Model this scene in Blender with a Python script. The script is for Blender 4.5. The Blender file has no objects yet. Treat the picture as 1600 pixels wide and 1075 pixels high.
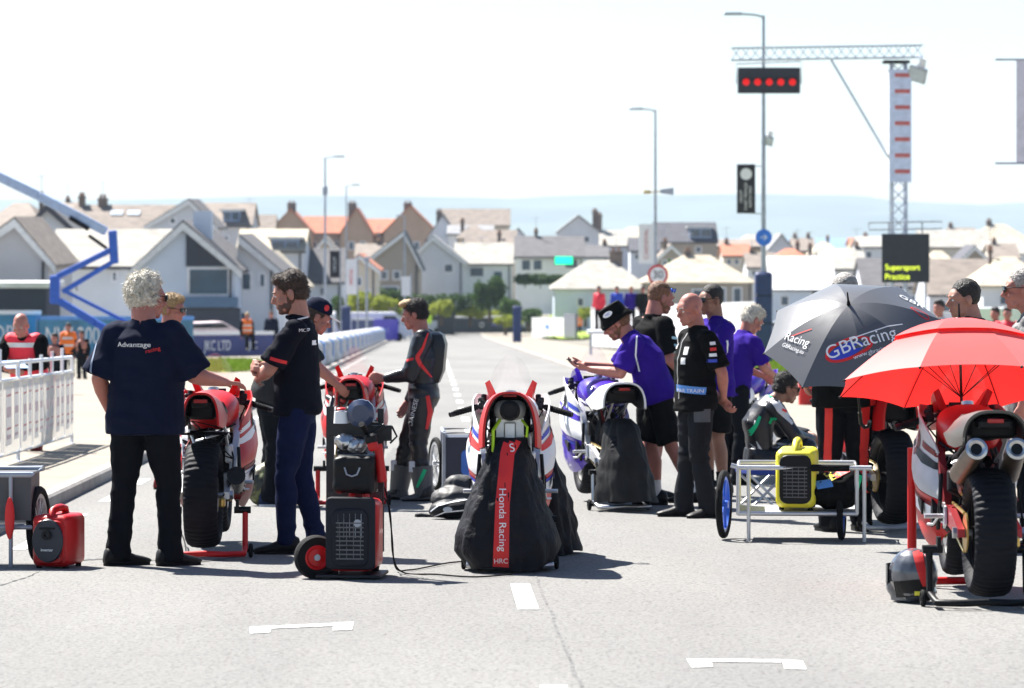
import bpy, bmesh, math, random
import numpy as np
from mathutils import Vector, Matrix, noise
from mathutils.bvhtree import BVHTree
S = bpy.context.scene
R = math.radians
random.seed(7)
V = Vector
# ------------------------------------------------------------------ camera, light, exposure
F = 5800.0 / 1600.0            # focal length in picture widths
cam_d = bpy.data.cameras.new("camera"); cam = bpy.data.objects.new("camera", cam_d)
S.collection.objects.link(cam); S.camera = cam
cam.location = (0, 0, 1.5); cam.rotation_euler = (R(90), 0, 0)
cam_d.sensor_width = 36; cam_d.lens = 36 * F; cam_d.shift_y = -187.5 / 1600
cam_d.clip_start = 0.5; cam_d.clip_end = 60000
cam_d.dof.use_dof = True; cam_d.dof.focus_distance = 23.0; cam_d.dof.aperture_fstop = 5.2
W = bpy.data.worlds.new("World"); S.world = W; W.use_nodes = True
nt = W.node_tree; bg = nt.nodes["Background"]
sky = nt.nodes.new("ShaderNodeTexSky"); sky.sky_type = 'NISHITA'; sky.sun_disc = False
SUN = V((-0.52, 0.62, 1.0))     # towards the sun: from the left and a little behind the subjects
el = math.asin(SUN.normalized().z); az = math.atan2(SUN.x, SUN.y)
sky.sun_elevation = el; sky.sun_rotation = az; sky.altitude = 0; sky.dust_density = .3; sky.ozone_density = 2.0
nt.links.new(sky.outputs[0], bg.inputs[0]); bg.inputs[1].default_value = 0.05
sd = bpy.data.lights.new("sun", 'SUN'); sun = bpy.data.objects.new("sun", sd); S.collection.objects.link(sun)
sd.energy = 5.0; sd.angle = R(0.5); sd.color = (1, 0.96, 0.9)
sun.rotation_euler = SUN.to_track_quat('Z', 'Y').to_euler(); sun.location = (-20, 20, 40)
S.view_settings.view_transform = 'Standard'; S.view_settings.look = 'None'
S.view_settings.exposure = 1.64; S.view_settings.gamma = 1
S.render.engine = 'CYCLES'
S.cycles.volume_bounces = 0; S.cycles.max_bounces = 6; S.cycles.transparent_max_bounces = 12

# ------------------------------------------------------------------ materials
MATS = {}
def mat(name, col, rough=.6, metal=0, var=.12, vs=6, bump=0, bs=40, emit=0, alpha=1, trans=0, coat=0, stretch=None, spec=.5):
    if name in MATS: return MATS[name]
    m = bpy.data.materials.new(name); m.use_nodes = True; n = m.node_tree.nodes; l = m.node_tree.links
    b = n["Principled BSDF"]; b.inputs["Roughness"].default_value = rough; b.inputs["Metallic"].default_value = metal
    b.inputs["Coat Weight"].default_value = coat; b.inputs["Specular IOR Level"].default_value = spec
    tc = n.new("ShaderNodeTexCoord"); src = tc.outputs["Object"]
    if stretch:
        mp = n.new("ShaderNodeMapping"); mp.inputs["Scale"].default_value = stretch
        l.new(src, mp.inputs[0]); src = mp.outputs[0]
    if var:
        t = n.new("ShaderNodeTexNoise"); t.inputs["Scale"].default_value = vs; t.inputs["Detail"].default_value = 5
        l.new(src, t.inputs["Vector"])
        r = n.new("ShaderNodeValToRGB"); c = r.color_ramp
        c.elements[0].position = .3; c.elements[1].position = .7
        c.elements[0].color = tuple(x * (1 - var) for x in col) + (1,)
        c.elements[1].color = tuple(min(1, x * (1 + var)) for x in col) + (1,)
        l.new(t.outputs[0], r.inputs[0]); l.new(r.outputs[0], b.inputs["Base Color"])
    else: b.inputs["Base Color"].default_value = (*col, 1)
    if bump:
        t2 = n.new("ShaderNodeTexNoise"); t2.inputs["Scale"].default_value = bs; t2.inputs["Detail"].default_value = 4
        l.new(src, t2.inputs["Vector"])
        bp = n.new("ShaderNodeBump"); bp.inputs["Strength"].default_value = bump; bp.inputs["Distance"].default_value = .02
        l.new(t2.outputs[0], bp.inputs["Height"]); l.new(bp.outputs[0], b.inputs["Normal"])
    if emit:
        b.inputs["Emission Color"].default_value = (*col, 1); b.inputs["Emission Strength"].default_value = emit
    out = n["Material Output"]
    if trans:   # thin cloth that lets light through
        tr = n.new("ShaderNodeBsdfTranslucent"); mx = n.new("ShaderNodeMixShader"); mx.inputs[0].default_value = trans
        tr.inputs[0].default_value = (*col, 1)
        l.new(b.outputs[0], mx.inputs[1]); l.new(tr.outputs[0], mx.inputs[2]); l.new(mx.outputs[0], out.inputs[0])
    if alpha < 1:
        tr = n.new("ShaderNodeBsdfTransparent"); mx = n.new("ShaderNodeMixShader"); mx.inputs[0].default_value = alpha
        l.new(tr.outputs[0], mx.inputs[1]); l.new(b.outputs[0], mx.inputs[2]); l.new(mx.outputs[0], out.inputs[0])
    MATS[name] = m; return m
def asphalt(name, base, light, dark):
    m = bpy.data.materials.new(name); m.use_nodes = True; n = m.node_tree.nodes; l = m.node_tree.links
    b = n["Principled BSDF"]; b.inputs["Roughness"].default_value = .9; b.inputs["Specular IOR Level"].default_value = .2
    tc = n.new("ShaderNodeTexCoord")
    v = n.new("ShaderNodeTexVoronoi"); v.inputs["Scale"].default_value = 42; l.new(tc.outputs["Object"], v.inputs["Vector"])
    mp = n.new("ShaderNodeMapping"); mp.inputs["Scale"].default_value = (52, 24, 52); l.new(tc.outputs["Object"], mp.inputs[0])
    t = n.new("ShaderNodeTexNoise"); t.inputs["Scale"].default_value = 1.0; t.inputs["Detail"].default_value = 8; t.inputs["Roughness"].default_value = .75
    l.new(mp.outputs[0], t.inputs["Vector"])
    r = n.new("ShaderNodeValToRGB"); c = r.color_ramp
    c.elements[0].position = .34; c.elements[0].color = (*dark, 1)
    c.elements[1].position = .66; c.elements[1].color = (*light, 1)
    e = c.elements.new(.46); e.color = (*base, 1)
    l.new(t.outputs[0], r.inputs[0])
    big = n.new("ShaderNodeTexNoise"); big.inputs["Scale"].default_value = .35; big.inputs["Detail"].default_value = 6
    mp2 = n.new("ShaderNodeMapping"); mp2.inputs["Scale"].default_value = (1.6, .35, 1); l.new(tc.outputs["Object"], mp2.inputs[0]); l.new(mp2.outputs[0], big.inputs["Vector"])
    r2 = n.new("ShaderNodeValToRGB"); r2.color_ramp.elements[0].position = .35; r2.color_ramp.elements[1].position = .65
    r2.color_ramp.elements[0].color = (.84, .84, .85, 1); r2.color_ramp.elements[1].color = (1.05, 1.05, 1.04, 1)
    l.new(big.outputs[0], r2.inputs[0])
    mm = n.new("ShaderNodeMixRGB"); mm.blend_type = 'MULTIPLY'; mm.inputs[0].default_value = 1
    l.new(r.outputs[0], mm.inputs[1]); l.new(r2.outputs[0], mm.inputs[2])
    # fine chippings and dark specks
    r3 = n.new("ShaderNodeValToRGB"); r3.color_ramp.elements[0].position = .0; r3.color_ramp.elements[1].position = .16
    r3.color_ramp.elements[0].color = (.35, .34, .33, 1); r3.color_ramp.elements[1].color = (1, 1, 1, 1)
    l.new(v.outputs["Distance"], r3.inputs[0])
    m2 = n.new("ShaderNodeMixRGB"); m2.blend_type = 'MULTIPLY'; m2.inputs[0].default_value = .8
    l.new(mm.outputs[0], m2.inputs[1]); l.new(r3.outputs[0], m2.inputs[2]); l.new(m2.outputs[0], b.inputs["Base Color"])
    bp = n.new("ShaderNodeBump"); bp.inputs["Strength"].default_value = .5; bp.inputs["Distance"].default_value = .01
    l.new(t.outputs[0], bp.inputs["Height"]); l.new(bp.outputs[0], b.inputs["Normal"])
    MATS[name] = m; return m
black = mat("black_plastic", (.0035, .0035, .005), .5, spec=.25, bump=.1)
rubber = mat("rubber", (.006, .006, .007), .85, bump=.2, spec=.2)
grime = mat("dark_machinery", (.010, .010, .013), .4, .2, spec=.3, var=.5, vs=30, bump=.3)
steel = mat("steel", (.5, .51, .53), .32, 1, bump=.05)
alu = mat("brushed_aluminium", (.62, .63, .65), .45, .85, bump=.1)
gold = mat("gold_metal", (.55, .38, .12), .35, 1)
redp = mat("red_paint", (.50, .006, .008), .42, coat=.12, spec=.3, var=.05)
redd = mat("dark_red_paint", (.16, .003, .006), .45, spec=.3, var=.1)
whitep = mat("white_paint", (.78, .78, .8), .4, coat=.1, var=.03)
purplep = mat("purple_paint", (.07, .02, .45), .3, coat=.5, var=.05)
bluep = mat("blue_paint", (.03, .12, .55), .35, coat=.3, var=.05)
yellowp = mat("yellow_paint", (.85, .75, .05), .4, var=.05)
limep = mat("lime_paint", (.55, .85, .03), .5)
orangec = mat("orange_fabric", (.9, .2, .02), .8, bump=.2)
warmer = mat("tyre_warmer_cloth", (.0055, .006, .010), .7, spec=.2, bump=.35, bs=18)
skinA = mat("skin_fair", (.40, .19, .135), .55, var=.1, vs=14, bump=.1, bs=120)
skinB = mat("skin_tanned", (.27, .125, .08), .55, var=.1, vs=14, bump=.1, bs=120)
skinC = mat("skin_ruddy", (.40, .155, .115), .55, var=.12, vs=14, bump=.1, bs=120)
def cloth(name, col, bump=.35, bs=9, var=.12): return mat(name, col, .85, 0, var, 8, bump, bs, spec=.08)
glassm = mat("clear_screen", (.6, .62, .65), .1, var=0, alpha=.08)
darkglass = mat("dark_glass", (.02, .025, .03), .08, var=0)
winglass = mat("window_glass", (.05, .08, .12), .12, var=.3, vs=.6)
lens_m = mat("mirrored_lens", (.03, .1, .5), .1, .6, var=0)
whitet = mat("white_print", (.85, .85, .86), .6, var=0)
redt = mat("red_print", (.7, .02, .02), .6, var=0)
bluet = mat("blue_print", (.03, .06, .5), .6, var=0)
greent = mat("green_print", (.0, .55, .22), .6, var=0)
galv = mat("galvanised_steel", (.33, .36, .42), .45, .4, var=.15)

# ------------------------------------------------------------------ mesh builder
def link(name, me, m, parent=None):
    o = bpy.data.objects.new(name, me); S.collection.objects.link(o)
    for x in (m if isinstance(m, (list, tuple)) else [m]): me.materials.append(x)
    if parent is not None: o.parent = parent
    return o
def shade(me, ang=35):
    for p in me.polygons: p.use_smooth = True
    me.set_sharp_from_angle(angle=R(ang))
def frame(d, up=V((0, 0, 1))):
    d = d.normalized()
    if abs(d.dot(up)) > .98: up = V((0, 1, 0))
    x = up.cross(d).normalized(); return x, d.cross(x).normalized()
class MB:
    def __init__(s): s.b = bmesh.new()
    def face(s, vs):
        try: return s.b.faces.new(vs)
        except ValueError: return None
    def ring(s, pts): return [s.b.verts.new(p) for p in pts]
    def loft(s, rings, cap=True, closed=True):
        rs = [s.ring(r) for r in rings]; n = len(rs[0])
        for a, b in zip(rs, rs[1:]):
            for i in range(n if closed else n - 1):
                s.face([a[i], a[(i + 1) % n], b[(i + 1) % n], b[i]])
        if cap and closed: s.face(rs[0][::-1]); s.face(rs[-1])
        return s
    def box(s, c, d, rz=0, m=None):
        M = m or (Matrix.Translation(c) @ Matrix.Rotation(rz, 4, 'Z'))
        q = [M @ V((x * d[0] / 2, y * d[1] / 2, z * d[2] / 2)) for z in (-1, 1) for x, y in ((-1, -1), (1, -1), (1, 1), (-1, 1))]
        v = s.ring(q)
        for f in ((3, 2, 1, 0), (4, 5, 6, 7), (0, 1, 5, 4), (1, 2, 6, 5), (2, 3, 7, 6), (3, 0, 4, 7)): s.face([v[i] for i in f])
        return s
    def rbox(s, c, d, r=.02, rz=0, seg=3, axis='Z'):   # box with rounded upright edges and softened rims
        pts = []
        A = {'Z': (0, 1, 2), 'Y': (0, 2, 1), 'X': (1, 2, 0)}[axis]
        hx, hy, hz = d[A[0]] / 2, d[A[1]] / 2, d[A[2]] / 2
        def rg(ins, h):
            o = []
            for k, (sx, sy) in enumerate(((1, 1), (-1, 1), (-1, -1), (1, -1))):
                for j in range(seg + 1):
                    a = math.pi / 2 * (k + j / seg); rr = max(r - ins, .0005)
                    p = [0, 0, 0]; p[A[0]] = sx * (hx - r) + rr * math.cos(a); p[A[1]] = sy * (hy - r) + rr * math.sin(a); p[A[2]] = h
                    o.append(V(c) + Matrix.Rotation(rz, 3, 'Z') @ V(p))
            return o
        e = min(r * .6, hz * .5)
        s.loft([rg(e, -hz), rg(0, -hz + e), rg(0, hz - e), rg(e, hz)]); return s
    def cyl(s, a, b, r0, r1=None, n=12, cap=True):
        a, b = V(a), V(b); r1 = r0 if r1 is None else r1
        x, y = frame(b - a)
        s.loft([[p + (x * math.cos(t) + y * math.sin(t)) * r for t in [2 * math.pi * i / n for i in range(n)]] for p, r in ((a, r0), (b, r1))], cap); return s
    def tube(s, pts, r, n=8, cap=True):
        pts = [V(p) for p in pts]; rs = []; x = None
        for i, p in enumerate(pts):
            d = (pts[min(i + 1, len(pts) - 1)] - pts[max(i - 1, 0)]).normalized()
            if x is None: x, y = frame(d)
            else: x = (x - d * x.dot(d)).normalized(); y = d.cross(x)
            rr = r[i] if isinstance(r, (list, tuple)) else r
            rs.append([p + (x * math.cos(t) + y * math.sin(t)) * rr for t in [2 * math.pi * k / n for k in range(n)]])
        s.loft(rs, cap); return s
    def ell(s, c, r, m=None, u=14, v=9):
        M = Matrix.Translation(c) @ (m.to_4x4() if m else Matrix()) @ Matrix.Diagonal((*(r if isinstance(r, (tuple, list)) else (r, r, r)), 1))
        bmesh.ops.create_uvsphere(s.b, u_segments=u, v_segments=v, radius=1, matrix=M); return s
    def cap(s, a, b, r0, r1, n=12):     # tapered capsule
        s.ell(a, r0, u=n, v=8); s.ell(b, r1, u=n, v=8)
        if (V(a) - V(b)).length > 1e-4: s.cyl(a, b, r0, r1, n)
        return s
    def lathe(s, prof, c, axis=V((1, 0, 0)), n=32, closed=True, f=None):   # prof: list of (along axis, radius)
        x, y = frame(V(axis)); ax = V(axis).normalized(); c = V(c); rs = []
        for i in range(n):
            t = 2 * math.pi * i / n; d = x * math.cos(t) + y * math.sin(t)
            rs.append([c + ax * u + d * (rr if not f else rr + f(t, u, rr)) for u, rr in prof])
        vs = [s.ring(r) for r in rs]; m = len(prof)
        for i in range(n):
            a, b = vs[i], vs[(i + 1) % n]
            for j in range(m if closed else m - 1): s.face([a[j], a[(j + 1) % m], b[(j + 1) % m], b[j]])
        return s
    def torus(s, c, Rr, r, axis=V((1, 0, 0)), n=28, k=8):
        return s.lathe([(r * math.cos(2 * math.pi * j / k), Rr + r * math.sin(2 * math.pi * j / k)) for j in range(k)], c, axis, n)
    def prism(s, poly, h, M=Matrix()):   # polygon in local xy, thickness along z
        s.loft([[M @ V((p[0], p[1], z)) for p in poly] for z in (0, h)]); return s
    def grid(s, fn, nu, nv):
        v = [[s.b.verts.new(fn(i / nu, j / nv)) for j in range(nv + 1)] for i in range(nu + 1)]
        for i in range(nu):
            for j in range(nv): s.face([v[i][j], v[i + 1][j], v[i + 1][j + 1], v[i][j + 1]])
        return s
    def thick(s, t):
        bmesh.ops.recalc_face_normals(s.b, faces=s.b.faces)
        bmesh.ops.solidify(s.b, geom=list(s.b.faces), thickness=t); return s
    def mesh(s, name, ang=35):
        me = bpy.data.meshes.new(name); bmesh.ops.recalc_face_normals(s.b, faces=s.b.faces)
        s.b.to_mesh(me); s.b.free(); shade(me, ang); return me
    def obj(s, name, m, parent=None, ang=35): return link(name, s.mesh(name, ang), m, parent)
    def organic(s, name, m, parent=None, vox=.008, smooth=3, disp=None):
        me = bpy.data.meshes.new(name); s.b.to_mesh(me); s.b.free()
        t = bpy.data.objects.new("t", me); S.collection.objects.link(t)
        md = t.modifiers.new("r", 'REMESH'); md.mode = 'VOXEL'; md.voxel_size = vox
        if smooth:
            sm = t.modifiers.new("s", 'SMOOTH'); sm.iterations = smooth; sm.factor = .5
        bpy.context.view_layer.update(); dg = bpy.context.evaluated_depsgraph_get()
        out = bpy.data.meshes.new_from_object(t.evaluated_get(dg)); bpy.data.objects.remove(t); bpy.data.meshes.remove(me)
        out.name = name
        if disp:
            ns = [v.normal.copy() for v in out.vertices]
            for v, nn in zip(out.vertices, ns): v.co += nn * disp(v.co)
        for p in out.polygons: p.use_smooth = True
        return link(name, out, m, parent)
def empty(name, loc, rz=0, label=None, cat=None, group=None):
    o = bpy.data.objects.new(name, None); S.collection.objects.link(o); o.location = loc; o.rotation_euler = (0, 0, rz)
    o.empty_display_size = .2
    return tag(o, label, cat, group)
def tag(o, label=None, cat=None, group=None, kind=None):
    if label: o["label"] = label
    if cat: o["category"] = cat
    if group: o["group"] = group
    if kind: o["kind"] = kind
    return o
def copytree(o, parent=None):
    c = o.copy(); S.collection.objects.link(c)
    if parent: c.parent = parent
    for ch in [x for x in S.objects if x.parent == o]: copytree(ch, c)
    return c
def text_data(s, size):
    cu = bpy.data.curves.new("t", 'FONT'); cu.body = s; cu.size = size; cu.align_x = 'CENTER'; cu.align_y = 'CENTER'
    o = bpy.data.objects.new("t", cu); S.collection.objects.link(o); bpy.context.view_layer.update()
    me = bpy.data.meshes.new_from_object(o.evaluated_get(bpy.context.evaluated_depsgraph_get()))
    bpy.data.objects.remove(o); bpy.data.curves.remove(cu); return me
def text(s, size, m, parent, M, name="lettering", sx=1, bold=0):
    me = text_data(s, size); bm = bmesh.new(); bm.from_mesh(me)
    for v in bm.verts: v.co.x *= sx
    r = bmesh.ops.extrude_face_region(bm, geom=list(bm.faces))
    for e in r['geom']:
        if isinstance(e, bmesh.types.BMVert): e.co.z += .004 + size * .02
    bm.transform(M); me2 = bpy.data.meshes.new(name); bm.to_mesh(me2); bm.free(); bpy.data.meshes.remove(me)
    return link(name, me2, m, parent)
def plane_m(o, right, up):   # matrix whose x, y run along right, up
    r = V(right).normalized(); u = V(up).normalized(); u = (u - r * u.dot(r)).normalized(); n = r.cross(u)
    return Matrix.Translation(o) @ Matrix((r, u, n)).transposed().to_4x4()
BV = {}
def bvh(o):
    if o.name not in BV:
        me = o.data; BV[o.name] = BVHTree.FromPolygons([v.co.copy() for v in me.vertices], [tuple(p.vertices) for p in me.polygons])
    return BV[o.name]
def project(me_verts_faces, target, M, off=.004):
    """lay a flat shape (xy of M) on the surface of target, looking along -z of M"""
    t = bvh(target); vs, fs = me_verts_faces; out = []; d = -(M.to_3x3() @ V((0, 0, 1))).normalized()
    for v in vs:
        p = M @ V((v[0], v[1], 0)); h = t.ray_cast(p - d * .6, d)
        out.append((h[0] - d * off) if h[0] is not None else None)
    keep = [f for f in fs if all(out[i] is not None for i in f)]
    return out, keep
def decal(vf, target, M, m, parent, name, off=.004, th=.0):
    out, keep = project(vf, target, M, off)
    if not keep: return None
    me = bpy.data.meshes.new(name); idx = sorted({i for f in keep for i in f}); mp = {j: k for k, j in enumerate(idx)}
    me.from_pydata([out[i] for i in idx], [], [[mp[i] for i in f] for f in keep]); me.update()
    for p in me.polygons: p.use_smooth = True
    return link(name, me, m, parent)
def decal_text(s, size, target, M, m, parent, name="lettering", sx=1, off=.005):
    me = text_data(s, size); bm = bmesh.new(); bm.from_mesh(me)
    bmesh.ops.triangulate(bm, faces=list(bm.faces)); bm.verts.ensure_lookup_table(); bm.verts.index_update()
    vf = ([(v.co.x * sx, v.co.y) for v in bm.verts], [[v.index for v in f.verts] for f in bm.faces]); bm.free()
    return decal(vf, target, M, m, parent, name, off)
def ribbon(pts, w, n=30):
    P = [V((*p, 0)) for p in pts]; L = [0]
    for a, b in zip(P, P[1:]): L.append(L[-1] + (b - a).length)
    ww = w if isinstance(w, (list, tuple)) else [w] * len(P)
    vs, fs = [], []
    for i in range(n + 1):
        s = L[-1] * i / n; k = max(j for j in range(len(L)) if L[j] <= s + 1e-9); k = min(k, len(P) - 2)
        t = (s - L[k]) / max(1e-9, L[k + 1] - L[k]); c = P[k].lerp(P[k + 1], t); d = (P[k + 1] - P[k]).normalized(); nn = V((-d.y, d.x, 0))
        wi = ww[k] + (ww[k + 1] - ww[k]) * t
        for q in (-.5, -.17, .17, .5): vs.append(tuple((c + nn * wi * q)[:2]))
        if i:
            for j in range(3): a = (i - 1) * 4 + j; fs.append([a, a + 1, a + 5, a + 4])
    return vs, fs
def disc(cx, cy, rx, ry, n=20):
    vs = [(cx, cy)] + [(cx + rx * math.cos(2 * math.pi * i / n), cy + ry * math.sin(2 * math.pi * i / n)) for i in range(n)]
    return vs, [[0, 1 + i, 1 + (i + 1) % n] for i in range(n)]
# ------------------------------------------------------------------ the lie of the land
SL = 150 / 5800
ROWS = [(300, 529), (340, 520), (380, 503), (450, 472), (520, 442), (600, 417), (700, 398), (800, 387)]
def gz(y):
    if y <= 300: return -SL * y
    if y >= 800: return max(-30, 1.5 - 37 * 800 / 5800 - (y - 800) * .12)
    for (a, ra), (b, rb) in zip(ROWS, ROWS[1:]):
        if y <= b:
            r = ra + (rb - ra) * (y - a) / (b - a); return 1.5 - (r - 350) * y / 5800
def X(px, d): return (px - 800) / 5800 * d
def Z(py, d): return 1.5 - (py - 350) / 5800 * d
def P(px, py, d): return V((X(px, d), d, Z(py, d)))
def D(row): return 8700 / (row - 500)
def G(px, row): d = D(row); return V((X(px, d), d, gz(d)))
def GD(px, d): return V((X(px, d), d, gz(d)))
def cx(d): return .066 - .0214 * (d - 20.1)       # centre line of the road
# ------------------------------------------------------------------ people
hair_m = {k: mat("hair_" + k, c, .6, var=.4, vs=60, bump=.8, bs=90) for k, c in dict(white=(.62, .58, .5), brown=(.055, .032, .02), dark=(.018, .014, .012), blond=(.42, .28, .13), ginger=(.22, .1, .05), grey=(.3, .28, .26)).items()}
eyew = mat("eye_white", (.7, .7, .7), .2, var=0); eyed = mat("iris", (.02, .02, .03), .1, var=0)
lipm = mat("lip", (.35, .12, .11), .5, var=.05)
def hand(mb, w, f, n, side, k=1.0, curl=.45, thumb=1):
    """palm, four unequal fingers and a thumb. f: finger direction, n: palm normal, side: +1 thumb on f x n side"""
    f = f.normalized(); n = (n - f * n.dot(f)).normalized(); s = f.cross(n) * side
    kn = []
    for i, (u, L) in enumerate(((.030, .070), (.010, .080), (-.011, .074), (-.031, .056))):
        b = w + (f * (.085 - abs(i - 1.2) * .004) + s * u) * k; kn.append(b)
        mb.cap(w + s * u * .55 * k, b, .016 * k, .0125 * k, 8)
        d = f.copy(); p = b
        for j, fr in enumerate((.45, .32, .23)):
            d = Matrix.Rotation(curl * (1 + .12 * i) * (1.0 if j else .7), 3, f.cross(n)) @ d
            q = p + d * L * fr * 1.12 * k
            mb.cap(p, q, (.0100 - j * .0008) * k, (.0094 - j * .0010) * k, 8); p = q
    a = w + (f * .022 + s * .026) * k; b = a + (f * .035 + s * .026 + n * .014 * thumb) * k; c = b + (f * .032 + s * .004 + n * .012 * thumb) * k
    mb.cap(a, b, .015 * k, .0115 * k, 8); mb.cap(b, c, .0113 * k, .0092 * k, 8)
def body_frames(J):
    sx = (J['shR'] - J['shL']).normalized(); hx = (J['hipR'] - J['hipL']).normalized(); return sx, hx
def torso_rings(J, sp, n=22):
    """sp: list of (t, halfwidth, halfdepth, forward offset) with t 0 at hips and 1 at the neck base"""
    sx, hx = body_frames(J); hip = (J['hipR'] + J['hipL']) / 2; ch = J['chest']; nb = J['neck']; out = []
    for t, hw, hd, fo in sp:
        if t < .6:
            q = t / .6; c = hip.lerp(ch, q); d1 = (ch - hip).normalized(); d2 = (nb - ch).normalized(); d = d1.lerp(d2, max(0, q) * .5).normalized()
        else: q = (t - .6) / .4; c = ch.lerp(nb, q); d = (ch - hip).normalized().lerp((nb - ch).normalized(), .5 + q * .5).normalized()
        a = hx.lerp(sx, min(1, max(0, t * 1.2))).normalized(); a = (a - d * a.dot(d)).normalized(); fw = d.cross(a)
        if t < 0: c = hip + V((0, 0, 1)).lerp(d1 if False else d, .5) * t * (ch - hip).length / .6
        out.append([c + fw * fo + a * hw * math.copysign(abs(math.cos(u)) ** .85, math.cos(u)) + fw * hd * math.copysign(abs(math.sin(u)) ** .85, math.sin(u)) for u in [2 * math.pi * i / n for i in range(n)]])
    return out
def clump_disp(amp, sc, seed=0, st=(1, 1, 1)):
    return lambda p: amp * noise.fractal(V((p.x * st[0], p.y * st[1], p.z * st[2])) * sc + V((seed, seed * 2, 0)), 1.0, 2.0, 3)
def folds(J, amp, seed):
    joints = [J['elL'], J['elR'], J['knL'], J['knR'], (J['hipR'] + J['hipL']) / 2, J['shL'], J['shR'], J['anL'], J['anR']]
    def f(p):
        w = .45 + .9 * max(math.exp(-((p - j).length / .13) ** 2) for j in joints)
        a = noise.noise(V((p.x * 5 + p.z * 4, p.y * 5, p.z * 11)) + V((seed, 0, 0))); b = noise.noise(V((p.x * 9, p.y * 9, p.z * 5)) + V((0, seed, 0)))
        return amp * w * (1 - abs(a) * 2.4 + .5 * b)
    return f
def person(label, loc, rz=0, H=1.75, pose=None, hy=0, hp=0, skin=None, hair=None, hk='short', top=None, tk='tee', leg=None, lk='long',
           shoe=None, sole=None, fat=1.0, hands=None, sock=None, vox=.008, seed=1, group=None, face=True, glasses=None, beard=None, hem=-.14, feet=(8, -8), inner=None):
    k = H / 1.75; root = empty("person", loc, rz, label, "person", group); skin = skin or skinA
    J = dict(hipL=V((-.09, 0, .90)), hipR=V((.09, 0, .90)), chest=V((0, .01, 1.23)), neck=V((0, -.015, 1.47)), head=V((0, .035, 1.63)),
             shL=V((-.185, -.01, 1.405)), shR=V((.185, -.01, 1.405)), elL=V((-.235, -.03, 1.12)), elR=V((.235, -.03, 1.12)), wrL=V((-.25, .06, .88)), wrR=V((.25, .06, .88)),
             knL=V((-.10, .025, .49)), knR=V((.10, .025, .49)), anL=V((-.11, -.02, .085)), anR=V((.11, -.02, .085)))
    for a, b in (pose or {}).items(): J[a] = V(b)
    for a in J: J[a] = J[a] * k
    hq = k * 1.07; J['neck'] = J['neck'] - V((0, 0, .01)); J['head'] = J['head'] - V((0, 0, .008))
    hm = Matrix.Rotation(R(hy), 3, 'Z') @ Matrix.Rotation(R(hp), 3, 'X')
    def hd(x, y, z): return J['head'] + hm @ (V((x, y, z)) * hq)
    mb = MB(); fk = 1 + (fat - 1) * .6
    # head
    E = lambda c, r: mb.ell(hd(*c), tuple(a * hq for a in r), hm)
    E((0, -.014, .033), (.074, .093, .086)); E((0, .03, -.04), (.058, .06, .072)); E((0, .05, .02), (.063, .045, .055))
    mb.ell(hd(0, .072, -.09), .022 * k); mb.ell(hd(-.035, .045, -.075), .024 * k); mb.ell(hd(.035, .045, -.075), .024 * k)
    mb.cap(hd(0, .092, .012), hd(0, .113, -.024), .009 * k, .0135 * k, 8); E((0, .1, -.03), (.019, .014, .010))
    mb.cap(hd(-.042, .082, .024), hd(.042, .082, .024), .0125 * k, .0125 * k, 8)
    for s_ in (-1, 1): E((s_ * .045, .062, -.028), (.022, .02, .022)); E((s_ * .078, -.008, -.008), (.011, .02, .033))
    E((0, .09, -.056), (.021, .011, .007)); E((0, .088, -.068), (.019, .011, .008))
    mb.cap(hd(0, -.03, -.03), J['neck'] - V((0, 0, .03)), .056 * k * fk, .064 * k * fk)
    mb.cap(hd(0, .0, -.06), J['neck'] + V((0, 0, .0)), .05 * k * fk, .058 * k * fk)
    # trunk and limbs, slimmer than the clothes over them
    mb.loft(torso_rings(J, [(-.12, .10, .08, 0), (0, .145 * fk, .095 * fk, 0), (.3, .13 * fk, .085 * fk, 0), (.6, .15 * fk, .10 * fk, 0), (.85, .145, .085, 0), (.97, .09, .06, 0)]))
    for s_ in 'LR':
        mb.cap(J['neck'] - V((0, 0, .04)), J['sh' + s_], .05 * k, .052 * k)
        mb.cap(J['sh' + s_], J['el' + s_], .052 * k * fk, .041 * k * fk); w = J['wr' + s_]; e = J['el' + s_]
        mb.cap(e, e.lerp(w, .3), .041 * k * fk, .043 * k * fk); mb.cap(e.lerp(w, .3), w, .043 * k * fk, .026 * k)
        kn = J['kn' + s_]; an = J['an' + s_]; fk2 = 1 + (fk - 1) * (1 if lk == 'short' else 0); mb.cap(J['hip' + s_], kn, .075 * k, .052 * k * fk2)
        back = V((0, -.012, 0)); mb.cap(kn, kn.lerp(an, .32) + back, .052 * k, .054 * k * fk2); mb.cap(kn.lerp(an, .32) + back, an, .054 * k * fk2, .034 * k)
        hh = (hands or {}).get(s_, {}); d = V(hh['d']) if 'd' in hh else (w - e)
        n = V(hh['n']) if 'n' in hh else (V((1, .3, 0)) if s_ == 'L' else V((-1, .3, 0)))
        hand(mb, w, d, n, hh.get('s', 1 if s_ == 'L' else -1), k * 1.02, hh.get('c', .4))
    body = mb.organic("body", skin, root, vox, 2)
    fdir = {}
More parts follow.
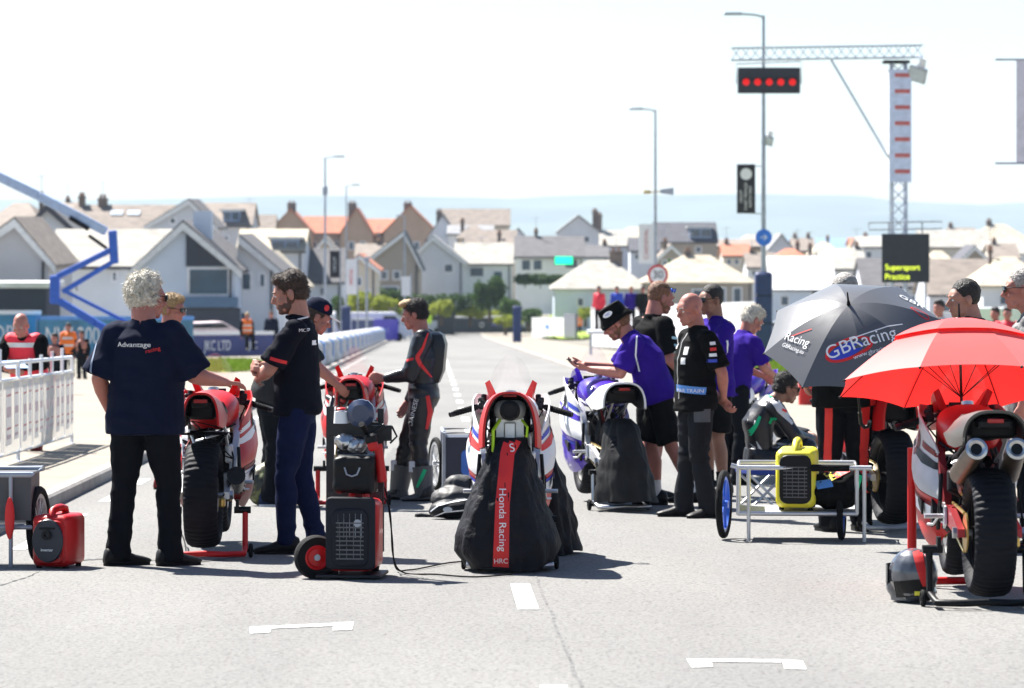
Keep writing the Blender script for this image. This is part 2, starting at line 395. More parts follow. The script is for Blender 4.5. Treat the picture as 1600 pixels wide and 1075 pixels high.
    for i, s_ in enumerate('LR'):
        fy = R(feet[i]); f = V((-math.sin(fy), math.cos(fy), 0)); fdir[s_] = f; a = J['an' + s_]
        base = V((a.x, a.y, max(0, a.z - .085 * k))); tilt = 0
        if base.z > .02: tilt = 1
        sd_ = V((f.y, -f.x, 0)); sb = MB(); rs = []
        up = V((0, 0, 1)); ff = f
        if tilt: ff = (f * .55 - up * .83).normalized() if (pose or {}).get('tip' + s_) else f
        u2 = sd_.cross(ff)
        for y, hw, z0, h in ((-.085, .024, .012, .05), (-.075, .036, .003, .095), (-.04, .040, .002, .115), (.01, .040, .002, .105), (.05, .043, .002, .08), (.10, .049, .002, .058), (.15, .046, .004, .046), (.185, .032, .010, .034), (.198, .012, .016, .026)):
            rs.append([base + (ff * y + sd_ * (hw * math.cos(t)) + u2 * ((z0 + h) / 2 + (h - z0) / 2 * math.sin(t))) * k * 1.08 for t in [2 * math.pi * q / 14 for q in range(14)]])
        sb.loft(rs); sh = sb.obj("shoe", shoe or black, root, 60)
        sl = MB(); sl.loft([[base + (ff * y + sd_ * x + u2 * z) * k for x, y in [(hw * cxx, yy) for cxx, yy, hw in ((1, -.07, .038), (1, .0, .04), (1, .09, .05), (1, .15, .047), (.6, .197, .045), (-.6, .197, .045), (-1, .15, .047), (-1, .09, .05), (-1, 0, .04), (-1, -.07, .038), (-.5, -.09, .036), (.5, -.09, .036))]] for z in (-.002, .02)])
        sl.obj("sole", sole or rubber, sh, 40)
        if sock:
            q = MB(); q.cyl(a + V((0, 0, -.01)), J['an' + s_].lerp(J['kn' + s_], .3), .043 * k, .049 * k, 14); q.obj("sock", sock, root, 50)
    # trousers / shorts
    if leg:
        q = MB(); q.loft(torso_rings(J, [(-.16, .12 * fk, .09 * fk, 0), (-.02, .17 * fk, .115 * fk, 0), (.12, .165 * fk, .11 * fk, 0), (.22, .15 * fk, .105 * fk, 0)]))
        for s_ in 'LR':
            h, kn, an = J['hip' + s_], J['kn' + s_], J['an' + s_]
            q.cap(h, h.lerp(kn, .5), .098 * k * fk, .088 * k * fk)
            if lk == 'long': q.cap(h.lerp(kn, .5), kn, .088 * k * fk, .074 * k); q.cap(kn, kn.lerp(an, .5), .074 * k, .071 * k); q.cyl(kn.lerp(an, .5), an.lerp(kn, -.12 if lk == 'long' else .05), .071 * k, .072 * k, 14)
            elif lk == 'tight': q.cap(h.lerp(kn, .5), kn, .085 * k * fk, .064 * k); q.cap(kn, kn.lerp(an, .35), .064 * k, .067 * k); q.cyl(kn.lerp(an, .35), an.lerp(kn, -.05), .067 * k, .054 * k, 14)
            else: q.cyl(h.lerp(kn, .45), kn.lerp(h, .1), .094 * k * fk, .098 * k * fk, 16)
        tr = q.organic("shorts" if lk == 'short' else "trousers", leg, root, vox * 1.15, 3, folds(J, .010, seed))
    else: tr = None
    # top
    shirt = None
    if top:
        q = MB(); b = fat; lo = hem
        if tk == 'leathers': sp = [(-.05, .165 * fk, .12 * fk, 0), (.12, .15 * fk, .11 * fk, 0), (.3, .15 * fk, .11 * fk, 0), (.6, .178 * fk, .13 * fk, -.01), (.85, .165, .11, -.012), (.97, .10, .075, -.01), (1.03, .072, .07, 0)]
        else: sp = [(lo, .178 * b, .135 * b, .01 * b), (0, .178 * b, .135 * b, .02 * (b - 1)), (.3, .165 * b, .13 * b, .06 * (b - 1)), (.6, .18 * fk, .135 * fk, .02 * (b - 1)), (.85, .165 * fk, .11 * fk, 0), (.95, .105, .08, 0), (1.0, .078, .072, 0), (1.05, .066, .068, .004)]
        q.loft(torso_rings(J, [(t, w * k, d * k, o * k) for t, w, d, o in sp]))
        for s_ in 'LR':
            s0, e0, w0 = J['sh' + s_], J['el' + s_], J['wr' + s_]
            q.cap(J['neck'] - V((0, 0, .045 * k)), s0 - V((0, 0, .012)), .056 * k, .062 * k * fk)
            if tk == 'tee': q.cyl(s0.lerp(e0, .1), s0.lerp(e0, .84), .066 * k * fk, .076 * k * fk, 16)
            elif tk == 'wide': q.cap(s0, s0.lerp(e0, .3), .068 * k * fk, .076 * k * fk); q.cyl(s0.lerp(e0, .25), s0.lerp(e0, .92), .074 * k * fk, .102 * k * fk, 16)
            else: q.cap(s0, e0, .072 * k * fk, .058 * k * fk); q.cap(e0, e0.lerp(w0, .4), .058 * k, .054 * k); q.cyl(e0.lerp(w0, .4), w0.lerp(e0, .03), .054 * k, .04 * k, 14)
        shirt = q.organic({"tee": "shirt", "wide": "shirt", "leathers": "racing_suit_top"}.get(tk, "jacket"), top, root, vox * 1.15, 3, folds(J, .012 if tk != 'leathers' else .008, seed + 3))
        if inner:
            q = MB(); q.loft(torso_rings(J, [(t, w * k * b, d * k * b, 0) for t, w, d in ((.0, .19, .155), (.3, .185, .15), (.6, .198, .155), (.85, .165, .125), (.97, .11, .09))]))
            for s_ in 'LR': q.cap(J['neck'] - V((0, 0, .05 * k)), J['sh' + s_].lerp(J['neck'], .25), .066 * k, .086 * k)
            vo = q.organic("hi_vis_vest", inner, root, vox * 1.15, 3, folds(J, .006, seed + 9)); M_ = plane_m(V((0, .8, 1.15 * k)), (-1, 0, 0), (0, 0, 1)); M2_ = plane_m(V((0, -.8, 1.15 * k)), (1, 0, 0), (0, 0, 1))
            for MM in (M_, M2_):
                for zz in (-.06, .12): decal(ribbon([(-.18, zz), (.18, zz)], .05, 24), vo, MM, mat("reflective_tape", (.75, .75, .72), .4), vo, "reflective_band", .006)
            shirt = vo
    # face
    if face:
        for s_ in (-1, 1):
            if not glasses == 'sun':
                e = MB(); e.ell(hd(s_ * .031, .0835, .004), tuple(x * k for x in (.014, .010, .008)), hm); eo = e.obj("eye", eyew, root, 60)
                e = MB(); e.ell(hd(s_ * .031, .0915, .004), .0055 * k); e.obj("iris", eyed, eo, 60)
            e = MB(); e.tube([hd(s_ * .016, .0975, .026), hd(s_ * .033, .0985, .031), hd(s_ * .05, .088, .026)], [.004 * k, .005 * k, .003 * k], 6)
            e.obj("eyebrow", hair or hair_m['brown'], root, 60)
        e = MB(); e.ell(hd(0, .0965, -.0585), tuple(x * k for x in (.021, .006, .003)), hm); e.ell(hd(0, .0945, -.067), tuple(x * k for x in (.018, .006, .004)), hm); e.obj("mouth", lipm, root, 60)
    if glasses:
        dz, dy = (.006, 0) if glasses == 'sun' else (.075, -.012)
        tl = -.0 if glasses == 'sun' else .35
        g = MB()
        for s_ in (-1, 1):
            g.tube([hd(s_ * .062, .092 + dy, .010 + dz), hd(s_ * .082, .05 + dy, .012 + dz), hd(s_ * .084, -.01 + dy, .006 + dz)], .003 * k, 6)
        g.tube([hd(-.064, .094 + dy, .018 + dz), hd(0, .112 + dy, .020 + dz), hd(.064, .094 + dy, .018 + dz)], .0035 * k, 6)
        go = g.obj("sunglasses", black, root, 60)
        for s_ in (-1, 1):
            g = MB(); g.ell(hd(s_ * .034, .100 + dy, .002 + dz), tuple(x * k for x in (.031, .009, .020)), hm @ Matrix.Rotation(R(-s_ * 14), 3, 'Z')); g.obj("lens", lens_m if glasses != 'sun' else darkglass, go, 60)
    if beard:
        g = MB(); El = lambda c, r: g.ell(hd(*c), tuple(a * hq for a in r), hm)
        El((0, .033, -.060), (.0602, .0605, .054)); El((0, .072, -.091), (.0235, .022, .0175)); El((0, .0, -.03), (.069, .045, .045))
        g.organic("beard", beard, root, vox * .8, 1, clump_disp(.003, 40, 3))
    hk_m = hair or hair_m['brown']
    if hk not in ('bald',):
        g = MB(); El = lambda c, r: g.ell(hd(*c), tuple(a * hq for a in r), hm, 20, 14); rr = random.Random(seed)
        if hk == 'short': El((0, -.022, .052), (.083, .094, .086)); El((0, -.045, .0), (.079, .068, .062)); El((0, .03, .095), (.062, .055, .036))
        if hk == 'crop': El((0, -.02, .044), (.0785, .093, .086)); El((0, -.035, .008), (.0775, .07, .06))
        if hk == 'fringe':
            El((0, -.022, .052), (.083, .094, .086)); El((0, -.045, -.005), (.079, .068, .062)); El((0, .05, .098), (.066, .058, .036)); El((.02, .085, .085), (.035, .028, .024))
        if hk == 'curly':
            El((0, -.03, .045), (.088, .092, .09)); El((0, -.05, -.01), (.084, .065, .07))
            for i in range(230):
                a = rr.uniform(0, 6.283); b = math.acos(rr.uniform(-.75, 1)); x, y, z = math.sin(b) * math.cos(a), math.sin(b) * math.sin(a), math.cos(b)
                if y > .45 and z < .5: continue
                g.ell(hd(x * .094, -.026 + y * .098, .035 + z * .103), rr.uniform(.012, .022) * k, u=8, v=6)
        if hk in ('cap', 'bucket'): El((0, -.04, -.005), (.079, .07, .06)); El((0, -.015, .03), (.078, .09, .05))
        ho_ = g.organic("hair", hk_m, root, vox * .75, 1, clump_disp({'crop': .0015, 'curly': .006}.get(hk, .0035), 42, seed))
    if face and hk != 'bald' and vox < .01: strands(ho_, 2600 if hk != 'crop' else 1500, {'curly': .030, 'short': .022, 'crop': .008}.get(hk, .014), seed, {'curly': .1}.get(hk, .6))
    if beard and vox < .01: strands([o for o in root.children if o.name.startswith('beard')][0], 900, .008, seed)
    return root, J, body, shirt, tr, hd, hm, k
def strands(o, n, L, seed, down=.6, w=.0016):
    me = o.data; rr = random.Random(seed); bm = bmesh.new(); bm.from_mesh(me); fs = list(bm.faces)
    for i in range(n):
        f = fs[rr.randrange(len(fs))]; c = f.calc_center_median(); nn = f.normal
        t = V((rr.gauss(0, .6), rr.gauss(0, .6), -down + rr.gauss(0, .5))); t = (t - nn * t.dot(nn) + nn * rr.uniform(.15, .55)).normalized(); l = L * rr.uniform(.5, 1.3); s_ = t.cross(nn).normalized() * w
        a = c - nn * .001; m_ = a + t * l * .55 + nn * l * .12; e = a + t * l
        v = [bm.verts.new(p) for p in (a - s_, a + s_, m_ + s_ * .8, m_ - s_ * .8, e)]; bm.faces.new(v[:4]); bm.faces.new([v[3], v[2], v[4]])
    bm.to_mesh(me); bm.free()
# ------------------------------------------------------------------ wheels and bikes
def wheel(root, name, c, Rt, hw, warm=True, disc_s=1, seed=0, rimm=None, skew=0):
    o = bpy.data.objects.new(name, None); S.collection.objects.link(o); o.parent = root; c = V(c)
    N = 312 if warm else 96
    def wr(t, u, r):
        if r < Rt * .78: return 0
        return .0055 * math.sin(t * 52 + 3 * noise.noise(V((t * 2, u * 20, seed)))) * (1 if abs(u) > hw * .45 else .55) * (.6 + .8 * abs(noise.noise(V((t * 3, seed, 1)))))+ .003 * noise.noise(V((t * 8, u * 30, seed)))
    prof = [(-hw * .55, Rt * .70), (-hw * .86, Rt * .76), (-hw, Rt * .855), (-hw * .9, Rt * .925), (-hw * .66, Rt * .972), (-hw * .33, Rt * .993), (0, Rt), (hw * .33, Rt * .993), (hw * .66, Rt * .972), (hw * .9, Rt * .925), (hw, Rt * .855), (hw * .86, Rt * .76), (hw * .55, Rt * .70)]
    m = MB().lathe(prof, c, n=N if warm else 48, f=wr if warm else None); m.obj("tyre_warmer" if warm else "tyre", warmer if warm else rubber, o, 50)
    r = MB(); r.lathe([(-hw * .6, Rt * .74), (-hw * .6, Rt * .66), (-hw * .35, Rt * .63), (hw * .35, Rt * .63), (hw * .6, Rt * .66), (hw * .6, Rt * .74)], c, n=40)
    for i in range(5):
        t = 2 * math.pi * i / 5 + .3; d = V((0, math.cos(t), math.sin(t))); r.cap(c + d * .04, c + d * Rt * .66, .02, .013, 8)
    r.cyl(c - V((hw * .8, 0, 0)), c + V((hw * .8, 0, 0)), .035, n=16); r.obj("rim", rimm or black, o)
    for s_ in ((-1, 1) if disc_s == 2 else (disc_s,)):
        d = MB(); x = s_ * hw * .72; Rd = Rt * .47
        d.lathe([(x, Rd), (x + .005 * s_, Rd), (x + .005 * s_, Rd * .72), (x, Rd * .72)], c, n=40); d.obj("brake_disc", steel, o)
    return o
def scheme(**k):
    d = dict(tail=redp, tailin=black, side=redp, belly=redp, upper=redp, tank=redp, exhaust='none', cover=None, tailh=(.72, 1.02), tailw=.15, seat=black, rimm=black, lip=redp, stand=redp, warm=True, bars=1, dy=0)
    d.update(k); return d
def interp(x, xs, ys):
    for a, b, c, e in zip(xs, xs[1:], ys, ys[1:]):
        if x <= b: return c + (e - c) * max(0, (x - a)) / (b - a)
    return ys[-1]
def bike(label, loc, rz, sc, seed=0):
    root = empty("racing_motorcycle", loc, rz, label, "motorcycle", "race motorcycles on the grid"); c = scheme(**sc)
    AX = .385; lift = .05
    rw = wheel(root, "rear_wheel", (0, 0, AX), .335, .110, c['warm'], 1, seed, c['rimm'])
    s_ = MB(); x = -.118   # sprocket and chain on the left
    s_.lathe([(x, .105), (x - .008, .105), (x - .008, .03), (x, .03)], (0, 0, AX), n=40, f=lambda t, u, r: .005 * math.sin(t * 38) if r > .1 else 0); s_.obj("sprocket", gold, rw)
    fw = wheel(root, "front_wheel", (0, 1.43, .335), .305, .072, c['warm'], 2, seed + 5, c['rimm'])
    q = MB()
    for s in (-1, 1):
        q.loft([[V((s * .15 + dx, y, z + dz)) for dx, dz in ((-.018, -h), (.018, -h), (.018, h), (-.018, h))] for y, z, h in ((-.05, AX, .022), (.06, AX + .01, .035), (.3, AX + .05, .05), (.55, AX + .06, .05))])
    q.box((0, .42, AX + .06), (.30, .12, .10)); q.obj("swingarm", alu if c.get('swing') is None else c['swing'], root)
    q = MB(); q.cyl((-.165, 0, AX), (.165, 0, AX), .018, n=10); q.cyl((-.16, 0, AX), (-.19, 0, AX), .032, n=6); q.cyl((.16, 0, AX), (.19, 0, AX), .032, n=6); q.obj("axle_nut", steel, root)
    q = MB(); q.tube([(-.126, .02, AX + .10), (-.126, .5, AX + .12)], .009, 6); q.tube([(-.126, .02, AX - .10), (-.126, .5, AX - .02)], .009, 6); q.obj("chain", gold, root)
    q = MB(); q.grid(lambda u, v: V((.07 * math.cos(math.pi * v), .36 * math.cos(R(10 + 60 * u)), AX + (.345 + .012 * math.sin(math.pi * v)) * math.sin(R(10 + 60 * u)))), 10, 8).thick(.004).obj("hugger", black, root)
    q = MB(); q.rbox((.125, -.10, AX - .04), (.04, .09, .06), .015); q.obj("rear_caliper", gold, root)
    q = MB(); q.tube([(.13, -.08, AX), (.17, .2, AX + .08), (.16, .45, .6), (.1, .5, .8)], .006, 6); q.obj("brake_hose", black, root)
    for s in (-1, 1):
        q = MB(); q.rbox((s * .075, 1.33, .30), (.035, .07, .10), .012); q.obj("front_caliper", gold, root)
        q = MB(); q.tube([(s * .10, .0, .90), (s * .115, .35, .78), (s * .12, .62, .72)], .012); q.tube([(s * .115, .35, .78), (s * .13, .58, .55)], .01); q.obj("rear_subframe", grime if s < 0 else alu, root)
    # engine and frame
    q = MB(); q.rbox((0, .80, .50), (.34, .42, .34), .05); q.rbox((0, .98, .62), (.30, .22, .22), .04); q.cyl((-.22, .72, .44), (.22, .72, .44), .085, n=20); q.cyl((-.20, .92, .40), (.20, .92, .40), .06, n=20)
    q.cyl((0, .45, .50), (0, .60, .80), .035, n=12)
    for i in range(7): q.torus((0, .455 + .02 * i, .52 + .036 * i), .045, .009, V((0, .15, .30)), 16, 6)
    rr = random.Random(seed)
    for i in range(10): q.tube([(rr.uniform(-.14, .14), .45, rr.uniform(.45, .8)), (rr.uniform(-.18, .18), .55, rr.uniform(.5, .85)), (rr.uniform(-.2, .2), .75, rr.uniform(.5, .85))], .007, 6)
    q.obj("engine", grime, root)
    q = MB()
    for s in (-1, 1): q.loft([[V((s * w + dx, y, z + dz)) for dx, dz in ((-.02, -h), (.02, -h), (.02, h), (-.02, h))] for y, z, w, h in ((.52, .48, .15, .06), (.62, .68, .17, .05), (.85, .80, .15, .05), (1.12, .88, .06, .06))])
    q.obj("frame", alu if c.get('fr') is None else c['fr'], root)
    for nm_, mm_, n_ in (("wiring_loom", black, 7), ("hose", grime, 4), ("linkage", alu, 4), ("sensor_cable", redd, 2)):
        q = MB(); p = V((rr.uniform(-.13, .13), .25, rr.uniform(.55, .8)))
        pts = [p]
        for i in range(n_ + 2): pts.append(V((rr.uniform(-.17, .17), .22 + .05 * i + rr.uniform(-.03, .05), rr.uniform(.42, .84))))
        q.tube(pts, {"hose": .014, "linkage": .012}.get(nm_, .006), 6); q.obj(nm_, mm_, root)
    for s in (-1, 1):
        q = MB(); q.rbox((s * .13, .50, .62), (.05, .10, .12), .015); q.cyl((s * .17, .50, .45), (s * .20, .50, .45), .045, n=16); q.cyl((s * .16, .62, .56), (s * .185, .62, .56), .06, n=18); q.obj("frame_casting", alu if s > 0 else grime, root)
        q = MB(); q.tube([(s * .2, .56, .36), (s * .2, .46, .52), (s * .19, .5, .66)], .012); q.obj("heel_guard", grime, root)
    # fairings
    ys = [.56, .70, .86, 1.05, 1.25, 1.45]; zt = [.70, .82, .90, .96, 1.0, .98]; zb = [.34, .27, .24, .26, .42, .66]; wx = [.17, .225, .262, .275, .25, .14]
    for s in (-1, 1):
        def fn(t0, t1, bul=1.0):
            def f(u, v):
                y = .56 + .89 * u; t = t0 + (t1 - t0) * v; z0 = interp(y, ys, zb); z1 = interp(y, ys, zt); w = interp(y, ys, wx)
                if u < .08: y += .10 * abs(t - .5)
                return V((s * (w * (1 - .55 * max(0, (.35 - t)) ** 1.3 * 1.6 - .35 * max(0, t - .6)) + .012 * math.sin(t * 14)), y, z0 + (z1 - z0) * t))
            return f
        MB().grid(fn(0, .46), 14, 7).thick(.008).obj("lower_fairing", c['belly'], root)
        sf = MB().grid(fn(.47, 1), 14, 7).thick(.008).obj("side_fairing", c['side'], root); lf = [o for o in root.children if o.name.startswith('lower_fairing')][-1]
        Ms = lambda y, z: plane_m(V((s * .9, y, z)), (0, s, 0), (0, 0, 1)); alt = redt if c['side'] != redp else whitet
        decal(ribbon([(-.38 * s, -.03), (-.1 * s, .02), (.3 * s, .10)], [.03, .05, .02], 40), sf, Ms(.95, .70), c.get('g1', alt), sf, "stripe"); decal(ribbon([(-.30 * s, .05), (-.02 * s, .10)], .035, 30), sf, Ms(.95, .70), c.get('g2', bluet), sf, "stripe"); decal(disc(.12 * s, .02, .07, .07), sf, Ms(.95, .78), c.get('g3', black), sf, "number_roundel"); decal_text(str(c.get('no', 6)), .11, sf, Ms(.95 + .12, .80) if s > 0 else Ms(.95 + .12, .80), whitet, sf, "number", off=.01)
        decal(ribbon([(-.3 * s, .0), (.25 * s, .07)], .07, 30), lf, Ms(.9, .42), c.get('g4', whitet), lf, "stripe"); decal(ribbon([(-.22 * s, .06), (.2 * s, .11)], .02, 30), lf, Ms(.9, .42), c.get('g2', bluet), lf, "stripe")
        q = MB(); q.prism([(0, 0), (.16, .06), (.16, .10), (0, .07)], .012, Matrix.Translation((s * .262, .8, .42)) @ Matrix.Rotation(R(90), 4, 'Y') @ Matrix.Rotation(R(90), 4, 'Z')); q.obj("fairing_vent", black, root)
    q = MB()
    q.grid(lambda u, v: V(((.20 - .13 * u * u) * math.cos(math.pi * v), 1.22 + .48 * u - .1 * math.sin(math.pi * v) * (1 - u), .86 + (.13 - .07 * u) * math.sin(math.pi * v) - .03 * u)), 9, 14).thick(.008).obj("nose_fairing", c['upper'], root)
    for s in (-1, 1):   # raised lips beside the screen
        q = MB(); q.loft([[V((s * a, y, z)) for a, y, z in ((x0, y0, z0), (x0 + .055, y0, z0 + .01), (x1 + .03, y1, z1), (x1, y1, z1 + .02))] for x0, y0, z0, x1, y1, z1 in ((.075, 1.10, .965, .135, 1.06, 1.075), (.085, 1.2, .955, .13, 1.2, 1.05), (.07, 1.42, .93, .11, 1.42, .97))]); q.obj("screen_surround", c['lip'], root)
    hgt = c.get('screenh', .235)
    MB().grid(lambda u, v: V(((.138 - .03 * u) * math.cos(math.pi * v), 1.06 + .42 * u, .99 + (hgt * (1 - u) ** .8 + .03) * math.sin(math.pi * v))), 10, 20).thick(.003).obj("windscreen", glassm, root, 60)
    # tank and seat
    q = MB()
    q.loft([[V((w * math.copysign(abs(math.cos(t)) ** .8, math.cos(t)), y, z0 + (z1 - z0) * (.5 + .5 * math.copysign(abs(math.sin(t)) ** .8, math.sin(t))))) for t in [2 * math.pi * i / 20 for i in range(20)]]
            for y, w, z0, z1 in ((.50, .07, .84, .90), (.56, .12, .78, .93), (.68, .155, .76, .985), (.82, .175, .76, 1.02), (.95, .165, .78, 1.01), (1.06, .12, .82, .96), (1.10, .05, .86, .92))]).obj("fuel_tank", c['tank'], root, 60)
    q = MB(); q.cyl((0, .88, 1.01), (0, .885, 1.03), .035, n=20); q.obj("filler_cap", steel, root)
    z0, z1 = c['tailh']; tw = c['tailw']
    def arch(rad, y, w, zl, zh, n=22):
        return [V((w * math.copysign(abs(math.cos(t)) ** .7, math.cos(t)) * (1 + .0 * t), y, zl + (zh - zl) * abs(math.sin(t)) ** .75)) for t in [math.pi * i / n for i in range(n + 1)]]
    def arch_part(name, m, k, th, y0=-.26, dz=0):
        secs = ((y0, tw * .86 * k, z0 + .02, z1 * 1 + (k - 1) * .1), (y0 + .12, tw * k, z0, z1 - .005 + (k - 1) * .1), (.12, tw * 1.0 * k, z0 - .0, z1 - .03 + (k - 1) * .1), (.40, tw * .95 * k, z0 + .04, z1 - .14 + (k - 1) * .1))
        q = MB(); q.loft([arch(1, y, w, a, b) for y, w, a, b in secs], cap=False, closed=False); q.thick(th); return q.obj(name, m, root, 50)
    arch_part("tail_cowl", c['tail'], 1.0, .014); arch_part("tail_lining", c['tailin'], .9, .008, -.245)
    q = MB(); q.rbox((0, .16 if c["exhaust"] == "centre" else .06, (z0 + z1) / 2 + .0), (tw * 1.3, .4, (z1 - z0) * .55), .03); q.rbox((0, .05 if c["exhaust"] == "centre" else -.1, z1 - .075), (tw * .9, .3, .05), .02); q.tube([(-tw * .7, .1, z0 + .1), (0, .1, z0 + .05), (tw * .7, .1, z0 + .1)], .01); q.obj("seat_subframe", black, root)
    q = MB(); q.loft([[V((w * math.cos(t), y, z + h * math.sin(t))) for t in [2 * math.pi * i / 16 for i in range(16)]] for y, w, z, h in ((.08, .06, z1 - .08, .03), (.14, .13, z1 - .10, .045), (.32, .135, z1 - .15, .045), (.5, .10, z1 - .15, .04))]).obj("seat", c['seat'], root, 60)
    q = MB(); q.rbox((0, -.262 if c['exhaust'] != 'centre' else -.2, z1 - (.055 if c['exhaust'] != 'centre' else .028)), (.085, .02, .022 if c['exhaust'] != 'centre' else .012), .005, axis='Y'); q.obj("rain_light", mat("rain_light", (.35, .01, .01), .3), root)
    # forks, bars
    q = MB()
    for s in (-1, 1): q.cyl((s * .105, 1.18, .97), (s * .105, 1.42, .36), .026, .024, 14); q.cyl((s * .105, 1.17, .985), (s * .105, 1.20, .90), .029, n=14)
    q.obj("fork", gold if c.get('fork') is None else c['fork'], root)
    q = MB(); q.rbox((0, 1.16, .975), (.27, .07, .03), .03); q.box((0, 1.22, .98), (.12, .03, .06)); q.obj("top_yoke", grime, root)
    q = MB(); q.grid(lambda u, v: V((.085 * math.cos(math.pi * v) * 1.0, 1.43 + .33 * math.cos(R(20 + 120 * u)), .335 + (.33 + .012 * math.sin(math.pi * v)) * math.sin(R(20 + 120 * u)))), 14, 8).thick(.005).obj("front_mudguard", c['upper'], root)
    for s in (-1, 1):
        hb = bpy.data.objects.new("handlebar", None); S.collection.objects.link(hb); hb.parent = root
        a = V((s * .13, 1.13, .945)); b = V((s * .36, 1.00, .885)); d = (b - a).normalized()
        q = MB(); q.cyl(a - d * .03, b, .012, n=10); q.rbox(a + d * .06, (.05, .05, .05), .012); q.rbox(a + d * .07 + V((0, .01, .035)), (.04, .03, .035), .01); q.cyl(a + d * .05 + V((0, .03, .02)), a + d * .05 + V((0, .05, .06)), .018, n=10); q.obj("bar", grime, hb)
        q = MB(); q.cyl(a + d * .10, b, .0185, .0185, 14)
        for i in range(8): q.torus(a + d * (.115 + .018 * i), .018, .003, d, 14, 5)
        q.obj("grip", rubber, hb); q = MB(); q.cyl(b, b + d * .03, .02, .016, 12); q.tube([b + d * .02, b + d * .025 + V((0, .05, 0)), b + V((0, .12, .0)) - d * .05], .009); q.obj("lever_guard", grime, hb)
        q = MB(); q.tube([a + d * .08 + V((0, .03, .01)), a + d * .12 + V((0, .06, .008)), b + V((0, .055, .004)) - d * .02], [.007, .006, .005], 8); q.ell(b + V((0, .055, .004)) - d * .02, .009, u=8, v=6); q.obj("lever", alu, hb)
        q = MB(); q.prism([(0, 0), (.07, -.03), (.13, .05), (.10, .11), (.02, .09)], .012, Matrix.Translation((s * .185, .38, .40)) @ Matrix.Rotation(R(90), 4, 'Y') @ Matrix.Rotation(R(90), 4, 'Z'))
        q.cyl((s * .19, .42, .44), (s * .29, .41, .44), .013, n=10); q.tube([(s * .21, .46, .43), (s * .22, .6, .38), (s * .25, .62, .38)], .007); q.obj("footpeg", alu, root)
    q = MB(); q.tube([(.1, 1.15, .94), (.2, 1.1, .9), (.15, 1.2, .8), (.05, 1.2, .75)], .006, 6); q.obj("cable", black, root); q = MB(); q.tube([(-.1, 1.15, .94), (-.19, 1.12, .88), (-.12, 1.2, .8)], .006, 6); q.obj("cable", black, root)
    ex = c['exhaust']
    if ex == 'centre':
        q = MB(); zc = z0 + .235
        q.rbox((0, .0, zc), (.19, .38, .115), .05, axis='Y'); q.obj("silencer", mat("satin_silencer", (.42, .41, .39), .4, .25, bump=.1), root, 50)
        e = MB(); e.lathe([(-.05, .058), (-.03, .062), (-.03, .042), (-.055, .044)], (0, -.19, zc), V((0, 1, 0)), 24); e.cyl((0, -.225, zc), (0, -.18, zc), .048, n=20); e.obj("silencer_outlet", black, root)
        q = MB(); q.box((0, -.08, zc - .12), (.165, .06, .14)); q.rbox((0, -.13, zc - .14), (.07, .05, .13), .01); q.obj("tail_bracket", alu, root)
        q = MB(); q.tube([(-.06, -.1, zc - .06), (-.10, -.2, zc - .12), (-.10, -.22, zc - .24), (-.04, -.2, zc - .27)], .011); q.obj("hose", limep, root); q = MB(); q.tube([(.07, -.1, zc - .06), (.105, -.2, zc - .1), (.10, -.2, zc - .16)], .008); q.obj("hose", limep, root)
        q = MB(); q.tube([(0, .1, zc - .1), (.06, -.05, zc - .18), (.11, -.12, zc - .24), (.13, -.05, zc - .36)], .018); q.obj("exhaust_pipe", grime, root)
    if ex == 'twin':
        for s in (-1, 1):
            q = MB(); a = V((s * .105, -.30, z0 + .0)); b = V((s * .13, .18, z0 - .16)); q.cyl(a, b, .050, .055, 24); q.obj("silencer", mat("titanium_can", (.13, .095, .07), .4, .8, var=.3, vs=9), root, 40)
            e = MB(); d = (a - b).normalized(); e.lathe([(0, .050), (.012, .058), (.018, .044), (.006, .030), (-.03, .028)], a, d, 28, closed=False); e.cyl(a + d * .001, a + d * .002, .030, n=20); e.obj("silencer_outlet", steel, root)
            e = MB(); e.cyl(a - d * .02, a - d * .025, .0, .0, 3) if False else e.cyl(a + d * .004, a + d * .006, .03, n=20); e.obj("silencer_bore", black, root)
        q = MB(); q.tube([(-.13, .18, z0 - .16), (-.1, .3, z0 - .25), (0, .5, .5)], .028); q.tube([(.13, .18, z0 - .16), (.1, .3, z0 - .25), (0, .5, .5)], .028); q.obj("exhaust_pipe", grime, root)
    if ex == 'low':
        q = MB(); q.cyl((.20, .12, .50), (.17, .55, .40), .06, .05, 20); q.obj("silencer", grime, root)
    return root
def paddock(label, loc, rz, m, xw=.235, front=False, arm=.26, curve=.0):
    root = empty("paddock_stand", loc, rz, label, "stand", "paddock stands under the bikes"); q = MB()
    hgt = .30
    q.tube([(-xw, .0, hgt), (-xw, -.02, .07), (-xw, -arm, .045), (-xw * .5, -arm - .03, .045 + curve), (0, -arm - .04, .05 + curve), (xw * .5, -arm - .03, .045 + curve), (xw, -arm, .045), (xw, -.02, .07), (xw, 0, hgt)], .019, 10); q.obj("tube_frame", m, root, 60)
    for s in (-1, 1):
        w = MB(); w.torus((s * (xw + .035), -.02, .045), .032, .014, n=18); w.cyl((s * xw, -.02, .045), (s * (xw + .05), -.02, .045), .012, n=8); w.obj("castor", rubber, root)
        w = MB(); w.cyl((s * xw - .07 * s, 0, hgt), (s * xw + .035 * s, 0, hgt), .022, n=12); w.box((s * (xw - .05), 0, hgt + .03), (.02, .05, .07)); w.obj("lifting_hook", black, root)
    return root
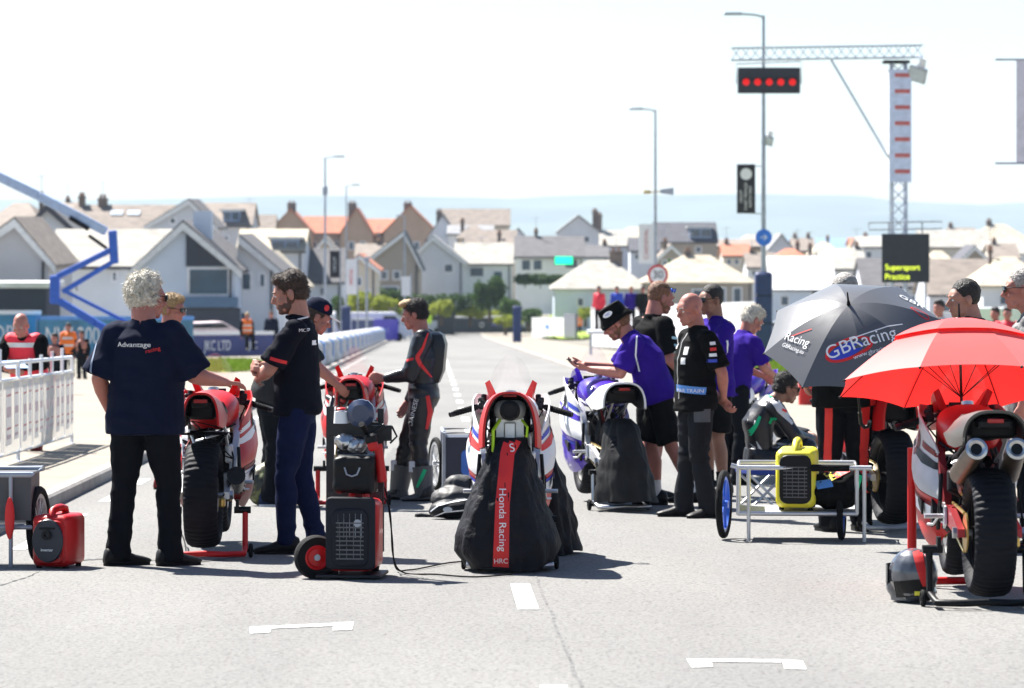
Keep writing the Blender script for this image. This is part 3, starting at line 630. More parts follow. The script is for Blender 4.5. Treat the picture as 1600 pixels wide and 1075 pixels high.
def tent(name, root, m, rings, seed=0, amp=.02, n=90, th=.006):
    """hanging cover: rings (z, cx, cy, rx, ry, hem wobble)"""
    rs = []; K = 26
    for k in range(K + 1):
        t = k / K; z = rings[0][0] + (rings[-1][0] - rings[0][0]) * t; vals = [interp(-z, [-r[0] for r in rings], [r[j] for r in rings]) for j in range(1, 5)]
        row = []
        for i in range(n):
            a = 2 * math.pi * i / n; f = 1.35 * amp * (t ** .8) * (noise.noise(V((math.cos(a) * 2.6 + seed, math.sin(a) * 2.6, z * 1.2))) * 1.6 + .45 * math.sin(a * 9 + seed + 2 * noise.noise(V((a, z * 2, seed)))))
            f += .016 * noise.noise(V((math.cos(a) * 4, math.sin(a) * 4, z * 11 + seed))) + .010 * (1 - 2 * abs(noise.noise(V((math.cos(a) * 3 + z * 4, math.sin(a) * 3, z * 6 + seed)))))
            zz = z + (.035 * noise.noise(V((a * 1.3, seed, 2))) if t > .97 else 0)
            row.append(V((vals[0] + (vals[2] + f) * math.copysign(abs(math.cos(a)) ** .85, math.cos(a)), vals[1] + (vals[3] + f) * math.copysign(abs(math.sin(a)) ** .85, math.sin(a)), zz)))
        rs.append(row)
    q = MB(); v = [q.ring(r) for r in rs]
    for a, b in zip(v, v[1:]):
        for i in range(n): q.face([a[i], a[(i + 1) % n], b[(i + 1) % n], b[i]])
    q.face(v[0]); return q.obj(name, m, root, 70)
# ------------------------------------------------------------------ ground, road, sea, far shore
def strip(name, x0, x1, ys, dz, m, label=None, kind="structure", nx=1, parent=None):
    q = MB(); f0 = x0 if callable(x0) else (lambda y: x0); f1 = x1 if callable(x1) else (lambda y: x1)
    rows = [q.ring([V((f0(y) + (f1(y) - f0(y)) * i / nx, y, gz(y) + dz)) for i in range(nx + 1)]) for y in ys]
    for a, b in zip(rows, rows[1:]):
        for i in range(nx): q.face([a[i], a[i + 1], b[i + 1], b[i]])
    o = q.obj(name, m, parent, 80)
    if kind: o["kind"] = kind
    return o
YS = [-6, 5, 12, 20, 30, 45, 60, 80, 100, 130, 160, 200, 240, 280, 300] + list(range(310, 820, 15)) + [850, 900, 960, 1030, 1200, 2000, 6000, 14000]
concrete = mat("pale_paving", (.235, .205, .165), .9, var=.12, vs=1.2, bump=.15, bs=20)
verge = mat("town_ground", (.19, .175, .14), .95, var=.25, vs=.15, bump=.2)
road_m = asphalt("road_asphalt", (.188, .184, .176), (.245, .24, .23), (.075, .074, .072))
strip("ground", lambda y: -40 - y * .6, lambda y: 40 + y * .6, YS, -.02, verge)
YR = [y for y in YS if y <= 345]
strip("road", lambda y: cx(y) - 3.53, lambda y: cx(y) + 3.7 + max(0, (30 - y)) * .08, YR, 0, road_m)
for sgn, a, b in ((-1, -3.53, -3.66), (1, 3.7, 3.83)):
    q = MB(); ys = [y for y in YR if y >= 5]; ex = (lambda y: max(0, (30 - y)) * .08) if sgn > 0 else (lambda y: 0)
    q.loft([[V((cx(y) + x + ex(y), y, gz(y) + z)) for x, z in ((a, -.02), (b, -.02), (b, .11), (a + sgn * .02, .11), (a, .09))] for y in ys]); o = q.obj("kerb", mat("kerb_stone", (.28, .26, .24), .85, var=.2, vs=3, bump=.2), None, 20); o["kind"] = "structure"
strip("pavement", lambda y: cx(y) - 9.6, lambda y: cx(y) - 3.66, [y for y in YR if y >= 5], .10, concrete)
strip("pavement", lambda y: cx(y) + 3.83 + max(0, (30 - y)) * .08, lambda y: cx(y) + 7.5 + max(0, (30 - y)) * .08, [y for y in YR if y >= 5], .10, concrete)
linem = mat("road_paint", (.72, .72, .70), .8, var=.12, vs=25, bump=.1)
def mark(pts, name="road_marking"):   # pts: ground outline in (x, y)
    q = MB(); v = q.ring([V((x, y, gz(y) + .004)) for x, y in pts]); q.face(v); o = q.obj(name, linem); o["kind"] = "structure"; return o
def gxy(px, row): g = G(px, row); return g.x, g.y
# centre line: dashes 2 m long, 4 m apart further on
y = D(953)
for k in range(0, 48):
    y0 = D(953) + 6.1 * k if k < 1 else D(913) + 4.1 + (k - 1) * 6
    L = D(913) - D(953) if k < 1 else 2
    if y0 > 290: break
    c0, c1 = cx(y0) , cx(y0 + L); mark([(c0 - .055, y0), (c0 + .055, y0), (c1 + .055, y0 + L), (c1 - .055, y0 + L)])
c0 = cx(D(1072)); mark([(c0 - .055, D(1072)), (c0 - .055, D(1072) - 2), (c0 + .055, D(1072) - 2), (c0 + .055, D(1072))])
for k in range(40):
    y0 = 24.2 + k * 3.2
    c0, c1 = cx(y0) - 3.2, cx(y0 + 1.2) - 3.2; mark([(c0 - .05, y0), (c0 + .05, y0), (c1 + .05, y0 + 1.2), (c1 - .05, y0 + 1.2)])
for k in range(22):
    y0 = 60 + k * 8; c0, c1 = cx(y0) - 2.2, cx(y0 + 3) - 2.2
# grid boxes on the asphalt
for poly in (((390, 981), (425, 979), (422, 989), (391, 991)), ((426, 979), (520, 975), (520, 979), (425, 983)), ((521, 974), (553, 973), (550, 985), (520, 986)), ((1073, 1031), (1110, 1031), (1114, 1043), (1081, 1044)), ((1111, 1031), (1221, 1032), (1222, 1036), (1112, 1035)), ((1222, 1032), (1254, 1034), (1260, 1047), (1226, 1046))):
    mark([gxy(*p) for p in poly], "grid_marking")
# a line of marks crossing at the left and cracks
crackm = mat("road_crack", (.05, .05, .05), .9)
def crack(pts, w=.012):
    q = MB(); rr = random.Random(3); P_ = []
    for (a, b), (c, d) in zip(pts, pts[1:]):
        for i in range(8): t = i / 8; P_.append(G(a + (c - a) * t + rr.uniform(-2, 2), b + (d - b) * t + rr.uniform(-.6, .6)))
    P_.append(G(*pts[-1])); L_ = q.ring([p + V((0, w * 3, .003)) for p in P_]); R_ = q.ring([p + V((0, -w * 3, .003)) for p in P_])
    for i in range(len(P_) - 1): q.face([L_[i], L_[i + 1], R_[i + 1], R_[i]])
    o = q.obj("road_crack", crackm); o["kind"] = "structure"
crack([(64, 893), (40, 903), (0, 915)]); crack([(127, 876), (180, 873)]); crack([(380, 870), (300, 880)]); crack([(1250, 765), (1400, 790)])
q = MB(); q.lathe([(0, .0), (.004, .0), (.004, .16), (0, .16)], G(1010, 598), V((0, 0, 1)), 24); o = q.obj("manhole_cover", grime); o["kind"] = "structure"
patchm = asphalt("road_patch", (.15, .148, .144), (.185, .182, .177), (.09, .09, .089))
def patch(px0, px1, r0, r1, dz=.003):
    q = MB(); a, b = D(r1), D(r0); n = 14; rr = random.Random(px0)
    L_ = q.ring([V((X(px0, (a + b) / 2) + rr.uniform(-.02, .02), a + (b - a) * i / n, gz(a + (b - a) * i / n) + dz)) for i in range(n + 1)]); R_ = q.ring([V((X(px1, (a + b) / 2) + rr.uniform(-.02, .02), a + (b - a) * i / n, gz(a + (b - a) * i / n) + dz)) for i in range(n + 1)])
    for i in range(n): q.face([L_[i], L_[i + 1], R_[i + 1], R_[i]])
    o = q.obj("road_patch", patchm); o["kind"] = "structure"
patch(600, 668, 700, 735)
jm = mat("road_joint", (.115, .113, .11), .9, var=.5, vs=9)
q = MB(); ys = [D(1074) + i * .25 for i in range(140)]; rj = random.Random(2); ls = [rj.uniform(-.006, .006) for _ in ys]
L_ = q.ring([V((cx(y) + .10 + e, y, gz(y) + .0025)) for y, e in zip(ys, ls)]); R_ = q.ring([V((cx(y) + .112 + e + abs(e), y, gz(y) + .0025)) for y, e in zip(ys, ls)])
for i in range(len(ys) - 1): q.face([L_[i], L_[i + 1], R_[i + 1], R_[i]])
o = q.obj("road_joint", jm); o["kind"] = "structure"
grassm = mat("verge_grass", (.24, .32, .03), .9, var=.35, vs=2, bump=.5, bs=30)
def grass(px0, px1, r0, r1, seed, hgt=.09, lift=.11):
    a, b = D(r1), D(r0); q = MB(); rr = random.Random(seed)
    n = 2600
    for i in range(n):
        y = rr.uniform(a, b); t = (y - a) / (b - a); e = .12 * math.sin(y * 1.7 + seed)
        px = rr.uniform(px0, px1); u = (px - px0) / (px1 - px0)
        if abs(u - .5) * 2 > math.sin(math.pi * min(1, max(0, t + e))) ** .35: continue
        x = X(px, y); h = hgt * rr.uniform(.5, 1.3); w = .035; dx, dy = rr.uniform(-.05, .05), rr.uniform(-.05, .05); z = gz(y) + lift
        v = q.ring([V((x - w, y, z)), V((x + w, y + rr.uniform(-.04, .04), z)), V((x + dx, y + dy, z + h))]); q.face(v)
    o = q.obj("grass", grassm); o["kind"] = "stuff"; tag(o, "patch of yellow green grass beside the road", "grass")
    ring = [(.5 + .5 * math.cos(t) * (1 + .08 * math.sin(3 * t + seed)), .5 + .5 * math.sin(t)) for t in [2 * math.pi * i / 24 for i in range(24)]]
    q = MB(); q.face(q.ring([V((X(px0 + (px1 - px0) * u, a + (b - a) * v), a + (b - a) * v, gz(a + (b - a) * v) + lift + .004)) for u, v in ring]))
    o2 = q.obj("grass_bank", grassm); o2["kind"] = "structure"
grass(285, 415, 566, 588, 1); grass(1130, 1300, 566, 592, 2); grass(840, 935, 521, 532, 3, .2); grass(10, 130, 548, 562, 5)
grass(1400, 1640, 540, 575, 6)
seam = mat("sea_water", (.10, .20, .34), .3, var=.1, vs=.002, bump=.1, bs=.05)
q = MB(); v = q.ring([V((-9000, 900, -26)), V((9000, 900, -26)), V((9000, 9400, -26)), V((-9000, 9400, -26))]); q.face(v); o = q.obj("sea", seam); o["kind"] = "structure"
hillm = mat("far_hillside", (.09, .11, .06), .95, var=.35, vs=.002)
prof = [(-3200, 322), (-800, 318), (0, 312), (150, 313), (300, 310), (450, 305), (640, 307), (720, 309), (800, 311), (860, 306), (960, 304), (1040, 305), (1100, 304), (1200, 303), (1340, 306), (1400, 315), (1480, 318), (1530, 321), (1580, 317), (1700, 313), (2400, 320), (4800, 328)]
def hz(px): return interp(px, [a for a, _ in prof], [b for _, b in prof])
q = MB()
def hf(u, v):
    px = -3000 + 7600 * u; top = Z(hz(px), 9000) * (1 + .03 * noise.noise(V((u * 60, 0, 0))))
    y = 7600 + 1400 * v; x = X(px, 9000)
    t = min(1, v * 1.02) ** .8; return V((x, y, -27 + (top + 27) * t + (28 * noise.noise(V((u * 50, v * 4, 1))) * math.sin(math.pi * min(v, 1)))))
q.grid(hf, 260, 14); o = q.obj("hills", hillm, None, 80); o["kind"] = "structure"

# ------------------------------------------------------------------ bikes on the grid
b_left = dict(side=redp, no=4, g2=whitet, g1=whitet, tail=redp, belly=redd, upper=redp, tank=redp, tailw=.135, tailh=(.82, 1.05), exhaust='low', lip=redp)
bl = bike("red and white racing motorcycle on a red stand between the two men in navy shirts", G(318, 868), R(.5), b_left, 1)
paddock("red paddock stand under the motorcycle beside the white haired man", G(325, 871), R(2), redp)
b2 = dict(tail=redp, side=redp, no=9, g2=whitet, belly=redp, upper=redp, tank=redp, tailw=.14, tailh=(.80, 1.04), exhaust='low', warm=True)
bike("red racing motorcycle standing behind the upright generator trolley", G(549, 788), R(1), b2, 2)
paddock("red paddock stand under the motorcycle behind the generator trolley", G(549, 790), R(1), redp, .27)
bc = dict(tail=redp, side=whitep, belly=redp, upper=whitep, tank=whitep, tailw=.19, tailh=(.73, 1.08), exhaust='centre')
BC = G(797, 889)
bcr = bike("red and white racing motorcycle in the middle with its rear wheel under a black cover", BC, R(-.3), bc, 3)
paddock("silver paddock stand under the covered motorcycle in the middle", BC + V((0, 0, 0)), 0, steel, .245)
covm = mat("cover_cloth", (.013, .013, .017), .6, spec=.12, var=.25, vs=7, bump=.8, bs=22)
t1 = empty("motorcycle_cover", BC, 0, "black cloth cover with a red stripe hanging over the rear wheel of the middle motorcycle", "cover")
tc_ = tent("cloth", t1, covm, [(.80, .0, -.08, .085, .16), (.70, -.01, -.07, .125, .22), (.58, -.015, -.06, .17, .28), (.40, -.025, -.05, .235, .34), (.22, -.02, -.04, .295, .39), (.13, -.015, -.04, .305, .40), (.03, .0, -.04, .245, .38)], 3, .022)
Mb = plane_m(V((0, -1.2, .42)), (1, 0, 0), (0, 0, 1))
decal(ribbon([(.02, .38), (-.015, .30), (-.045, .0), (-.055, -.37)], [.10, .085, .085, .095], 40), tc_, Mb, redt, t1, "red_stripe", .005)
decal_text("Honda Racing", .060, tc_, plane_m(V((-.046, -1.2, .33)), (.0, 0, -1), (1, 0, 0)), whitet, t1, off=.010, sx=1.1)
decal_text("HRC", .042, tc_, plane_m(V((-.054, -1.2, .085)), (1, 0, .05), (0, 0, 1)), whitet, t1, off=.010)
decal_text("S", .07, tc_, plane_m(V((.012, -1.2, .745)), (1, 0, .2), (0, 0, 1)), whitet, t1, off=.010)
decal(ribbon([(-.12, .26), (-.13, .1), (-.12, -.1), (-.11, -.36)], .006, 40), tc_, Mb, black, t1, "seam", .006)
t2 = tent("motorcycle_cover", None, covm, [(.64, 0, 0, .07, .12), (.5, .02, 0, .12, .2), (.25, .04, 0, .17, .24), (.02, .06, 0, .19, .25)], 8, .03)
t2.location = GD(846, D(886) + 1.3); tag(t2, "black front wheel cover hanging behind the right of the middle motorcycle's cover", "cover")
bp_ = dict(tail=whitep, side=whitep, g1=mat('purple_print', (.05, .015, .4), .5), g4=mat('purple_print', (.05, .015, .4), .5), belly=purplep, upper=purplep, tank=purplep, tailw=.2, tailh=(.80, 1.02), exhaust='none', lip=purplep, fork=black)
BP = G(966, 797)
bike("purple and white racing motorcycle with a grey cover over its rear wheel", BP, R(9), bp_, 4)
t3 = empty("motorcycle_cover", BP, R(9), "plain grey black cover over the rear wheel of the purple and white motorcycle", "cover")
tent("cloth", t3, mat("grey_cover_cloth", (.02, .02, .021), .6, spec=.12, var=.3, vs=6, bump=.4, bs=10), [(.72, .02, -.02, .07, .14), (.66, .02, -.05, .12, .22), (.5, .02, -.05, .155, .30), (.3, .03, -.05, .20, .36), (.09, .04, -.03, .235, .40)], 12, .03)
paddock("silver paddock stand under the purple and white motorcycle", BP, R(9), steel, .2)
b7 = dict(tail=whitep, side=purplep, belly=whitep, upper=whitep, tank=purplep, tailw=.16, fork=black, stand=None)
bike("purple and white motorcycle mostly hidden behind the men in purple shirts", G(1142, 752), R(-14), b7, 6)
b5 = dict(tail=redp, side=redp, belly=whitep, upper=redp, tank=redp, tailw=.15, swing=alu)
bike("red motorcycle with ribbed tyre warmers under the red umbrella", G(1395, 830), R(7), b5, 7)
paddock("silver paddock stand under the motorcycle behind the red umbrella", G(1399, 830), R(6), galv, .24)
b6 = dict(tail=mat("bare_tail", (.075, .065, .055), .4), side=mat("pearl_white", (.5, .5, .52), .45), belly=redp, upper=redp, tank=redp, tailw=.20, tailh=(.84, 1.04), exhaust='twin', no=3, g1=black, g2=redd, g3=redd, swing=mat("red_swingarm", (.35, .03, .04), .35, .5), fr=redd)
B6 = G(1545, 947)
bike("nearest red and white motorcycle at the right with twin upswept silencers", B6, R(.3), b6, 8)
paddock("black paddock stand under the nearest motorcycle with twin silencers", B6 + V((-.06, 0, 0)), R(3), black, .255)
q = MB(); q.cyl((0, 0, 0), (0, 0, .78), .026, n=12); q.cyl((0, 0, .17), (0, 0, .20), .045, n=12); q.tube([(0, 0, .03), (.45, .05, .03)], .022); fs = q.obj("front_stand", redp); fs.location = GD(1425, 20.9); tag(fs, "red upright front stand beside the nearest motorcycle at right", "stand")

# ------------------------------------------------------------------ umbrellas
def umbrella(label, apex, axis, Rr, depth, n, mats, shaft, vent=False, spin=0, hook=True):
    root = empty("umbrella", apex, 0, label, "umbrella"); ax = V(axis).normalized(); root.rotation_mode = 'QUATERNION'; root.rotation_quaternion = V((0, 0, 1)).rotation_difference(ax)
    def pt(rr, a):   # a in panels
        k = math.floor(a + 1e-9); fr = a - k; t0 = 2 * math.pi * (k + spin) / n; t1 = 2 * math.pi * (k + 1 + spin) / n
        def rib(t): return V((math.cos(t) * rr * Rr, math.sin(t) * rr * Rr, -depth * (1 - math.cos(rr * math.pi * .46)) / (1 - math.cos(math.pi * .46))))
        A, B = rib(t0), rib(t1); p = A.lerp(B, fr); sag = 4 * fr * (1 - fr)
        p.z += -.0 * sag + .035 * sag * rr ** 2 * Rr * .6; sc_ = 1 - .025 * sag * rr; return V((p.x * sc_, p.y * sc_, p.z))
    can = bpy.data.objects.new("canopy", None); S.collection.objects.link(can); can.parent = root; pans = []
    r0 = .0 if not vent else .42
    for k in range(n):
        q = MB(); q.grid(lambda u, v: pt(r0 + (1 - r0) * u + (.0), k + v * .9999), 12, 10); q.thick(.0015); pans.append(q.obj("panel", mats[k % len(mats)], can, 80))
        if vent:
            q = MB(); q.grid(lambda u, v: pt(.56 * u, k + v * .9999) * (1.0) + V((0, 0, .010 + .016 * u)), 8, 10); q.thick(.0015); q.obj("vent_panel", mats[k % len(mats)], can, 80)
    q = MB()
    for k in range(n):
        q.tube([pt(r, k) - V((0, 0, .006)) for r in (0, .2, .4, .6, .8, 1.0)], .0032, 6); m_ = pt(.52, k) - V((0, 0, .01)); q.cyl(m_, (0, 0, -depth * 1.15), .0028, n=6); q.ell(pt(1.0, k) + V((0, 0, -.004)), .008, u=8, v=6)
    q.obj("ribs", black, root)
    q = MB(); q.cyl((0, 0, .0), (0, 0, -shaft), .008, n=10); q.obj("shaft", black, root)
    q = MB(); q.cyl((0, 0, -.005), (0, 0, .03), .014, .010, 12); q.cyl((0, 0, .03), (0, 0, .105), .007, .0045, 10); q.obj("ferrule", black, root)
    q = MB(); q.tube([(0, 0, -shaft + .02), (0, 0, -shaft - .08), (.02, 0, -shaft - .115), (.05, 0, -shaft - .11), (.06, 0, -shaft - .07)] if hook else [(0, 0, -shaft + .01), (0, 0, -shaft - .12)], .014, 10); q.obj("handle", black, root)
    return root, pans, pt
umk = mat("black_nylon", (.11, .112, .122), .36, spec=.7, var=.06, vs=3, bump=.12, bs=5, trans=.12)
umg = mat("grey_nylon", (.20, .20, .21), .5, var=.06, vs=3, bump=.12, bs=5, trans=.15)
umr = mat("red_nylon", (.75, .015, .008), .5, var=.04, vs=3, bump=.1, bs=5, trans=.5)
_r = umr.node_tree.nodes['Color Ramp'].color_ramp if 'Color Ramp' in umr.node_tree.nodes else None
if _r: _r.elements[0].color = (.80, .13, .12, 1); _r.elements[1].color = (.84, .15, .14, 1)
umr.node_tree.nodes['Principled BSDF'].inputs['Sheen Weight'].default_value = .3
umr.node_tree.nodes['Translucent BSDF'].inputs[0].default_value = (.95, .035, .008, 1)
UA = P(1326, 476, 24.6)
ub, ubp, pt_ = umbrella("black golf umbrella with white lettering held over the rider in black", UA, (-.16, -.70, .95), .60, .27, 8, [umk], .95, spin=.12)
bpy.context.view_layer.update()
MI = ub.matrix_basis.inverted(); CAN = ubp[0].parent
_v, _f = [], []
for pn in ubp: _b = len(_v); _v += [v.co.copy() for v in pn.data.vertices]; _f += [[i + _b for i in p.vertices] for p in pn.data.polygons]
ALLB = BVHTree.FromPolygons(_v, _f); BV[CAN.name] = ALLB
def umb_text(s, size, px, py, ang, m, sx=1, i=None, rough=None):
    """lettering lies on the panel under image point (px, py)"""
    o = V((0, 0, 1.5)); Q = P(px, py, 24.5); dw = (Q - o).normalized(); M3 = MI.to_3x3()
    h = ALLB.ray_cast(MI @ o, M3 @ dw)
    nn = h[1]; nn = nn if nn.dot(M3 @ dw) < 0 else -nn
    r = M3 @ (V((math.cos(R(ang)), 0, math.sin(R(ang))))); u = M3 @ V((-math.sin(R(ang)), 0, math.cos(R(ang)))); r = r - nn * r.dot(nn); u = u - nn * u.dot(nn)
    Mx = plane_m(h[0], r, u)
    if s == 'ring': decal(ribbon([(size * math.cos(a), size * .42 * math.sin(a)) for a in [2 * math.pi * j / 24 for j in range(25)]], size * .14, 60), CAN, Mx, m, CAN, "logo_ring", .002)
    elif s == 'disc': decal(disc(0, 0, size, size * .40), CAN, Mx, m, CAN, "logo_disc", .0035)
    elif s == 'line': decal(ribbon([(-size, 0), (size, 0)], .008, 30), CAN, Mx, m, CAN, "logo_line", .003)
    else: decal_text(s, size, CAN, Mx, m, CAN, sx=sx, off=i or .006)
umb_text('ring', .155, 1326, 545, 20, redt); umb_text('disc', .12, 1322, 548, 20, bluet)
umb_text('GBRacing', .135, 1347, 533, 20, whitet, .92, .008); umb_text('www.gbracing.eu', .042, 1366, 549, 20, whitet, 1, .006); umb_text('line', .22, 1366, 517, 26, whitet)
umb_text('Racing', .085, 1246, 531, -28, whitet, 1, .006); umb_text('line', .08, 1252, 520, 0, redt); umb_text('GBRacing.eu', .04, 1240, 545, -28, whitet, 1, .006)
umb_text('GBR', .10, 1424, 472, -52, whitet, 1, .006); umb_text('ring', .07, 1438, 488, -52, redt)
umbrella("large red double canopy umbrella resting on the nearest motorcycle", P(1499, 503, 20.9), (.0, .22, 1), .72, .375, 8, [umr], .50, vent=True, spin=.45, hook=False)
# ------------------------------------------------------------------ people near the grid
navy = cloth("navy_cotton", (.006, .009, .026)); navy2 = cloth("dark_navy_polo", (.005, .006, .013)); blk = cloth("black_cotton", (.0045, .0045, .005)); jeans = cloth("dark_blue_jeans", (.007, .012, .048), bs=30)
bt = cloth("black_trousers", (.005, .006, .009)); purp = cloth("purple_polo", (.030, .008, .22)); greyt = cloth("grey_work_trousers", (.017, .018, .022)); white_c = cloth("white_fabric", (.7, .7, .7))
leather = mat("black_leather", (.007, .007, .011), .38, bump=.25, bs=14); leatherw = mat("white_leather", (.62, .62, .63), .4, bump=.25, bs=14); bluel = mat("blue_leather", (.02, .02, .16), .4, bump=.2)
def front(k, z, y=.9): return plane_m(V((0, y, z * k)), (-1, 0, 0), (0, 0, 1))
def back(k, z, x=0): return plane_m(V((x, -.9, z * k)), (1, 0, 0), (0, 0, 1))
def left(k, z, y=0): return plane_m(V((-.9, y, z * k)), (0, -1, 0), (0, 0, 1))     # seen on the person's left side
def right(k, z, y=0): return plane_m(V((.9, y, z * k)), (0, 1, 0), (0, 0, 1))
# 1 white haired man
r, J, b, sh, tr, hd, hm, k = person("white haired man in a wide navy short sleeved shirt, seen from behind", G(226, 884), R(-14), 1.78,
    dict(shL=(-.175, -.01, 1.39), shR=(.175, .0, 1.39), elL=(-.27, -.05, 1.12), wrL=(-.25, .10, .90), elR=(.275, .10, 1.14), wrR=(.40, .34, 1.09), head=(.0, .05, 1.615), knL=(-.13, .0, .49), knR=(.14, .03, .49), anL=(-.16, -.02, .085), anR=(.15, .04, .085)),
    hy=-48, hp=-8, skin=skinC, hair=hair_m['white'], hk='curly', top=navy, tk='wide', leg=bt, fat=1.32, hem=-.20, feet=(-46, -40), glasses='sun', seed=2, hands={'R': dict(d=(.5, .8, -.1), n=(0, .1, -1), s=1, c=.25)})
M = plane_m(V((-.02, -.9, 1.33 * k)), (1, 0, .0), (0, 0, 1)); decal_text("Advantage", .042, sh, M, whitet, sh, sx=1.25); decal_text("racing", .034, sh, plane_m(V((.10, -.9, 1.30 * k)), (1, 0, .25), (-.25, 0, 1)), redt, sh, sx=1.1)
decal(ribbon([(-.02, .2), (-.01, -.3)], .012), sh, plane_m(V((-.27, -.9, 1.2 * k)), (1, 0, 0), (0, 0, 1)), cloth("pale_piping", (.25, .3, .4)), sh, "sleeve_piping")
# 2 navy polo man
PL = dict(elL=(-.235, .15, 1.15), wrL=(.0, .255, 1.09), elR=(.235, .14, 1.15), wrR=(-.06, .27, 1.17))
r, J, b, sh, tr, hd, hm, k = person("bearded young man in navy polo and blue jeans standing with crossed arms", G(466, 864), R(84), 1.80,
    dict(PL, head=(0, .05, 1.63), anL=(-.10, .06, .085), knL=(-.10, .06, .49), anR=(.11, -.10, .085), knR=(.1, .0, .49)), hy=4, hp=-14, skin=skinA, hair=hair_m['brown'], hk='short', top=navy2, tk='tee', leg=jeans, lk='tight', beard=mat('stubble', (.10, .055, .04), .7, var=.3, vs=90), seed=4, hem=-.06, feet=(6, -14),
    hands={'L': dict(d=(1, .1, .15), n=(0, -1, 0), s=1, c=.5), 'R': dict(d=(-1, -.1, .1), n=(0, -1, -.2), s=-1, c=.55)}, fat=1.08)
decal_text("MOTORRAD", .03, sh, left(k, 1.40, -.13), whitet, sh); decal(ribbon([(-.04, 0), (.04, 0)], .03), sh, left(k, 1.32, -.15), whitet, sh, "back_print"); decal(ribbon([(-.05, .01), (.05, -.02)], .022), sh, left(k, 1.22, .08), redt, sh, "sleeve_print")
q = MB(); q.torus(J['neck'] + V((0, .01, -.005)), .082, .012, V((0, -.3, 1)), 20, 6); q.obj("collar", navy2, r)
q = MB(); q.tube([J['neck'] + V(p) for p in ((-.06, -.06, .02), (-.085, 0, .005), (-.07, .07, -.03), (-.03, .12, -.09), (0, .14, -.13))], .006, 6); q.obj("lanyard", whitet, r)
# 3 purple polo man in bucket hat
r, J, b, sh, tr, hd, hm, k = person("man in purple polo and black bucket hat leaning on a motorcycle with a phone", G(1030, 790), R(88), 1.76,
    dict(hipL=(-.09, 0, .87), hipR=(.09, 0, .87), chest=(0, .10, 1.17), neck=(0, .235, 1.37), head=(0, .345, 1.475), shL=(-.185, .20, 1.32), shR=(.185, .20, 1.32), elL=(-.22, .31, 1.07), wrL=(-.10, .56, 1.10), elR=(.2, .34, 1.08), wrR=(.03, .6, 1.13),
         knL=(-.10, -.10, .47), anL=(-.12, -.27, .12), knR=(.10, .06, .47), anR=(.1, .02, .085)), hy=0, hp=-32, skin=skinC, hair=hair_m['ginger'], hk='bucket', top=purp, tk='tee', leg=blk, lk='short', beard=hair_m['ginger'], glasses='sun', sock=white_c, fat=1.15, seed=6, hem=-.05,
    hands={'L': dict(d=(.15, 1, .1), n=(.3, 0, 1), s=-1, c=.5), 'R': dict(d=(-.3, 1, .05), n=(-.5, .1, .8), s=1, c=.5)})
def bucket(hd, hm, k, m, parent, patch=True):
    q = MB(); rg = lambda z, a, b_, t_=0: [hd(a * math.cos(t), -.015 + b_ * math.sin(t) + t_, z + (.012 * math.sin(2 * t) if z < .05 else 0)) for t in [2 * math.pi * i / 28 for i in range(28)]]
    q.loft([rg(.010, .118, .135), rg(.028, .115, .132), rg(.055, .088, .108), rg(.10, .084, .103), rg(.138, .074, .09), rg(.146, .05, .06), rg(.147, .01, .012)]); return q.obj("bucket_hat", m, parent, 50)
bh = bucket(hd, hm, k, blk, r)
decal(disc(0, 0, .042, .022), bh, plane_m(hd(-.9, .02, .09), hm @ V((0, -1, 0)), hm @ V((0, 0, 1))), whitet, bh, "badge", .005); decal_text("HJC", .025, bh, plane_m(hd(-.9, .02, .09), hm @ V((0, -1, 0)), hm @ V((0, 0, 1))), bluet, bh, off=.009)
decal(ribbon([(.03, .16), (.02, .0), (.05, -.13)], .012), sh, plane_m(V((-.9, .21, 1.22)), (0, -1, 0), (0, 0, 1)), whitet, sh, "piping")
q = MB(); ph = r.matrix_basis; q.rbox((0, 0, 0), (.075, .15, .009), .01); p = q.obj("mobile_phone", darkglass); p.location = G(1030, 790) + Matrix.Rotation(R(88), 3, 'Z') @ V((-.06, .68, 1.155)); p.rotation_euler = (R(25), 0, R(88)); tag(p, "black phone in the hands of the man in the bucket hat", "phone")
# 4 bearded man behind
r, J, b, sh, tr, hd, hm, k = person("bearded man in a black shirt and shorts with blue sunglasses on his cropped head", G(1022, 776), R(-62), 1.83, dict(head=(0, .06, 1.62), elR=(.26, .0, 1.12), wrR=(.2, .2, .98), anR=(.12, -.1, .085), knR=(.12, -.03, .49)),
    hy=-6, hp=-14, skin=skinC, hair=hair_m['ginger'], hk='crop', top=blk, tk='tee', leg=blk, lk='short', beard=hair_m['ginger'], glasses='head', fat=1.2, seed=8)
for zz, w in ((1.30, .10), (1.24, .07), (1.18, .09)): decal(ribbon([(-w / 2, 0), (w / 2, -.01)], .022), sh, right(k, zz, .04), mat("pale_print", (.4, .6, .65), .6, var=.3), sh, "printed_logo")
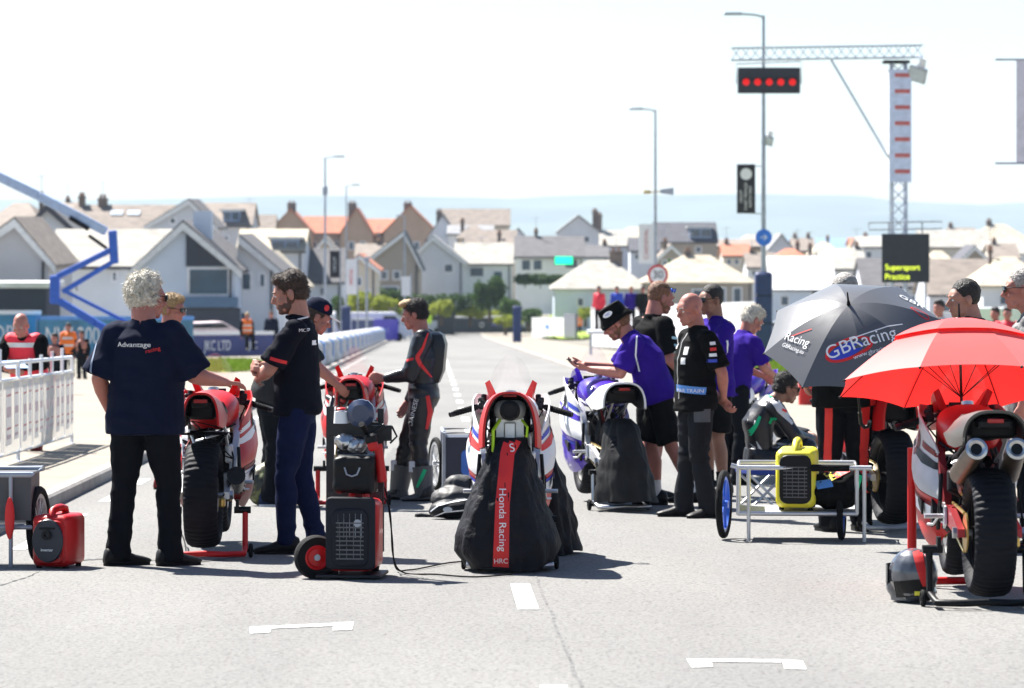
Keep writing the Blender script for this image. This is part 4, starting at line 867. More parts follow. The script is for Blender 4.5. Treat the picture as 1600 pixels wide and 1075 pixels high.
# 5 bald man
r, J, b, sh, tr, hd, hm, k = person("bald man in a black zipped top with hands clasped behind him", G(1088, 808), R(112), 1.71, dict(elL=(-.26, -.10, 1.13), wrL=(-.07, -.20, .93), elR=(.25, -.10, 1.13), wrR=(.02, -.22, .90), head=(0, .055, 1.625), anL=(-.12, -.05, .085), anR=(.12, .06, .085)),
    hy=10, hp=-12, skin=skinC, hk='bald', hair=hair_m['grey'], top=blk, tk='tee', leg=greyt, fat=1.12, seed=10, hem=-.12, hands={'L': dict(d=(.6, -.3, -.6), n=(0, -.4, .8), s=1, c=.5), 'R': dict(d=(-.6, -.2, -.6), n=(0, -.5, .6), s=-1, c=.6)}, feet=(14, -14))
decal(ribbon([(0, .25), (.01, -.25)], .014, 40), sh, front(k, 1.18), mat("grey_zip", (.3, .3, .3), .5), sh, "zip")
for (x, z, w, h) in ((-.10, 1.33, .06, .035), (.09, 1.30, .05, .06), (.08, 1.22, .05, .05)): decal(ribbon([(-w / 2 + x, 0), (w / 2 + x, 0)], h), sh, front(k, z), whitet, sh, "printed_logo")
for i in range(4): decal(ribbon([(-.022, 0), (.022, .004)], .024), sh, left(k, 1.36 - .045 * i, -.01), (whitet, redt, whitet, bluet)[i], sh, "sleeve_print")
decal(ribbon([(-.13, .02), (.13, .0)], .055, 26), sh, plane_m(V((-.62, .62, .99 * k)), (-.7, -.7, 0), (0, 0, 1)), mat("pale_blue_print", (.1, .3, .75), .6), sh, "printed_logo"); decal_text("MAR TRAIN", .04, sh, plane_m(V((-.62, .62, .99 * k)), (-.7, -.7, 0), (0, 0, 1)), whitet, sh, off=.009, sx=1.15)
decal(ribbon([(-.05, 0), (.05, 0)], .14), tr, left(k, .66, .02), cloth("dark_pocket", (.015, .015, .018)), tr, "pocket", .012); decal(ribbon([(-.06, 0), (.06, 0)], .10), tr, left(k, .80, .03), mat("faded_panel", (.08, .085, .095), .85), tr, "pocket", .010); decal(ribbon([(-.05, 0), (.05, 0)], .13), tr, left(k, .50, .05), cloth("dark_pocket", (.015, .015, .018)), tr, "knee_patch", .008)
# 6 sunglasses man in purple
r, J, b, sh, tr, hd, hm, k = person("man in a purple team shirt and sunglasses with folded arms behind the bald man", G(1116, 774), R(118), 1.80, dict(PL), hy=6, hp=-4, skin=skinB, hair=hair_m['dark'], hk='crop', top=purp, leg=blk, lk='short', glasses='sun', fat=1.15, seed=12, hem=-.14, sock=blk,
    hands={'L': dict(d=(1, .1, .15), n=(0, -1, 0), s=1, c=.5), 'R': dict(d=(-1, -.1, .1), n=(0, -1, -.2), s=-1, c=.55)})
for i, m_ in enumerate((mat("pale_blue_print", (.1, .3, .75), .6), redt, whitet)): decal(ribbon([(-.04, 0), (.04, 0)], .025), sh, plane_m(V((-.6, .6, (1.32 - .05 * i) * k)), (-.7, -.7, 0), (0, 0, 1)), m_, sh, "printed_logo")
decal(ribbon([(0, .1), (.02, -.3)], .02), sh, left(k, 1.2, .05), whitet, sh, "piping")
# 7 white haired man bending
r, J, b, sh, tr, hd, hm, k = person("white haired man in purple looking down behind the purple motorcycle", G(1146, 757), R(-60), 1.70, dict(chest=(0, .06, 1.20), neck=(0, .12, 1.42), head=(0, .21, 1.55), shL=(-.185, .10, 1.36), shR=(.185, .10, 1.36), elL=(-.2, .2, 1.1), wrL=(-.1, .42, 1.0), elR=(.2, .2, 1.1), wrR=(.1, .42, 1.0)),
    hy=0, hp=-35, skin=skinC, hair=hair_m['white'], hk='short', top=purp, leg=bt, seed=14, glasses=None)
# 8 seated rider
RS = G(1190, 794)
r, J, b, sh, tr, hd, hm, k = person("dark haired rider in white and black leathers sitting low and facing right", RS, R(-76), 1.60, dict(hipL=(-.10, -.02, .40), hipR=(.10, -.02, .40), chest=(0, -.03, .73), neck=(0, .10, .95), head=(0, .225, 1.05), shL=(-.19, .06, .89), shR=(.19, .06, .89), elL=(-.25, .25, .66), wrL=(-.06, .46, .64), elR=(.25, .22, .64), wrR=(.05, .45, .60),
    knL=(-.22, .38, .56), knR=(.2, .36, .54), anL=(-.17, .34, .085), anR=(.17, .32, .085)), hy=0, hp=-14, skin=skinB, hair=hair_m['dark'], hk='short', top=leather, tk='leathers', leg=leather, glasses='sun', shoe=leather, seed=16, hem=0,
    hands={'L': dict(d=(1, .4, -.2), n=(0, -.5, -.8), s=1, c=.5), 'R': dict(d=(-1, .4, -.2), n=(0, -.5, -.8), s=-1, c=.5)})
RM = lambda z, y=0: plane_m(V((.9, y, z)), (0, 1, 0), (0, 0, 1))
decal(ribbon([(-.10, -.26), (-.19, -.10), (-.14, .10), (-.02, .24)], [.14, .12, .14, .10], 50), sh, RM(.70, .0), leatherw, sh, "white_back_panel", .004); decal(ribbon([(.0, .18), (.06, .06), (.16, -.05)], [.10, .10, .07], 40), sh, RM(.75, .03), leatherw, sh, "white_sleeve_panel", .005)
decal(ribbon([(-.16, -.22), (-.13, -.08), (-.06, .06)], [.02, .035, .02]), sh, RM(.68, .0), greent, sh, "green_stripe", .008); decal(ribbon([(.0, 0), (.07, .0)], .022), sh, RM(.90, .02), greent, sh, "green_stripe", .009); decal(ribbon([(.05, 0), (.09, -.02)], .02), sh, RM(.80, .04), redt, sh, "red_print", .009); decal(ribbon([(.0, 0), (.02, .05)], .025), sh, RM(.68, .02), greent, sh, "green_print", .006)
decal_text("CASTROL", .045, tr, RM(.50, .15), whitet, tr)
q = MB(); q.rbox((0, 0, .30), (.34, .34, .05), .02)
q.obj("seat", mat("blue_canvas", (.02, .05, .3), .8)); st = S.objects[-1] if False else bpy.data.objects["seat"] if False else None
so = [o for o in S.objects if o.data and o.name.startswith("seat") and o.parent is None][0]; st = empty("folding_stool", RS + V((0, 0, 0)), R(-76), "low blue folding stool under the seated rider", "stool"); so.parent = st
for sx in (-1, 1):
    for sy in (-1, 1): q = MB(); q.cyl((sx * .15, sy * .15, 0), (sx * .15, -sy * .15, .28), .011, n=8); q.obj("leg", alu, st)
# 9 person under the black umbrella
r, J, b, sh, tr, hd, hm, k = person("person in a black and red jacket holding the black umbrella, back to the camera", G(1320, 830), R(12), 1.83, dict(elL=(-.28, .0, 1.12), wrL=(-.22, .2, 1.0), elR=(.27, .08, 1.15), wrR=(.12, .28, 1.2)),
    hy=20, skin=skinC, hair=hair_m['grey'], hk='crop', top=blk, tk='long', leg=bt, fat=1.25, seed=18, hem=-.1, face=False, hands={'R': dict(d=(0, .3, 1), n=(-1, 0, 0), s=-1, c=.9)})
decal(ribbon([(0, .16), (.02, -.1), (.03, -.4)], [.09, .10, .06], 40), sh, back(k, 1.2, .15), redt, sh, "red_panel"); decal(ribbon([(-.07, 0), (.05, .02)], .025), sh, back(k, 1.16, -.08), whitet, sh, "white_flash"); decal(ribbon([(-.07, 0), (.05, .02)], .025), sh, back(k, 1.11, -.08), whitet, sh, "white_flash")
decal(ribbon([(-.27, .14), (-.22, -.12)], [.10, .12]), sh, back(k, 1.32), redt, sh, "red_panel")
decal(ribbon([(.0, .35), (.01, -.3)], .07, 40), tr, back(k, .55, .12), redt, tr, "red_stripe")
decal(ribbon([(.0, .35), (.01, -.2)], .05, 40), tr, back(k, .60, -.15), redt, tr, "red_stripe")
# 10 suit man
suit = cloth("black_suit", (.010, .011, .018), bs=20)
r, J, b, sh, tr, hd, hm, k = person("young man in a dark suit looking left behind the red umbrella", G(1520, 846), R(72), 1.78, dict(head=(0, .06, 1.62)), hy=30, hp=-6, skin=skinA, hair=hair_m['dark'], hk='crop', top=suit, tk='long', leg=bt, seed=20)
q = MB(); q.torus(J['neck'] + V((0, .005, .004)), .074, .014, V((0, -.35, 1)), 20, 6); q.obj("collar", white_c, r)
# 11 right edge man
r, J, b, sh, tr, hd, hm, k = person("man in blue mirrored sunglasses and a grey patterned shirt at the right edge", G(1612, 862), R(80), 1.84, dict(head=(0, .06, 1.62)), hy=4, hp=-4, skin=skinC, hair=hair_m['grey'], hk='crop', top=mat("grey_patterned_cloth", (.16, .16, .16), .85, var=.8, vs=22), leg=bt, glasses='sun', seed=22, fat=1.2)
for i in range(3): decal(ribbon([(-.04, 0), (.04, .01)], .03), sh, left(k, 1.34 - .07 * i, .02), (redt, whitet, redt)[i], sh, "printed_logo")
# 12 rider with hump
r, J, b, sh, tr, hd, hm, k = person("fair haired rider in black leathers with red stripes standing in tall grey boots", G(662, 782), R(86), 1.68, dict(elL=(-.22, .10, 1.10), wrL=(-.15, .33, 1.06), elR=(.22, .02, 1.10), wrR=(.2, .16, .84), head=(0, .075, 1.615), neck=(0, .02, 1.46), knL=(-.10, .04, .48), anL=(-.12, -.02, .085), knR=(.14, .16, .47), anR=(.15, .24, .085)),
    hy=-4, hp=-12, skin=skinC, hair=hair_m['dark'], hk='short', top=leather, tk='leathers', leg=leather, shoe=mat("grey_boot", (.10, .10, .105), .5, bump=.2), seed=24, fat=1.2, hem=0, hands={'L': dict(d=(0, 1, .2), n=(1, 0, 0), s=1, c=.6)})
q = MB(); q.ell(hd(0, .045, .105), (.07, .075, .035), hm); q.organic("blond_fringe", hair_m['blond'], r, .007, 1, clump_disp(.006, 40))
q = MB(); q.loft([[V((x * w, y, z)) for x, y in ((-1, -.06), (1, -.06), (1, yb), (-1, yb))] for z, w, yb in ((.98, .09, -.13), (1.08, .13, -.17), (1.30, .12, -.19), (1.38, .10, -.165), (1.40, .06, -.13))]).obj("back_hump", leather, r, 30)
LM = lambda z, y=0: plane_m(V((-.9, y, z)), (0, -1, 0), (0, 0, 1))
decal(ribbon([(.06, .20), (.02, .08), (-.03, .0), (.0, -.07), (.08, -.17)], [.012, .022, .035, .03, .012], 40), sh, LM(1.20, 0), redt, sh, "red_stripe", .006); decal(ribbon([(.03, .16), (.05, .02), (.02, -.12)], [.03, .04, .02], 40), tr, LM(.72, -.02), redt, tr, "red_stripe", .006)
decal_text("DAINESE", .055, tr, plane_m(V((-.9, .07, .74)), (0, -.25, 1), (0, 1, .25)), whitet, tr, sx=1.1, off=.008); decal(ribbon([(-.03, 0), (.03, .02)], .02), sh, LM(1.17, .09), redt, sh, "sleeve_print"); decal(ribbon([(-.05, .0), (.03, .04)], .04), sh, LM(1.40, .05), whitet, sh, "shoulder_flash")
for s_, hh in (('L', -.12), ('R', .12)):
    q = MB(); a = J['an' + s_]; kn = J['kn' + s_]; q.cyl(a + V((0, 0, -.06)), a.lerp(kn, .55), .072, .098, 18); q.obj("boot_shaft", mat("grey_boot", (.10, .10, .105), .5), r)
    q = MB(); q.rbox(a.lerp(kn, .55) + V((-.06, .07, 0)), (.02, .05, .09), .01); q.obj("knee_slider", whitep, r)
decal(ribbon([(.03, .05), (.0, -.02), (-.04, -.1)], [.03, .03, .02]), [o for o in r.children if o.name.startswith("boot_shaft")][0], LM(.22, 0), greent, r, "boot_print", .004)
# 13 man with cap
r, J, b, sh, tr, hd, hm, k = person("man in a navy cap with a red badge bending to the right", G(424, 790), R(-80), 1.80, dict(hipL=(-.09, -.02, .88), hipR=(.09, -.02, .88), chest=(0, .10, 1.16), neck=(0, .26, 1.38), head=(0, .36, 1.485), shL=(-.185, .22, 1.33), shR=(.185, .22, 1.33), elL=(-.22, .36, 1.10), wrL=(-.15, .52, .98), elR=(.22, .34, 1.09), wrR=(.15, .50, .95)),
    hy=0, hp=-24, skin=skinC, hair=hair_m['brown'], hk='cap', top=cloth("charcoal_shirt", (.03, .03, .032)), leg=bt, seed=26, fat=1.1, shoe=cloth("navy_trainer", (.02, .03, .07)), sole=whitep)
q = MB(); q.loft([[hd(a * math.cos(t), -.012 + c_ * math.sin(t), z) for t in [2 * math.pi * i / 24 for i in range(24)]] for z, a, c_ in ((.045, .086, .106), (.08, .084, .104), (.12, .066, .084), (.143, .03, .04), (.147, .004, .004))]); hc = q.obj("cap", navy, r, 50)
q = MB(); q.loft([[hd(x, y, z) for x, y, z in ((-.07, .075, .045), (-.05, .15, .035), (0, .175, .032), (.05, .15, .035), (.07, .075, .045), (0, .09, .05))], [hd(x, y, z + .008) for x, y, z in ((-.07, .075, .045), (-.05, .15, .035), (0, .175, .032), (.05, .15, .035), (.07, .075, .045), (0, .09, .05))]]); q.obj("peak", whitep, hc, 50)
decal(disc(0, 0, .022, .026), hc, plane_m(hd(.9, .03, .09), hm @ V((0, 1, 0)), hm @ V((0, 0, 1))), redt, hc, "badge"); decal(ribbon([(-.12, -.05), (.02, .05)], .09, 24), sh, plane_m(V((.9, .16, 1.32)), (0, 1, 0), (0, 0, 1)), mat("cream_print", (.6, .56, .3), .7, var=.3, vs=20), sh, "yoke_panel")
# 14 man behind the white haired man
person("man with fair hair and dark glasses mostly hidden behind the white haired man", G(264, 764), R(-100), 1.72, None, hy=-8, hp=-10, skin=skinC, hair=hair_m['blond'], hk='short', top=navy, leg=bt, glasses='sun', shoe=redd, seed=28)
# 15 marshal with red vest
redv = mat("red_hi_vis", (.85, .03, .06), .7, bump=.2)
r, J, b, sh, tr, hd, hm, k = person("bald marshal in a red high visibility vest leaning on the white crowd barrier", GD(42, 39.8), R(168), 1.70, dict(hipL=(-.09, -.12, .86), hipR=(.09, -.12, .86), chest=(0, .02, 1.15), neck=(0, .12, 1.37), head=(0, .2, 1.50), shL=(-.19, .10, 1.31), shR=(.19, .10, 1.31), elL=(-.26, .22, 1.06), wrL=(-.03, .38, 1.03), elR=(.26, .22, 1.06), wrR=(.04, .36, 1.00)),
    hy=0, hp=-22, skin=skinC, hair=hair_m['grey'], hk='bald', top=blk, tk='long', inner=redv, leg=redd, seed=30, fat=1.12)
q = MB(); q.box((0, 0, 0), (.24, .32, .006)); p = q.obj("clipboard", mat("pale_blue_board", (.3, .45, .7), .5)); p.location = GD(22, 39.2) + V((0, 0, 1.03)); p.rotation_euler = (R(12), 0, .4); tag(p, "pale blue clipboard resting on the crowd barrier", "clipboard")
# ------------------------------------------------------------------ people further off
orv = mat("orange_hi_vis", (.95, .18, .01), .7)
def far(label, px, d, H, rz, top, leg, skin=skinC, hair='brown', z=0, vest=None, pose=None, hk='short', seed=40, group=None, vox=.022):
    return person(label, GD(px, d) + V((0, 0, z)), R(rz), H, pose, skin=skin, hair=hair_m[hair], hk=hk, top=top, tk='long', inner=vest, leg=leg, vox=vox, face=False, seed=seed, group=group)
sitp = dict(hipL=(-.09, 0, .90), hipR=(.09, 0, .90), knL=(-.12, .38, .86), knR=(.12, .38, .86), anL=(-.12, .42, .45), anR=(.12, .42, .45))
far("marshal in an orange jacket leaning beside the blue banner at the left", 107, 92, 1.42, 170, orv, bt, seed=41, hair='dark', vest=orv, vox=.018)
far("marshal in an orange vest sitting on the blue banner fence behind the crossed arms man", 386, 137, 1.72, 200, blk, bt, vest=orv, pose=sitp, seed=42, hair='blond', z=.05)
far("spectator in dark clothes behind the blue banner fence", 424, 150, 1.86, 170, navy, bt, seed=43, hair='brown')
far("lone marshal in orange standing on the far grass right of the road", 905, D(528), 1.75, 180, orv, bt, vest=orv, seed=44, hair='dark', z=.1)
far("dark haired spectator in pale clothes behind the edge of the black umbrella", 1468, 60, 1.82, 150, white_c, bt, seed=45, hair='dark', z=0)
for i, (px, m_, lb) in enumerate(((936, redv, "leftmost spectator on the stand, in dark red"), (964, mat("bright_blue_cloth", (.02, .06, .5), .8), "spectator in bright blue on the stand"), (986, purp, "spectator in purple on the stand behind the white hoarding"), (1004, blk, "spectator in black at the right end of the stand"))):
    far(lb, px, 150, 1.74, 150 + 20 * i, m_, bt, seed=50 + i, z=1.12, group="spectators on the stand", hair=('dark', 'brown', 'blond', 'dark')[i])
for i, (px, d, m_, lb) in enumerate(((1556, 74, blk, "spectator in black standing left of the man at the right edge"), (1574, 72, redv, "spectator in red close to the right edge"), (1444, 95, white_c, "spectator in white beyond the black umbrella"), (1400, 98, navy, "spectator in navy below the black screen"))):
    far(lb, px, d, 1.75, 140 + 30 * i, m_, bt, seed=60 + i, group="spectators behind the umbrellas", hair='dark')
for i, (px, d, m_, lb) in enumerate(((128, 88, blk, "person in black sitting behind the orange marshal"), (86, 70, navy, "person in navy crouching beyond the crowd barrier"))):
    far(lb, px, d, 1.25, 160, m_, bt, seed=70 + i, group="people behind the barrier", hair='dark')
# ------------------------------------------------------------------ equipment on the grid
wgalv = mat('white_zinc', (.72, .74, .78), .5, .1)
def barrier(px, rown, pxf, rowf, label, seed):
    a = G(px, rown); b = G(pxf, rowf); L = (b - a).length; rz = math.atan2(b.y - a.y, b.x - a.x); root = empty("crowd_barrier", a, rz, label, "barrier", "crowd barriers at the kerb"); sl = (b.z - a.z) / L
    H = 1.08; q = MB(); bot = .20
    q.tube([(0, 0, .02), (0, 0, H - .04), (.04, 0, H), (L - .04, 0, H + sl * L), (L, 0, H - .04 + sl * L), (L, 0, .02 + sl * L)], .021, 10); q.cyl((0, 0, bot), (L, 0, bot + sl * L), .018); q.cyl((0, 0, H - .16), (L, 0, H - .16 + sl * L), .018)
    n = 5
    for i in range(1, n): q.cyl((L * i / n, 0, bot), (L * i / n, 0, H), .019)
    q.obj("frame", wgalv, root, 50)
    q = MB()
    for i in range(1, int(L / .12)): x = i * .12; q.cyl((x, 0, bot + sl * x), (x, 0, H - .16 + sl * x), .006, n=6)
    q.obj("bars", wgalv, root)
    for x in (.05, L - .05):
        q = MB(); q.tube([(x, -.22, .02 + sl * x), (x, -.18, .05 + sl * x), (x, 0, .10 + sl * x), (x, .18, .05 + sl * x), (x, .22, .02 + sl * x)], .016); q.obj("foot", wgalv, root)
    for i in range(n):
        x0 = L * (i + .06) / n; x1 = L * (i + .94) / n; q = MB(); z = sl * (x0 + x1) / 2
        q.box(((x0 + x1) / 2, -.026, .56 + z), (x1 - x0, .004, .70)); ps = q.obj("banner", (mat("clear_sheet", (.78, .76, .72), .5, var=.1, trans=.7)), root)
        for j, (u, w) in enumerate(((.27, .30), (.76, .24))):
            xc = x0 + (x1 - x0) * u; ww = (x1 - x0) * w * 1.2; q = MB(); q.box((xc, -.032, .58 + z + .03 * j), (ww, .004, .56)); q.obj("poster", mat("white_paper", (.88, .88, .9), .6, var=0, trans=.7), ps)
            for (zz, hh, mm) in ((.78, .018, mat("pink_print", (.6, .25, .25), .7)), (.62, .10, mat("pale_pink_print", (.68, .52, .52), .7)), (.46, .018, mat("pink_print", (.6, .25, .25), .7)), (.38, .04, mat("pale_pink_print", (.68, .52, .52), .7))):
                q = MB(); q.box((xc, -.036, zz + z), (ww * .7, .003, hh * (1 - .3 * j))); q.obj("print", mm, ps)
    return root
barrier(-140, 790, 28, 737, "nearer white steel crowd barrier with paper posters, cut by the left edge", 1)
barrier(28, 737, 112, 707, "white steel crowd barrier with paper posters beside the navy shirted man", 2)
def spoked(root, name, c, Rr, axis, m_rim, n=16, rt=.022, five=False):
    o = bpy.data.objects.new(name, None); S.collection.objects.link(o); o.parent = root; c = V(c); ax = V(axis).normalized(); x, y = frame(ax)
    MB().torus(c, Rr - rt, rt, ax, 36, 10).obj("tyre", rubber, o)
    q = MB(); q.lathe([(-.012, Rr - rt * 1.9), (.012, Rr - rt * 1.9), (.012, Rr - rt * 1.9 - .022), (-.012, Rr - rt * 1.9 - .022)], c, ax, 36)
    for i in range(n):
        t = 2 * math.pi * i / n; d = x * math.cos(t) + y * math.sin(t); q.cyl(c + d * .02, c + d * (Rr - rt * 2), .012 if five else .004, n=6)
    q.cyl(c - ax * .03, c + ax * .03, .028, n=14); q.obj("rim", m_rim, o); return o
# flat cart with blue wheels
CG = G(1246, 846); ct = empty("flat_cart", CG, R(-4), "aluminium flat cart with two bright blue wheels carrying a yellow generator", "cart")
q = MB(); hx, z0, z1 = .40, .19, .50
for zz in (z0, z1): q.tube([(-hx, -.02, zz), (hx, -.02, zz), (hx, .55, zz), (-hx, .55, zz), (-hx, -.02, zz)], .016, 8)
for x in (-hx, hx):
    for yv in (-.02, .55): q.cyl((x, yv, z0), (x, yv, z1), .014)
q.tube([(-hx, .0, z1), (-hx - .05, 0, z1 + .015)], .016); q.cyl((hx, -.02, z1), (hx + .10, -.02, z1 - .0), .018)
q.obj("frame", alu, ct, 50)
for x in (-hx + .07, hx - .0):
    q = MB(); q.cyl((x + .05 * (x > 0), -.03, 0), (x + .05 * (x > 0), -.03, z1), .013); q.obj("leg", alu, ct)
q = MB(); q.box((0, .265, z0 + .01), (hx * 2, .55, .012)); q.obj("deck", mat("grey_deck", (.30, .30, .31), .6), ct)
q = MB(); q.box((-hx - .0, .27, .34), (.008, .5, .26)); q.obj("side_panel", alu, ct); q = MB(); q.box((hx + .0, .30, .34), (.008, .45, .26)); q.obj("side_panel", alu, ct)
q = MB(); q.cyl((.06, -.02, z1 + .0), (hx - .05, -.02, z1 + .0), .024); q.obj("grip", rubber, ct)
spoked(ct, "wheel", (-hx - .10, .2, .235), .235, (1, -.15, 0), bluep, 5, .024, True); spoked(ct, "wheel", (hx - .10, .12, .175), .175, (1, -.1, 0), bluep, 5, .022, True)
def generator(label, loc, rz, w, d, h, mbody, mface, name="generator", handle=True, face='slots', parentless=True, group="portable generators"):
    root = empty(name, loc, rz, label, "generator", group)
    MB().rbox((0, 0, h * .47), (w, d, h * .86), w * .16, axis='Y').obj("casing", mbody, root, 45)
    fp = MB().rbox((0, -d / 2 - .006, h * .46), (w * .80, .02, h * .72), w * .2, axis='Y').obj("front_panel", mface, root, 45)
    q = MB()
    for i in range(9): q.box((0, -d / 2 - .018, h * .20 + h * .055 * i), (w * (.6 if face == 'slots' else .3), .006, h * .016))
    for i in range(4): q.box((-w * .22 + w * .15 * i, -d / 2 - .0165, h * .42), (w * .014, .004, h * .42)) if face == 'slots' else None
    q.obj("grille", mat("grille_grey", (.10, .10, .11), .5), fp)
    if handle: q = MB(); q.tube([(0, -d * .40, h * .86), (0, -d * .34, h * .97), (0, -d * .1, h * 1.0), (0, d * .1, h * 1.0), (0, d * .34, h * .97), (0, d * .4, h * .86)], w * .10, 10); q.obj("handle", mbody, root, 60)
    for x in (-1, 1):
        for y in (-1, 1): q = MB(); q.cyl((x * w * .36, y * d * .36, 0), (x * w * .36, y * d * .36, h * .06), .018); q.obj("rubber_foot", rubber, root)
    return root, fp
def world(root, p): return root.location + Matrix.Rotation(root.rotation_euler.z, 3, 'Z') @ V(p)
generator("yellow generator with a black grille standing on the flat cart", world(ct, (.0, .18, z0 + .02)), R(-8), .27, .40, .46, yellowp, black)
# helmet bag on the cart
hb = empty("helmet_bag", world(ct, (.26, .12, z0 + .02)), R(10), "black helmet bag with coloured patches slumped over the right end of the flat cart", "bag")
q = MB(); q.ell((0, 0, .13), (.20, .17, .13)); q.ell((.08, -.02, .2), (.12, .12, .08)); q.ell((-.12, 0, .12), (.12, .1, .06)); hbb = q.organic("bag_body", blk, hb, .01, 3, clump_disp(.015, 9, 5))
decal(ribbon([(-.1, .02), (.06, .11)], .05), hbb, plane_m(V((.02, -.8, .2)), (1, 0, 0), (0, 0, 1)), yellowp, hb, "patch", .004); decal(ribbon([(-.06, .03), (.04, .075)], .025), hbb, plane_m(V((.03, -.8, .2)), (1, 0, 0), (0, 0, 1)), redt, hb, "patch", .007); decal(ribbon([(-.16, -.02), (-.06, .0)], .05), hbb, plane_m(V((.0, -.8, .19)), (1, 0, 0), (0, 0, 1)), mat("pale_blue_print", (.1, .3, .75), .6), hb, "patch", .004); decal(ribbon([(.11, -.02), (.14, .07)], .04), hbb, plane_m(V((.0, -.8, .17)), (1, 0, 0), (0, 0, 1)), greent, hb, "patch", .004)
# red generator at the left
gr, fp = generator("small bright red generator with an oval black face standing alone on the asphalt", G(92, 886), R(-14), .235, .30, .36, redp, redp)
q = MB(); q.lathe([(0, .0), (0, .10), (.012, .095), (.012, 0)], (0, 0, 0), V((0, -1, 0)), 36); q.b.verts.ensure_lookup_table(); bmesh.ops.scale(q.b, vec=(1, 1, 1.32), verts=q.b.verts); bmesh.ops.translate(q.b, vec=(0, -.185, .175), verts=q.b.verts); ov = q.obj("oval_cover", mat("dark_blue_black", (.012, .016, .03), .4), gr)
q = MB(); q.lathe([(0, .012), (.01, .03), (.016, .03), (.016, .012)], (0, -.198, .21), V((0, -1, 0)), 24); q.rbox((0, -.200, .25), (.10, .008, .012), .004, axis='Y'); q.obj("vent_ring", black, ov); text("inverter", .024, whitet, ov, plane_m(V((0, -.2, .12)), (1, 0, 0), (0, 0, 1)))
# left edge trolley
TL = G(22, 886); tl = empty("trolley", TL, 0, "grey metal trolley with a large black spoked wheel cut by the left edge", "trolley")
q = MB(); q.tube([(-.4, 0, .56), (.10, 0, .56), (.12, .45, .57), (-.4, .45, .57), (-.4, 0, .56)], .017); q.cyl((-.02, 0, 0), (-.02, 0, .56), .013); q.cyl((-.3, 0, 0), (-.3, 0, .56), .013); q.tube([(-.4, .02, .24), (.10, .02, .24), (.10, .45, .24), (-.4, .45, .24)], .014); q.obj("frame", galv, tl, 50)
q = MB(); q.box((-.15, .23, .42), (.5, .4, .28)); q.obj("bin", mat("grey_bin", (.07, .07, .08), .5), tl); spoked(tl, "wheel", (.115, .26, .24), .235, (1, -.12, 0), alu, 14, .026)
q = MB(); q.cyl((-.02, -.05, .18), (-.02, -.05, .42), .012, n=8); q.ell((-.02, -.05, .30), (.03, .02, .13)); q.obj("strap", redt, tl)
# hand truck with generator
HG = G(548, 900); ht = empty("hand_truck", HG, R(-6), "upright black hand truck with red hubbed tyres stacked with a generator and tools", "hand truck")
HM = mat("charcoal_metal", (.008, .009, .014), .5, .1, bump=.1)
q = MB()
q.box((-.13, .06, .50), (.045, .03, .98)); q.box((.17, .06, .56), (.035, .03, .84))
for zz, h_ in ((.86, .085), (.46, .075), (.12, .05)): q.rbox((.02, .05, zz), (.32, .02, h_), .008)
q.tube([(-.13, .06, .98), (-.125, .1, 1.03), (-.16, .16, 1.04)], .016); q.obj("frame", HM, ht)
q = MB(); q.rbox((.03, -.14, .025), (.38, .36, .02), .01); q.obj("foot_plate", HM, ht)
for x in (-.17, .11):
    o = bpy.data.objects.new("wheel", None); S.collection.objects.link(o); o.parent = ht; c = V((x, .06 if x > 0 else -.22, .128)); ax = V((.42, -1, 0)).normalized() if x < 0 else V((1, 0, 0))
    MB().lathe([(-.035, .10), (-.04, .118), (-.022, .128), (.022, .128), (.04, .118), (.035, .10), (.03, .07), (-.03, .07)], c, ax, 40, f=lambda t, u, r_: .002 * math.sin(t * 40) if r_ > .12 else 0).obj("tyre", rubber, o)
    q = MB(); q.lathe([(-.032, .072), (.032, .072), (.036, .064), (.02, .05), (.024, .02), (-.02, .02), (-.02, .05)], c, ax, 36); q.obj("rim", redp, o); q = MB(); q.cyl(c - ax * .03, c + ax * .034, .018, n=16); q.obj("hub", galv, o)
g2, fp2 = generator("black and red generator strapped at the foot of the hand truck", world(ht, (.05, -.14, .036)), R(-8), .27, .34, .47, redp, mat("charcoal_plastic", (.009, .010, .017), .55, spec=.2), handle=False)
q = MB(); q.rbox((0, -.165, .24), (.29, .03, .42), .03, axis='Y'); g2p = q.obj("front_shroud", mat("charcoal_plastic", (.009, .010, .017), .55, spec=.2), g2)
q = MB()
for i in range(6): q.box((0, -.183, .22 + .025 * i), (.17, .004, .007))
for i in range(5): q.box((-.07 + .034 * i, -.184, .285), (.005, .004, .14))
q.cyl((.045, -.18, .30), (.045, -.19, .30), .022, n=20); q.obj("recoil_grille", galv, g2p)
q = MB(); q.rbox((.0, -.182, .165), (.07, .006, .035), .004, axis='Y'); lb_ = q.obj("yellow_label", limep, g2p); text("KIPOR", .018, black, lb_, plane_m(V((0, -.187, .165)), (1, 0, 0), (0, 0, 1)))
q = MB(); q.tube([(-.02, 0, .41), (-.02, -.02, .5), (.05, 0, .5), (.07, 0, .41)], .022); q.obj("handle", redp, g2)
tb = empty("tool_case", world(ht, (.045, -.10, .50)), R(-8), "black soft tool case strapped to the middle of the hand truck", "case")
q = MB(); q.rbox((0, 0, .105), (.24, .2, .22), .03, axis='Y'); q.organic("case_body", black, tb, .008, 2, clump_disp(.008, 12, 2)); q = MB(); q.tube([(-.045, -.118, .15), (-.03, -.128, .11), (.0, -.13, .10), (.03, -.128, .11), (.045, -.118, .15)], .005); q.obj("handle", galv, tb)
